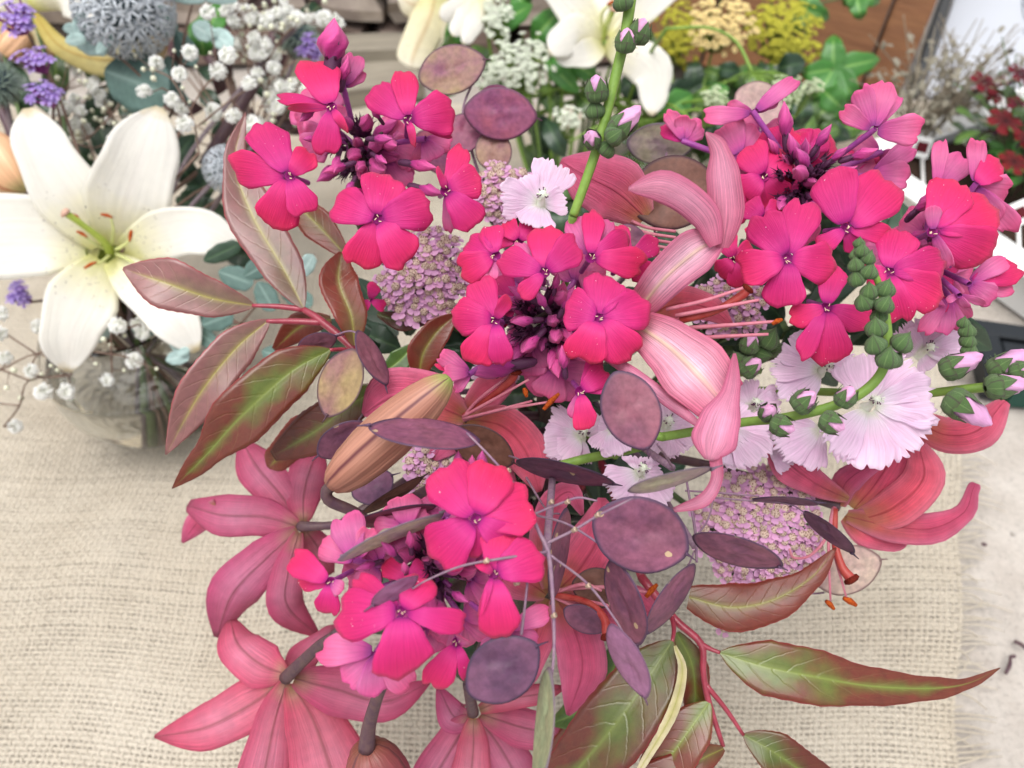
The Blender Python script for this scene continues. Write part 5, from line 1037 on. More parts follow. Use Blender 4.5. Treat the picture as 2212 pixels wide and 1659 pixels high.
# ---------------------------------------------------------------- dark foliage filling the heart of the bouquet
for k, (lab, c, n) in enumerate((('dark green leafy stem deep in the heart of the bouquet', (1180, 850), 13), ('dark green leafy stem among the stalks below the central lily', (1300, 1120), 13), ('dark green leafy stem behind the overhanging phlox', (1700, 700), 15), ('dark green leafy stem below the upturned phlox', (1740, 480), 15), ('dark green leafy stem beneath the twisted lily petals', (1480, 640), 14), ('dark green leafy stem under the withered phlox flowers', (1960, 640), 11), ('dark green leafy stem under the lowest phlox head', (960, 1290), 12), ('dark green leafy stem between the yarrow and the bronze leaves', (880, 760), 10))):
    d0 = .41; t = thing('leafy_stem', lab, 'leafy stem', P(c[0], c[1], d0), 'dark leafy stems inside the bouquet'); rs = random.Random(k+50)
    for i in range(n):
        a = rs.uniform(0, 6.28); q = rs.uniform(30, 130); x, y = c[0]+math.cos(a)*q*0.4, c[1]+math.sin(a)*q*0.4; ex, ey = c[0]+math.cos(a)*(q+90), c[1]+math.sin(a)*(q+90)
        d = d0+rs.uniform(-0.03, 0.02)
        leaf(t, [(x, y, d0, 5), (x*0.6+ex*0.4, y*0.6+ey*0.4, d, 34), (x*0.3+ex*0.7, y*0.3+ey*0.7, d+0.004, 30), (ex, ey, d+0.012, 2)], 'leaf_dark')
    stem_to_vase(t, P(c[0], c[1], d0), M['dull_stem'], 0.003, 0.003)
# ---------------------------------------------------------------- the arrangement in the fishbowl vase beside the bouquet
VB, VB_M = np.array([-0.306, 0.467, 0.0]), 0.128
lathe_vase('fishbowl_vase', 'round clear fishbowl vase under the open white lily', VB+np.array([0, 0, 0.006]), bowl(0.078, 0.0718, 0.128), 0.0026, 0.085, 'clear glass vases')
def to_b(t, top, mat='dull_stem', r0=0.0016, r1=0.002, lead=None): return stem_to_vase(t, top, M[mat], r0, r1, lead=lead, vase=VB, mouth=VB_M)
WL, WB = [M['white_lily'], M['white_lily_back']], [M['white_lily_back'], M['white_lily']]
t = lily('wide open white lily with a green pistil and brown anthers', (240, 545), 0.592, [
    [(215, 540, .590, 34), (110, 512, .572, 84), (-5, 512, .566, 92), (-110, 525, .575, 10)],
    [(265, 545, .590, 22), (350, 508, .574, 54), (430, 500, .567, 50), (520, 535, .575, 6)],
    [(222, 565, .589, 28), (180, 645, .572, 72), (150, 725, .567, 58), (147, 803, .575, 7), {'round_tip': 1.8}],
    [(225, 525, .588, 30), (152, 425, .570, 72), (92, 322, .566, 56), (60, 234, .574, 9)],
    [(250, 530, .587, 30), (272, 440, .569, 88), (308, 338, .564, 74), (346, 232, .572, 8)],
    [(242, 562, .587, 22), (300, 615, .572, 48), (368, 680, .566, 52), (426, 760, .574, 7)]],
    WL, stamens=[([(240, 535, .583, 4), (245, 500, .570, 3), (240, 470, .563, 2)], ((218, 463), (243, 470), .562, 4)),
                 ([(235, 540, .583, 4), (210, 530, .570, 3), (184, 512, .563, 2)], ((166, 500), (188, 512), .562, 4)),
                 ([(248, 540, .583, 4), (268, 530, .570, 3), (282, 515, .563, 2)], ((284, 497), (280, 522), .562, 4.5)),
                 ([(238, 550, .583, 4), (220, 565, .570, 3), (206, 570, .563, 2)], ((182, 580), (208, 566), .562, 4)),
                 ([(250, 548, .583, 4), (275, 560, .570, 3), (290, 568, .563, 2)], None), ([(236, 540, .583, 4), (196, 500, .570, 3), (170, 470, .566, 2)], ((156, 462), (174, 476), .566, 3.5))],
    pistil=[(238, 545, .584, 9), (222, 520, .570, 7), (180, 487, .556, 6.5), (142, 460, .546, 8)], group='white lilies', name='white_lily', fmat='filament_white', pmat='pistil_green', amat='anther', cup=0.10, stem=False)
to_b(t, P(240, 550, .606), 'dull_stem', 0.003, 0.003)
v, f, uv = loft([(0.001, 0.0), (0.008, 0.001), (0.014, 0.008), (0.017, 0.016)], 18); put('throat', mesh('throat', v, f, [M['pistil_green']], None, uv), t, P(241, 545, .604), frame(C0-P(241, 545, .604)))
CB = [M['cream_lily_back'], M['white_lily']]
t = lily('cream lily turned away beneath the big globe thistle', (70, 30), 0.66, [
    [(66, 10, .655, 14), (130, -10, .645, 40), (200, 40, .64, 24), (215, 55, .645, 4), {'mats': WL}],
    [(74, 30, .66, 8), (130, 100, .655, 22), (215, 128, .65, 36), (300, 120, .65, 36), (362, 84, .655, 5)],
    [(60, 40, .66, 12), (20, 70, .66, 36), (60, 100, .665, 40), (120, 110, .67, 6)],
    [(60, 20, .66, 14), (10, -10, .65, 36), (-50, -30, .65, 20), (-80, -40, .65, 4), {'mats': WL}]],
    CB, group='white lilies', name='white_lily', stem=False, cup=-0.3); to_b(t, P(70, 30, .66), lead=P(130, 230, .67))
t = lily_bud('fat peach lily bud behind the open white lily', ((-45, 300), (52, 412)), 52, 0.60, 0.60, 'lily_bud_peach', None, False, group='lily buds'); to_b(t, P(-45, 300, .60), lead=P(-20, 480, .62))
t = lily_bud('pale lily bud at the edge of the cream lily', ((10, 120), (60, 60)), 26, 0.66, 0.66, 'lily_bud_peach', None, False); to_b(t, P(10, 120, .66), lead=P(60, 300, .66))
def star_mesh(mat):
    mb = MB()
    for j in range(5):
        a = 2*math.pi*j/5; ca, sa = math.cos(a), math.sin(a); vs = []
        for q, w, z in ((0.05, 0.04, 0.62), (0.35, 0.055, 0.82), (0.75, 0.04, 0.86), (1.0, 0.008, 0.76)):
            for s_ in (-1, 1): vs.append(np.array([ca*q*0.5-sa*w*s_, sa*q*0.5+ca*w*s_, z]))
        mb.add(vs, [(k*2, k*2+2, k*2+3, k*2+1) for k in range(3)], 0)
    v, f, uv = loft([(0.03, -0.3), (0.06, 0.2), (0.08, 0.6), (0.02, 0.66)], 6); mb.add(v, f, 0, uv)
    return mb.build('floret', [mat])
STAR = star_mesh(M['thistle'])
def fib(n):
    i = np.arange(n)+0.5; ph = np.arccos(1-2*i/n); th = math.pi*(1+5**0.5)*i
    return np.stack([np.cos(th)*np.sin(ph), np.sin(th)*np.sin(ph), np.cos(ph)], 1)
def ball(R, ring=18, n=10): return loft([(max(1e-5, R*math.sin(math.pi*k/n)), -R*math.cos(math.pi*k/n)) for k in range(n+1)], ring)
def thistle(label, c, depth, rpx, n, lead=None, spines=False):
    o = P(c[0], c[1], depth); R = rpx*depth/FPX; t = thing('globe_thistle', label, 'globe thistle', o, 'globe thistles'); rs = random.Random(n)
    v, f, uv = ball(R*0.62); put('core', mesh('core', v, f, [M['thistle_core']], None, uv), t, o)
    if spines:
        mb = MB()
        for d in fib(n):
            d = unit(d+np.array([rs.uniform(-.12, .12) for _ in range(3)])); v, f, uv = tube_geo([o+d*R*0.55, o+d*R*rs.uniform(0.9, 1.05)], [R*0.045, R*0.008], 4, 3, False); mb.add(v, f, 0)
        s = put('spines', mb.build('spines', [M['thistle_green']], True, o), t, o); s['kind'] = 'stuff'
    else:
        for d in fib(n):
            d = unit(d+np.array([rs.uniform(-.08, .08) for _ in range(3)]))
            if np.dot(d, C0-o) < -0.35*np.linalg.norm(C0-o): continue
            put('floret', STAR, t, o+d*R*0.58, frame(d, (rs.uniform(-1, 1), rs.uniform(-1, 1), .3)), R*0.50)
    to_b(t, o-np.array([0, 0, R*0.6]), 'grey_stem', 0.0018, 0.002, lead); return t
thistle('big silver blue globe thistle with open starry florets', (268, 18), .61, 104, 210, P(330, 260, .66))
thistle('greyish green globe thistle among the gypsophila', (640, 75), .74, 50, 420, P(560, 300, .72), True)
thistle('spiny grey globe thistle cut off beside the purple verbena', (-4, 180), .60, 52, 420, P(60, 420, .64), True)
thistle('bluish globe thistle partly behind the long mauve leaf', (492, 366), .60, 52, 150, P(420, 500, .64))
# purple verbena
def tiny_flower(mat, n=5, eye=None):
    mb = MB()
    for j in range(n):
        a = 2*math.pi*j/n; ca, sa = math.cos(a), math.sin(a); vs, uvs = [], []
        for q, w, z in ((0.06, 0.08, 0.0), (0.5, 0.26, 0.04), (0.85, 0.34, 0.0), (1.0, 0.18, -0.06)):
            for s_ in (-1, 0, 1): vs.append(np.array([ca*q-sa*w*s_, sa*q+ca*w*s_, z+(0.05 if s_ == 0 else 0)-(0.05 if q == 1.0 and s_ == 0 else 0)])); uvs.append((q, 0.5+s_*0.5))
        mb.add(vs, [(k*3+i, k*3+i+3, k*3+i+4, k*3+i+1) for k in range(3) for i in range(2)], 0, uvs)
    v, f, uv = loft([(0.08, -1.0), (0.12, -0.3), (0.16, -0.02)], 6); mb.add(v, f, 1, uv)
    return mb.build('floret', [mat, M['calyx']])
VERB = tiny_flower(M['verbena'])
def verbena(label, c, depth, rpx, n, lead=None, ry=None, fs=14):
    o = P(c[0], c[1], depth); t = thing('verbena', label, 'verbena', o, 'purple verbena clusters'); rs = random.Random(n+int(c[0])); mb = MB(); base = o+CF*0.012-np.array([0, 0, 0.008])
    _, pts = dome_points(c, depth, rpx, ry or rpx*0.8, n, cdir(0, -0.7, 0.8), n, 0.4, 0.5)
    for p, nr in pts:
        put('floret', VERB, t, p, frame(nr, (rs.uniform(-1, 1), rs.uniform(-1, 1), 0)), fs*depth/FPX*rs.uniform(0.8, 1.15))
        v, f, uv = tube_geo([base, (base+p)/2-nr*0.002, p-nr*0.002], [0.0012, 0.001, 0.0009], 5, 5); mb.add(v, f, 0)
    s = put('calyces', mb.build('calyces', [M['phlox_tube']], True, base), t, base); s['kind'] = 'stuff'
    to_b(t, base, 'brown_stem', 0.0011, 0.0013, lead)
verbena('large purple verbena cluster beside the cream lily', (28, 32), .60, 44, 26, P(120, 190, .64), 40)
verbena('loose purple verbena cluster above another one', (70, 122), .60, 42, 14, P(130, 260, .64), 26)
verbena('purple verbena cluster just above the open white lily', (86, 198), .60, 42, 17, P(120, 330, .63), 26)
verbena('small purple verbena cluster next to the greyish green thistle', (668, 98), .72, 30, 12, P(560, 330, .72))
verbena('small purple verbena cluster under the open white lily', (38, 632), .62, 26, 12, P(150, 640, .64))
# eucalyptus
def round_leaf(parent, c, rx, ry, ang, depth, mat, tilt=0.0):
    th = math.radians(ang); ca, sa = math.cos(th), math.sin(th); rows = []
    for s, w in ((-1, 0.10), (-0.55, 0.80), (0.0, 1.0), (0.55, 0.84), (1, 0.06)): rows.append((c[0]+ca*rx*s, c[1]+sa*rx*s, depth+tilt*s*0.01, ry*w))
    return leaf(parent, rows, mat, cup=-0.1, crease=0.06, round_tip=2.4)
def euc(label, rows, leaves, depth):
    t = thing('eucalyptus', label, 'eucalyptus', P(rows[0][0], rows[0][1], rows[0][2]), 'eucalyptus sprigs')
    tube('twig', rows, M['brown_stem'], t, 6)
    for l in leaves: round_leaf(t, *l)
    to_b(t, P(*rows[0][:3]), 'brown_stem', 0.0014, 0.0018)
euc('eucalyptus sprig with one big round dark leaf behind gypsophila', [(400, 260, .65, 3), (330, 190, .63, 3), (260, 125, .615, 2.5), (200, 85, .605, 2)],
    [((296, 178), 74, 64, 20, .625, 'eucalyptus'), ((196, 85), 46, 34, 15, .605, 'eucalyptus_pale'), ((172, 52), 26, 14, -75, .598, 'eucalyptus_pale'), ((163, 86), 22, 14, -10, .597, 'eucalyptus_pale'), ((226, 94), 28, 11, -52, .597, 'eucalyptus_pale'), ((152, 62), 16, 12, 0, .60, 'eucalyptus_pale')], .61)
euc('eucalyptus sprig with paired pale leaves and a long dark one', [(380, 230, .67, 3), (390, 140, .655, 3), (400, 70, .645, 3), (415, 10, .64, 2.5)],
    [((350, 40), 46, 24, 55, .645, 'eucalyptus'), ((400, 105), 42, 22, 65, .655, 'eucalyptus'), ((438, 66), 26, 22, 30, .625, 'eucalyptus_pale'), ((478, 84), 30, 22, 35, .622, 'eucalyptus_pale'), ((455, 72), 12, 10, 0, .618, 'eucalyptus_pale'), ((370, 160), 40, 20, 80, .66, 'eucalyptus'), ((400, -6), 46, 14, 5, .63, 'eucalyptus_pale'), ((475, -4), 40, 13, 0, .63, 'eucalyptus_pale'), ((380, 215), 36, 24, 40, .66, 'eucalyptus')], .65)
euc('eucalyptus sprig of small blue green leaves behind the bronze leaves', [(520, 700, .56, 3), (570, 640, .54, 3), (620, 590, .53, 3), (680, 550, .53, 2)],
    [((566, 575), 44, 26, -30, .52, 'eucalyptus'), ((662, 574), 28, 18, -60, .50, 'eucalyptus_pale'), ((575, 640), 36, 24, 60, .52, 'eucalyptus'), ((470, 690), 36, 26, -20, .56, 'eucalyptus'), ((520, 740), 40, 24, 10, .55, 'eucalyptus'), ((510, 600), 40, 26, 20, .55, 'eucalyptus'), ((640, 640), 40, 24, 30, .54, 'eucalyptus'), ((480, 545), 44, 20, -25, .56, 'leaf_dark'), ((600, 770), 36, 24, 20, .54, 'eucalyptus')], .53)
euc('eucalyptus tip with tiny pale leaves hanging over the fishbowl', [(440, 700, .60, 2.5), (415, 730, .585, 2), (392, 755, .575, 1.5)],
    [((384, 772), 26, 17, -15, .57, 'eucalyptus_pale'), ((374, 742), 18, 9, 60, .57, 'eucalyptus_pale'), ((396, 760), 14, 9, -30, .566, 'eucalyptus_pale'), ((310, 712), 26, 18, 0, .60, 'eucalyptus'), ((225, 722), 26, 12, -40, .60, 'eucalyptus_pale'), ((445, 730), 30, 18, 40, .58, 'eucalyptus'), ((455, 690), 28, 18, -20, .59, 'eucalyptus')], .57)
# gypsophila
def bloom_meshes():
    res = []
    for var in range(3):
        rs = random.Random(var); mb = MB()
        for j in range(34):
            q = math.sqrt((j+0.5)/34); el = math.pi/2*(1-q*1.15); az = j*2.4+rs.uniform(-.3, .3)
            d = np.array([math.cos(az)*math.cos(el), math.sin(az)*math.cos(el), math.sin(el)]); s_ = unit(np.cross(d, [0.1, 0.2, 1.0])+np.array([rs.uniform(-.6, .6) for _ in range(3)])*0.8); ln = rs.uniform(0.85, 1.05)*(0.72+0.28*q); w = rs.uniform(0.20, 0.32); nn = np.cross(d, s_)
            up = unit(d*rs.uniform(0.25, 0.7)+nn); w *= 1.25; b0 = d*ln*0.62     # petals lie shingled over the ball
            vs = [b0-up*0.22, b0-s_*w*0.8+up*0.1, b0+d*0.06+up*0.1, b0+s_*w*0.8+up*0.1, b0-s_*w*0.8+up*0.36+d*0.10, b0+up*0.32+d*0.13, b0+s_*w*0.8+up*0.36+d*0.10]
            mb.add(vs, [(0, 1, 2), (0, 2, 3), (1, 4, 5, 2), (2, 5, 6, 3)], 0, [(0, .5), (.6, 0), (.6, .5), (.6, 1), (1, 0), (1, .5), (1, 1)])
        v, f, uv = loft([(0.05, -0.6), (0.2, -0.4), (0.28, 0.0), (0.2, 0.2)], 7); mb.add(v, f, 1, uv)
        res.append(mb.build('bloom', [M['baby'], M['green']]))
    mb = MB(); v, f, uv = loft([(0.1, -1), (0.6, -0.6), (0.95, 0), (0.7, 0.65), (0.1, 1.0)], 8); mb.add(v, f, 0, uv); res.append(mb.build('bud', [M['baby_bud']]))
    return res
BLOOMS = bloom_meshes()
def gyp(label, depth, twigs, blooms, buds=(), rnd=None, lead=None, br=21):
    t = thing('gypsophila', label, 'gypsophila', P(twigs[0][0][0], twigs[0][0][1], depth), 'gypsophila sprays'); rs = random.Random(int(twigs[0][0][0])); tips = []
    for tw in twigs: tube('twig', [(x, y, depth+(0.004*i-0.01), 2.0) for i, (x, y) in enumerate(tw)], M['brown_stem'], t, 5); tips += tw
    allb = [(x, y, br*rs.uniform(0.85, 1.1)) for x, y in blooms]; alls = list(buds)
    if rnd:
        for cx, cy, rx, ry, n, m in rnd:
            for i in range(n): allb.append((rs.gauss(cx, rx*0.5), rs.gauss(cy, ry*0.5), br*rs.uniform(0.55, 0.95)))
            for i in range(m): alls.append((rs.gauss(cx, rx*0.6), rs.gauss(cy, ry*0.6)))
    for i, (x, y, r) in enumerate(allb):
        d = depth+rs.uniform(-0.02, 0.015); p = P(x, y, d); nr = cdir(rs.uniform(-.6, .6), rs.uniform(-.8, .4), 1)
        put('bloom', BLOOMS[i % 3], t, p, frame(nr, (rs.uniform(-1, 1), rs.uniform(-1, 1), .2)), r*d/FPX)
        q = min(tips, key=lambda k: (k[0]-x)**2+(k[1]-y)**2); e = P(q[0], q[1], depth-0.004); wtube('twig', [e, (e+p)/2+CF*0.003, p-nr*r*d/FPX*0.4], [0.0005, 0.00045, 0.0004], M['brown_stem'], t, 4, 5)
    for x, y in alls:
        d = depth+rs.uniform(-0.02, 0.02); p = P(x, y, d); put('bud', BLOOMS[3], t, p, frame(cdir(rs.uniform(-1, 1), -0.6, .5)), rs.uniform(4, 8)*d/FPX)
        q = min(tips, key=lambda k: (k[0]-x)**2+(k[1]-y)**2); e = P(q[0], q[1], depth-0.004); wtube('twig', [e, p], [0.0004, 0.0003], M['brown_stem'], t, 4, 3)
    x, y = twigs[0][0]; to_b(t, P(x, y, depth-0.01), 'brown_stem', 0.0010, 0.0014, lead)
gyp('gypsophila spray of white double blooms over the big round eucalyptus leaf', .59, [[(430, 330), (420, 270), (400, 220), (350, 190)], [(410, 240), (440, 190), (470, 160)], [(400, 220), (370, 170), (330, 150)], [(430, 270), (500, 215), (540, 190)]],
    [(338, 136), (387, 160), (311, 196), (371, 215), (410, 113), (491, 119), (470, 154), (536, 180), (393, 234), (398, 268), (460, 242), (504, 249), (542, 267), (448, 26)], [(293, 120), (332, 170), (376, 110), (424, 145), (395, 190), (410, 220), (455, 115), (440, 265), (330, 150), (310, 150)])
gyp('gypsophila spray massed white in front of the stone wall', .68, [[(520, 320), (560, 240), (580, 180), (570, 100)], [(570, 190), (530, 110), (500, 40)], [(575, 140), (610, 80), (650, 50)], [(580, 180), (600, 160), (640, 130)], [(560, 230), (600, 230)]],
    [(554, 114), (548, 79), (586, 205), (510, 50), (608, 60), (592, 146), (500, 15), (540, 30), (576, 45), (600, 230), (555, 265), (640, 40), (700, 40), (730, 50), (600, 180)], rnd=[(560, 80, 60, 80, 22, 26), (600, 210, 40, 60, 10, 14), (640, 30, 70, 30, 14, 18), (510, 20, 50, 30, 9, 8)], lead=P(480, 420, .68), br=19)
gyp('gypsophila spray half hidden in the dark stems behind the white lily', .66, [[(220, 380), (190, 300), (160, 240), (130, 200)], [(190, 300), (240, 250), (270, 210)], [(200, 320), (120, 300)]],
    [(144, 231), (164, 264), (188, 284), (120, 240), (200, 190), (215, 205)], rnd=[(180, 260, 70, 60, 12, 22), (250, 260, 50, 50, 3, 14), (150, 160, 50, 40, 3, 8)], br=17)
gyp('gypsophila spray drooping over the burlap beside the fishbowl', .60, [[(150, 800), (148, 812), (62, 822), (42, 876), (8, 922)], [(150, 800), (80, 765), (0, 800), (-40, 810)], [(80, 765), (12, 720), (-20, 690)], [(80, 765), (66, 800), (95, 815), (148, 808)], [(80, 765), (100, 755), (140, 735)], [(42, 876), (0, 872), (-30, 866)], [(62, 822), (20, 805), (-20, 790)]],
    [(143, 846), (92, 846), (33, 921), (10, 773), (0, 676), (82, 705), (67, 800), (-5, 720)], [(110, 790), (90, 808), (125, 800), (45, 860), (160, 820), (30, 800), (70, 820), (14, 838)], lead=P(170, 760, .63), br=20)
gyp('gypsophila twigs with white blooms in front of the fishbowl glass', .585, [[(240, 700), (240, 760), (242, 800)], [(240, 765), (190, 760), (150, 770)], [(240, 765), (270, 770), (290, 780)], [(250, 720), (300, 700)]],
    [(290, 779), (232, 821), (253, 703), (297, 700), (306, 718)], [(207, 786), (268, 800), (224, 733), (269, 725), (338, 797), (240, 745)], lead=P(260, 690, .62), br=20)
# dark leaves and sticks filling that vase
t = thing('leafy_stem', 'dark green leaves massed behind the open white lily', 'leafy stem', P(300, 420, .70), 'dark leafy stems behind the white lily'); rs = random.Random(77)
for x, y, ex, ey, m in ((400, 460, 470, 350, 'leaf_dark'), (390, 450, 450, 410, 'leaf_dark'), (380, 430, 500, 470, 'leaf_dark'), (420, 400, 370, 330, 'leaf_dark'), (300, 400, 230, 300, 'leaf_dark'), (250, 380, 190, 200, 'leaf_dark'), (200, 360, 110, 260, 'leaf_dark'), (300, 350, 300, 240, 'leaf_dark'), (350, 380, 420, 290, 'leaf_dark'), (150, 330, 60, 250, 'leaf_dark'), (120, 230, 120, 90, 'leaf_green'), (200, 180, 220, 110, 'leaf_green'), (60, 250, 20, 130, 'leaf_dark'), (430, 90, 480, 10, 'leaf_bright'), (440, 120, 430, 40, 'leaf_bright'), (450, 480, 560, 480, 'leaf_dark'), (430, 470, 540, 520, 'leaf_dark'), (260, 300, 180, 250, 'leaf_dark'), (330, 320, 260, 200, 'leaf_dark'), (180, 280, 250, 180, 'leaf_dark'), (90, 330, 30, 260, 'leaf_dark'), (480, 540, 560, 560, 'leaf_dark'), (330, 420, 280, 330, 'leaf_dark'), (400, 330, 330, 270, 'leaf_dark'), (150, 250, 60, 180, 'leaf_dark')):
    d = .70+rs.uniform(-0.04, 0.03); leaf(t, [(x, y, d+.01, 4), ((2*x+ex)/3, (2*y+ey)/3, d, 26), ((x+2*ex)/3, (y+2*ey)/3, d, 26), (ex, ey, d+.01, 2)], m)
to_b(t, P(300, 430, .70))
t = thing('leafy_stem', 'dark plum brown leaves added to darken the gap behind the massed gypsophila', 'leafy stem', P(540, 320, .76), 'dark leafy stems behind the white lily'); rs = random.Random(78)  # leaves added to darken this gap, in place of the shadow there
for k in range(30):
    x, y = rs.gauss(540, 70), rs.gauss(190, 80); a = rs.uniform(0, 6.28); ln = rs.uniform(50, 90); ex, ey = x+math.cos(a)*ln, y+math.sin(a)*ln; d = .77+rs.uniform(-.02, .05); leaf(t, [(x, y, d+.01, 3), ((2*x+ex)/3, (2*y+ey)/3, d, 20), ((x+2*ex)/3, (y+2*ey)/3, d, 17), (ex, ey, d+.01, 2)], rs.choice(['leaf_dark', 'leaf_plum_shade', 'leaf_plum_shade']))
    tube('stalk', [(x, y, d+.01, 2), ((x+540)/2, (y+340)/2, .77, 2), (540, 340, .76, 2.5)], M['brown_stem'], t, 5, 5)
to_b(t, P(540, 340, .76))
for lab, rows in (('thick plum stick leaning behind the gypsophila', [(440, 360, .72, 14), (500, 260, .72, 14), (560, 160, .73, 13), (600, 60, .74, 12)]), ('slender grey stick crossing behind the white lily', [(350, 470, .66, 5), (400, 350, .66, 5), (480, 240, .67, 5), (600, 100, .69, 5), (640, 60, .70, 5)]), ('dark grey stick standing at the edge of the white lily', [(60, 420, .68, 12), (30, 300, .68, 12), (0, 230, .68, 11)])):
    t = thing('cut_stick', lab, 'stick', P(*rows[0][:3]), 'bare sticks in the fishbowl arrangement'); tube('twig', rows, M['grey_stem'] if 'slender' in lab else M['lily_stem'], t, 8); to_b(t, P(*rows[0][:3]), 'brown_stem', 0.002, 0.002)
# ---------------------------------------------------------------- third arrangement, behind the bouquet
VC, VC_M = np.array([0.14, 0.80, 0.0]), 0.10
lathe_vase('back_vase', 'clear glass vase behind the bouquet, full of green stems', VC+np.array([0, 0, 0.006]), bowl(0.062, 0.057, 0.10), 0.0026, 0.07, 'clear glass vases')
def to_c(t, top, mat='green_stem', r0=0.0018, r1=0.002, lead=None): return stem_to_vase(t, top, M[mat], r0, r1, lead=lead, vase=VC, mouth=VC_M)
t = lily('open white lily behind the mallow stem, one long petal hanging down', (1305, 85), 0.80, [
    [(1310, 90, .80, 20), (1350, 112, .79, 40), (1405, 150, .785, 46), (1412, 200, .787, 32), (1408, 250, .79, 3), {'cup': -0.2}],
    [(1300, 90, .80, 18), (1250, 75, .785, 44), (1215, 90, .78, 34), (1190, 118, .78, 5), {'cup': -0.2}],
    [(1296, 80, .81, 18), (1245, 20, .81, 42), (1195, -30, .81, 30), (1170, -60, .81, 5)],
    [(1315, 80, .81, 18), (1385, 20, .81, 34), (1450, -30, .81, 28), (1480, -60, .81, 5)],
    [(1305, 75, .81, 20), (1315, 0, .81, 46), (1330, -80, .81, 5)],
    [(1300, 95, .80, 18), (1270, 115, .79, 30), (1230, 128, .79, 16), (1200, 125, .79, 3)]],
    WL, stamens=[([(1302, 85, .79, 4), (1315, 40, .77, 3.5), (1325, -10, .76, 3)], None), ([(1302, 85, .79, 4), (1300, 30, .77, 3.5), (1320, 8, .76, 3)], ((1312, 10), (1330, 4), .76, 5))],
    pistil=[(1303, 85, .79, 5), (1312, 50, .775, 6), (1325, 20, .765, 7)], group='white lilies', name='white_lily', fmat='filament_white', pmat='pistil_green', stem=False, cup=0.1); to_c(t, P(1305, 90, .81), r0=0.003, r1=0.003)
t = lily('white lily seen side on against the stone wall', (935, -20), 0.84, [
    [(945, -30, .84, 20), (928, 40, .83, 40), (896, 112, .825, 36), (888, 146, .825, 10), {'round_tip': 2.6}], [(950, -20, .84, 16), (945, 50, .835, 30), (930, 110, .835, 12)], [(960, -20, .85, 16), (900, 10, .85, 30), (860, -10, .85, 5)]], WB, group='white lilies', name='white_lily', stem=False); to_c(t, P(945, -30, .845), lead=P(1050, 200, .85))
t = lily('white lily with narrow pointed petals above the mottled honesty pods', (1040, -30), 0.80, [
    [(1040, -30, .80, 8), (1000, 8, .795, 22), (968, 28, .79, 20), (948, 36, .79, 2)], [(1040, -30, .80, 8), (1010, 30, .795, 24), (988, 60, .79, 18), (978, 78, .79, 2)], [(1040, -20, .80, 8), (1028, 40, .795, 22), (1012, 75, .79, 16), (1000, 95, .79, 2)], [(1045, -20, .80, 8), (1060, 30, .80, 20), (1070, 60, .80, 2)]], WL, group='white lilies', name='white_lily', stem=False); to_c(t, P(1040, -30, .80), lead=P(1090, 200, .84))
# white umbels
def dot_mesh(mat, name='floret'):
    mb = MB(); rs = random.Random(5)
    for j in range(5):
        a = 2*math.pi*j/5; c = np.array([math.cos(a)*0.6, math.sin(a)*0.6, 0.1]); v, f, uv = loft([(0.1, -0.25), (0.42, -0.05), (0.36, 0.2), (0.05, 0.3)], 6); mb.add([c+np.array(q) for q in v], f, 0)
    return mb.build(name, [mat])
DOT_W, DOT_G, DOT_Y, DOT_YG = dot_mesh(M['umbel']), dot_mesh(M['umbel_green']), dot_mesh(M['yellow_bead']), dot_mesh(M['yellow_green'])
def umbel(label, c, depth, rx, ry, n, dot, size, name='lace_flower', cat='lace flower', group='white lace flower heads', lead=None, sub=1, seed=0, smat='green_stem', bulge=0.3):
    o, pts = dome_points(c, depth, rx, ry, n, cdir(0, -0.5, 1), seed+n, bulge, 0.6); base = o+CF*0.03-np.array([0, 0, 0.02]); t = thing(name, label, cat, base, group); rs = random.Random(n+seed); mb = MB()
    for p, nr in pts:
        put('floret', dot, t, p, frame(nr, (rs.uniform(-1, 1), 1, 0)), size*depth/FPX*rs.uniform(0.7, 1.2))
        if rs.random() < 0.6: v, f, uv = tube_geo([base, base*0.4+p*0.6+CF*0.003, p-nr*0.001], [0.0006, 0.0005, 0.0004], 4, 5); mb.add(v, f, 0)
    s = put('stalks', mb.build('stalks', [M[smat]], True, base), t, base); s['kind'] = 'stuff'; to_c(t, base, smat, 0.0013, 0.0016, lead)
umbel('upper white lace flower head beside the narrow white petals', (1076, 34), .79, 36, 46, 60, DOT_W, 7)
umbel('wide white lace flower head above the green stems', (1128, 132), .78, 66, 56, 130, DOT_W, 7, seed=2)
umbel('small white lace flower head under the mottled honesty pod', (1060, 165), .82, 38, 26, 34, DOT_W, 7, seed=3)
umbel('half hidden white lace flower head by the mallow buds', (1228, 252), .78, 30, 26, 34, DOT_W, 6.5, seed=4)
umbel('cream yellow yarrow head above the goldenrod', (1560, 50), .86, 70, 58, 110, DOT_Y, 9, 'yellow_yarrow', 'yarrow', 'yellow flower heads behind', P(1500, 240, .9), seed=5)
umbel('feathery yellow green goldenrod plume against the brown board', (1695, 70), .90, 76, 84, 260, DOT_YG, 8, 'goldenrod', 'goldenrod', 'yellow flower heads behind', P(1560, 250, .92), seed=6, bulge=0.6)
umbel('shaded yellow green goldenrod plume beside the open white lily', (1470, 75), .95, 50, 66, 130, DOT_YG, 8, 'goldenrod', 'goldenrod', 'yellow flower heads behind', P(1450, 250, .95), seed=7, bulge=0.6)
umbel('pale green lace flower head left of the papery honesty pod', (1545, 210), .70, 26, 26, 36, DOT_G, 6.5, seed=8)
umbel('pale green lace flower head behind the upturned phlox', (1700, 196), .70, 40, 36, 50, DOT_G, 6.5, seed=9)
umbel('tiny pale green lace flower head over the ivy leaf', (1756, 184), .70, 24, 14, 20, DOT_G, 6.5, seed=10)
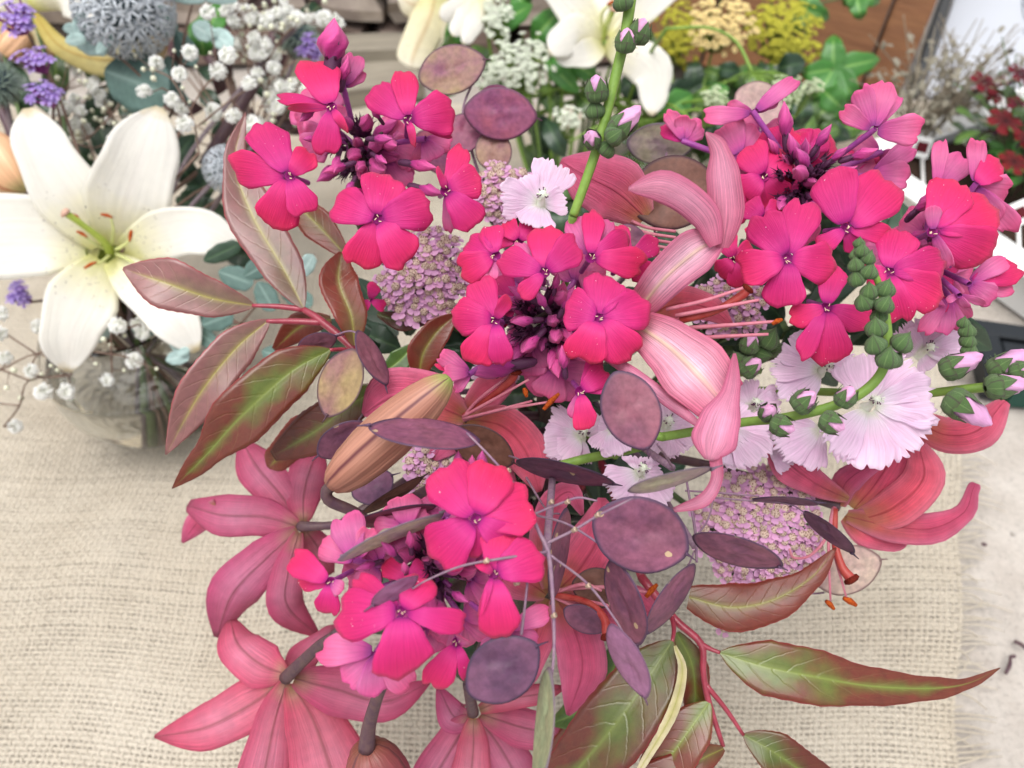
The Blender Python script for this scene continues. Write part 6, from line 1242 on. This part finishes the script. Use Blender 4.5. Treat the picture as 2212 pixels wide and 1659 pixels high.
t = thing('dill_stem', 'bent green umbel stalk with fine rays in front of the ivy', 'dill', P(1625, 156, .72)); tube('stem', [(1440, 62, .74, 3.5), (1530, 60, .735, 3.5), (1590, 90, .73, 3.5), (1625, 156, .72, 4)], M['green_stem'], t, 6)
rs = random.Random(8)
for i in range(16): a = rs.uniform(0.1, 2.6); q = rs.uniform(60, 130); tube('ray', [(1625, 156, .72, 1.3), (1625+math.cos(a)*q*0.5, 150+math.sin(a)*q*0.3, .71, 1.2), (1625+math.cos(a)*q, 156+math.sin(a)*q*0.7, .70, 0.9)], M['green_stem'], t, 4, 6)
to_c(t, P(1440, 62, .74))
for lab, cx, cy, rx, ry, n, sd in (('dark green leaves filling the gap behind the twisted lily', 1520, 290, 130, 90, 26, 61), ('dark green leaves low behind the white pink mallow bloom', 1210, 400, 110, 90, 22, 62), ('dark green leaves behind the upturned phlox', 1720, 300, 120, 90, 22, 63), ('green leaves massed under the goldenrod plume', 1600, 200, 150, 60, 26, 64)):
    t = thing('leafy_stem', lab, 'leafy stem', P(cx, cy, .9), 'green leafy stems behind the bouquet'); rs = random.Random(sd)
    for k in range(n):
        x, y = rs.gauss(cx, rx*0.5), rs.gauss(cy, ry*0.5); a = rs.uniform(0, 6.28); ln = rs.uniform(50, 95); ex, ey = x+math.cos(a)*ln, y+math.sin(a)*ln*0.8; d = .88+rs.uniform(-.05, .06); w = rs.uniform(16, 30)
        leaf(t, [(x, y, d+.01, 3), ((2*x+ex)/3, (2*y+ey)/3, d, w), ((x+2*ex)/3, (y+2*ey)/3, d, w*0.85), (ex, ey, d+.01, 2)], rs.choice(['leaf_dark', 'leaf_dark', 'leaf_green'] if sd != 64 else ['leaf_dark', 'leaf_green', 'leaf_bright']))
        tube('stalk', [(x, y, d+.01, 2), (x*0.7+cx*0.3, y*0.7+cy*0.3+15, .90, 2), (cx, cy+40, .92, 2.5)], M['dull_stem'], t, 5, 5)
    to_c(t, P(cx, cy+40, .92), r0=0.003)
t = thing('leafy_stem', 'fresh green leaves round the white lilies behind the bouquet', 'leafy stem', P(1150, 250, .9), 'green leafy stems behind the bouquet'); rs = random.Random(31)
for x, y, ex, ey, w, m in ((1040, 20, 960, 90, 30, 'leaf_bright'), (1060, 60, 1150, 10, 26, 'leaf_bright'), (1150, 90, 1210, 20, 30, 'leaf_bright'), (1160, 60, 1190, 130, 26, 'leaf_green'), (1180, 130, 1250, 200, 22, 'leaf_bright'), (1200, 110, 1230, 180, 20, 'leaf_bright'), (1100, 180, 1040, 230, 22, 'leaf_green'), (1020, 100, 1080, 180, 26, 'leaf_green'), (1230, 130, 1290, 170, 22, 'leaf_bright'), (1110, 210, 1160, 150, 26, 'leaf_green'), (1170, 180, 1210, 250, 24, 'leaf_green'), (1010, 70, 950, 130, 24, 'leaf_green'), (1140, 20, 1110, -20, 24, 'leaf_bright'), (1380, 60, 1420, 130, 20, 'leaf_green'), (1250, 200, 1300, 260, 24, 'leaf_green'), (1100, 240, 1060, 330, 24, 'leaf_dark'), (1180, 260, 1220, 340, 24, 'leaf_dark'), (1000, 150, 960, 210, 20, 'leaf_green')):
    d = .84+rs.uniform(-.03, .03); leaf(t, [(x, y, d+.01, 3), ((2*x+ex)/3, (2*y+ey)/3, d, w), ((x+2*ex)/3, (y+2*ey)/3, d, w*0.85), (ex, ey, d+.01, 2)], m)
to_c(t, P(1150, 250, .88), r0=0.003)
t = thing('stalk_bunch', 'bundle of olive green stalks under the white lace flowers', 'stems', P(1200, 330, .88))
for i in range(16):
    x = 1090+i*15+rs.uniform(-8, 8); x2 = 1180+(x-1180)*0.8+rs.uniform(-14, 14); tube('stalk', [(x, 150+rs.uniform(-30, 30), .83, 3.5), (x2, 270, .86, 3.8), (1200+(x2-1200)*0.5, 420, .9, 4)], M['dull_stem'] if i % 3 else M['green_stem'], t, 6)
# lobed ivy-like leaves
def ivy(parent, c, tips, depth, mat):
    for (tx, ty, w) in tips: leaf(parent, [(c[0], c[1], depth, w*0.5), (c[0]*0.6+tx*0.4, c[1]*0.6+ty*0.4, depth-0.004, w), (c[0]*0.25+tx*0.75, c[1]*0.25+ty*0.75, depth-0.004, w*0.7), (tx, ty, depth+0.006, 2)], mat, name='lobe', crease=0.1)
t = thing('ivy_stem', 'big lobed green ivy leaves against the brown board', 'ivy', P(1800, 200, .95)); rs = random.Random(3)
ivy(t, (1800, 150), [(1900, 128, 28), (1800, 76, 26), (1850, 215, 28), (1730, 160, 24), (1810, 270, 26), (1760, 220, 22)], .93, 'leaf_bright')
ivy(t, (1800, 250), [(1850, 300, 26), (1790, 320, 26), (1750, 280, 24)], .95, 'leaf_green')
ivy(t, (1500, 190), [(1430, 210, 28), (1470, 260, 26), (1550, 170, 26), (1500, 130, 24), (1540, 240, 24)], .97, 'leaf_dark')
ivy(t, (1600, 200), [(1560, 160, 26), (1650, 220, 28), (1600, 260, 26), (1650, 160, 24)], .98, 'leaf_dark')
ivy(t, (1720, 230), [(1700, 160, 30), (1660, 260, 28), (1740, 300, 28), (1780, 180, 24)], .99, 'leaf_dark')
ivy(t, (1740, 20), [(1790, 40, 22), (1720, 70, 22), (1760, -30, 22)], .96, 'leaf_bright'); ivy(t, (1850, -10), [(1860, 42, 20), (1900, 5, 18), (1820, 10, 16)], .96, 'leaf_bright')
ivy(t, (1420, 250), [(1380, 290, 24), (1440, 300, 24), (1400, 220, 22)], .98, 'leaf_dark'); ivy(t, (1560, 280), [(1500, 320, 28), (1580, 340, 28), (1620, 300, 26)], 1.0, 'leaf_dark')
tube('stem', [(1690, 156, .93, 3), (1750, 155, .93, 3), (1800, 150, .93, 3)], M['dull_stem'], t, 6); to_c(t, P(1690, 156, .93), r0=0.0025)
for rows in ([(1800, 150, .935, 3), (1790, 220, .945, 3), (1720, 230, .99, 3), (1600, 200, .985, 3), (1500, 190, .975, 3)], [(1690, 156, .93, 3), (1740, 80, .95, 3), (1740, 20, .962, 3), (1850, -10, .965, 2)], [(1600, 200, .985, 3), (1560, 280, 1.0, 3), (1420, 250, .985, 3)], [(1790, 220, .945, 3), (1800, 250, .952, 3)]): tube('stem', rows, M['dull_stem'], t, 6)
# ---------------------------------------------------------------- boards, trays and bedding plants beyond
def box_obj(name, mat, size, at, parent=None, rot=None, bev=0.002):
    sx, sy, sz = [s/2 for s in size]; b = bev; mb = MB(); v = []
    for z, k in ((-sz, b), (-sz+b, 0), (sz-b, 0), (sz, b)):
        for x, y in ((-1, -1), (1, -1), (1, 1), (-1, 1)): v.append((x*(sx-k), y*(sy-k), z))
    f = [(3, 2, 1, 0), (12, 13, 14, 15)]+[(r*4+i, r*4+(i+1) % 4, (r+1)*4+(i+1) % 4, (r+1)*4+i) for r in range(3) for i in range(4)]
    mb.add(v, f); return put(name, mb.build(name, [mat], False), parent, at, rot)
def line_up(p, q, face):
    """rotation with local X along p->q, Y as near face as can be"""
    x = unit(np.asarray(q)-np.asarray(p)); y = unit(np.asarray(face)-x*np.dot(face, x)); return Matrix((x, y, np.cross(x, y))).transposed()
a_, b_ = ground(690, 205, 0.02), ground(905, 180, 0.02); t = box_obj('weathered_plank', M['wood_grey'], (float(np.linalg.norm(b_-a_)), 0.07, 0.03), (a_+b_)/2+np.array([0, 0.02, -0.003]), None, line_up(a_, b_, (0, 1, 0)), 0.003); tag(t, 'grey weathered plank lying at the foot of the stone wall', 'plank')
a_, b_ = ground(600, 165, 0.02), ground(920, 150, 0.02); t = box_obj('weathered_plank', M['wood_grey'], (float(np.linalg.norm(b_-a_)), 0.05, 0.05), (a_+b_)/2+np.array([0, 0.03, 0.006]), None, line_up(a_, b_, (0, 1, 0)), 0.003); tag(t, 'thicker grey timber lying tight against the stone wall', 'timber')
# brown board: its right edge runs from (2020, 0) to (1945, 190) in the picture
p0 = ground(1925, 240); e = unit(P(2030, -20, 1.02)-p0); side = np.array([-0.985, 0.17, 0.0]); side = unit(side-e*np.dot(side, e)); nn = np.cross(e, side); RB = Matrix((side, e, np.cross(side, e))).transposed()
t = thing('wooden_board', 'brown wooden board leaning behind the goldenrod and ivy', 'board', p0)
for k in range(4):
    w = (0.05, 0.105, 0.105, 0.105)[k]; off = (0.025, 0.104, 0.211, 0.318)[k]
    box_obj('plank', M['wood'], (w-0.003, 0.66, 0.018 if k else 0.024), p0+side*off+e*0.33, t, RB)
# white panel with a black edge and printed leaves
q0 = ground(1972, 205); e2 = unit(P(2052, -30, 1.10)-q0); s2 = np.array([0.96, -0.28, 0.0]); s2 = unit(s2-e2*np.dot(s2, e2)); RP = Matrix((s2, e2, np.cross(s2, e2))).transposed(); fz = np.cross(s2, e2)
t = thing('printed_board', 'white panel with grey leaf prints and a black edge', 'panel', q0)
box_obj('sheet', M['panel_white'], (0.46, 0.60, 0.010), q0+s2*0.24+e2*0.30, t, RP); box_obj('black_edge', M['black_plastic'], (0.014, 0.61, 0.016), q0+e2*0.30, t, RP)
def print_leaf(cx, cy, ln, w, ang):
    mb = MB(); n = 14; ca, sa = math.cos(ang), math.sin(ang); sgn = 1 if np.dot(fz, C0-q0) > 0 else -1
    W = lambda a, b: q0+s2*(cx+ca*a-sa*b)+e2*(cy+sa*a+ca*b)+fz*sgn*0.0062
    def line(pts): v, f, uv = tube_geo([W(*p) for p in pts], [0.0006]*len(pts), 4, max(3, len(pts)*2)); mb.add(v, f, 0)
    out = lambda s: [(ln*i/n, s*w*math.sin(math.pi*(i/n)**0.85)) for i in range(n+1)]
    line(out(1)); line(out(-1)); line([(-ln*0.15, 0), (ln*0.5, 0.001), (ln, 0)])
    for i in range(2, 12):
        for s in (-1, 1): line([(ln*i/n, 0), (ln*(i+1.6)/n, s*w*math.sin(math.pi*min(1, (i+1.6)/n)**0.85)*0.97)])
    put('leaf_print', mb.build('leaf_print', [M['ink']], True, W(0, 0)), t, W(0, 0))
for a in ((0.11, 0.12, 0.085, 0.026, 1.35), (0.27, 0.28, 0.10, 0.03, 1.9), (0.20, 0.05, 0.09, 0.028, 0.6)): print_leaf(*a)
# trays of bedding plants
def tray(label, c, size, ang, mat, inner, fill=None, rw=0.020):
    t = thing('plant_tray', label, 'tray', c, 'plant trays'); R = Matrix.Rotation(ang, 3, 'Z'); lx, ly, h = size; w = 0.008
    for nm, s, o in (('side', (lx, w, h), (0, ly/2, h/2)), ('side', (lx, w, h), (0, -ly/2, h/2)), ('side', (w, ly-w, h), (lx/2-w/2, 0, h/2)), ('side', (w, ly-w, h), (-lx/2+w/2, 0, h/2)), ('rim', (lx+0.02, rw, 0.004), (0, ly/2+0.004, h+0.002)), ('rim', (lx+0.02, rw, 0.004), (0, -ly/2-0.004, h+0.002)), ('rim', (rw, ly-rw+0.008, 0.004), (lx/2, 0, h+0.0025)), ('rim', (rw, ly-rw+0.008, 0.004), (-lx/2, 0, h+0.0025)), ('floor', (lx-0.02, ly-0.02, 0.003), (0, 0, 0.004))):
        box_obj(nm, mat, s, np.asarray(c)+np.array(R @ Vector(o)), t, R, 0.0015)
    box_obj('soil' if fill is None else 'insert', fill or M['soil'], (lx-0.02, ly-0.012, 0.03), np.asarray(c)+np.array([0, 0, 0.020 if inner else 0.008]), t, R, 0.004); return t
pa, pb = ground(1880, 345, 0.05), ground(2225, 575, 0.05); du = unit(pb-pa); dn = np.array([-du[1], du[0], 0.0]); cT = (pa+pb)/2+dn*0.15+du*0.02; ang1 = math.atan2(du[1], du[0])
tray('white plastic tray of grey and red bedding plants', (cT[0], cT[1], 0), (float(np.linalg.norm(pb-pa))+0.06, 0.30, 0.05), ang1, M['white_plastic'], True, None, 0.034)
cT3 = ground(2245, 850); tray('black plastic tray with a green insert beside the mallow buds', (cT3[0]+0.045, cT3[1]+0.0, 0), (0.20, 0.05, 0.034), -0.22, M['black_plastic'], True, M['black_plastic'])
c_ = ground(2205, 880); t = thing('green_crate', 'dark green plastic crate standing by the black tray', 'crate', (c_[0]+0.05, c_[1]-0.002, 0)); box_obj('front_panel', M['green_plastic'], (0.13, 0.012, 0.05), (c_[0]+0.05, c_[1]-0.002, 0.025), t, Matrix.Rotation(-0.12, 3, 'Z')); box_obj('lip', M['black_plastic'], (0.14, 0.02, 0.006), (c_[0]+0.05, c_[1]-0.002, 0.0535), t, Matrix.Rotation(-0.12, 3, 'Z'))
RED = tiny_flower(M['red_petal'], 6); RED.name = 'red_bloom'
def bedding(label, base, h, spread, n_leaf, n_twig, blooms, leafm, twigm, seed, cat='bedding plant'):
    rs = random.Random(seed); base = np.asarray(base, float); t = thing('bedding_plant', label, cat, base, 'bedding plants in the white tray')
    for k in range(n_twig):
        a = rs.uniform(0, 6.28); q = spread*rs.uniform(0.3, 1.1); e = base+np.array([math.cos(a)*q, math.sin(a)*q*0.8, h*rs.uniform(0.5, 1.1)]); m = base*0.5+e*0.5+np.array([rs.uniform(-.01, .01), 0, h*0.12]); wtube('twig', [base+np.array([rs.uniform(-.02, .02), rs.uniform(-.02, .02), 0]), m, e], [0.0010, 0.0008, 0.0005], twigm, t, 5, 7)
        for j in range(2): p = m*(1-j*0.5)+e*j*0.5+np.array([rs.uniform(-.012, .012) for _ in range(3)]); d = unit(np.array([rs.uniform(-1, 1), rs.uniform(-1, 1), rs.uniform(-0.2, 1)])); LEAFSET(t, p, d, rs.uniform(0.007, 0.014), leafm, rs)
    for k in range(n_leaf):
        a = rs.uniform(0, 6.28); q = spread*math.sqrt(rs.random()); p = base+np.array([math.cos(a)*q, math.sin(a)*q*0.8, h*rs.uniform(0.15, 0.8)]); LEAFSET(t, p, unit(np.array([math.cos(a), math.sin(a), rs.uniform(-0.3, 0.9)])), rs.uniform(0.018, 0.034)*(0.45 if leafm == 'tuft_grey' else 1), leafm, rs)
    for x, y, d, r in blooms:
        p = P(x, y, d); put('bloom', RED, t, p, frame(cdir(rs.uniform(-.4, .4), -0.5, 1), (rs.uniform(-1, 1), rs.uniform(-1, 1), 0)), r*d/FPX)
        wtube('twig', [base+np.array([0, 0, h*0.3]), (base+p)/2+np.array([0, 0, 0.01]), p-CU*0.001], [0.0010, 0.0008, 0.0006], twigm, t, 5, 6)
def small_leaf(mat):
    v, f, m, uv = blade_w(np.array([(0, 0, 0), (0.3, 0, 0.06), (0.7, 0, 0.05), (1, 0, -0.05)], float), np.array([0.04, 0.24, 0.22, 0.01]), np.zeros(4), 8, 4, -0.1, 0.15, thick=0.005, face=(0, 0, 1)); return mesh('leaf', v, f, [mat, mat], m, uv)
LEAFMESH = {k: small_leaf(M[k]) for k in ('tuft_grey', 'leaf_green', 'leaf_bright', 'leaf_dark')}
def LEAFSET(t, p, d, s, m, rs):
    x = unit(d); y = unit(np.cross([rs.uniform(-.3, .3), rs.uniform(-.3, .3), 1.0], x)); put('leaf', LEAFMESH[m], t, p, Matrix((x, y, np.cross(x, y))).transposed(), s)
bedding('straggly grey brown bedding plant against the white panel', ground(1985, 330, 0.04)+np.array([0.0, 0.02, 0]), 0.12, 0.09, 50, 46, [], 'tuft_grey', M['twig'], 1)
bedding('straggly grey bedding plant filling the far corner of the white tray', ground(2070, 300, 0.04)+np.array([0.0, 0.04, 0]), 0.10, 0.09, 50, 40, [], 'tuft_grey', M['twig'], 4)
bedding('green bedding plant with dark red star blooms in the white tray', ground(2180, 360, 0.04), 0.12, 0.08, 60, 26, [(2128, 178, .86, 34), (2172, 262, .84, 40), (2205, 160, .86, 32), (2190, 350, .82, 34), (2145, 205, .87, 24), (2200, 225, .86, 26), (2215, 300, .84, 28), (2165, 175, .95, 18), (2110, 200, .95, 16)], 'leaf_green', M['dull_stem'], 2)
bedding('low green bedding plant at the front of the white tray', ground(2205, 420, 0.04), 0.07, 0.05, 40, 10, [], 'leaf_bright', M['dull_stem'], 3)
def tag_card(label, c, depth, w, h, tilt):
    t = thing('plant_label', label, 'plant label', P(c[0], c[1]+h, depth), 'plant labels'); n = unit(C0-P(*c, depth)); x = unit(CR*math.cos(tilt)+CU*math.sin(tilt)); y = unit(np.cross(n, x)); R = Matrix((x, y, n)).transposed(); s = depth/FPX
    box_obj('card', M['white_plastic'], (w*s, h*s, 0.0015), P(*c, depth), t, R, 0.0005); box_obj('picture', M['red_petal'], (w*s*0.7, h*s*0.5, 0.0012), P(*c, depth)+np.asarray(n)*0.0006, t, R, 0.0002)
    wtube('stake', [P(c[0], c[1]+h*0.45, depth), ground(c[0]+4, c[1]+h+90, 0.03)], [0.002, 0.002], M['white_plastic'], t, 5, 3)
tag_card('small clear plant label with a red picture behind the phlox', (1992, 318), .93, 34, 44, -0.3)
tag_card('small white plant label with a red picture at the tray edge', (2200, 462), .80, 46, 50, 0.3)
# litter on the concrete
for k, (x, y, x2, y2) in enumerate(((2190, 1385, 2215, 1402), (2172, 1455, 2182, 1420), (2120, 1175, 2128, 1180), (2180, 1420, 2192, 1418))):
    a, b = ground(x, y, 0.002), ground(x2, y2, 0.002); t = wtube('dry_stalk', [a, (a+b)/2+np.array([0.001, 0, 0.001]), b], [0.0012, 0.0016, 0.001], M['lily_stem'], None, 6, 6)
    tag(t, ('dark dry stalk lying on the concrete near the frayed burlap', 'dark dry stalk lying upright on the bare concrete', 'tiny dark crumb on the concrete beside the burlap fringe', 'short dark twig crossing another on the concrete')[k], 'twig', 'plant litter on the concrete')
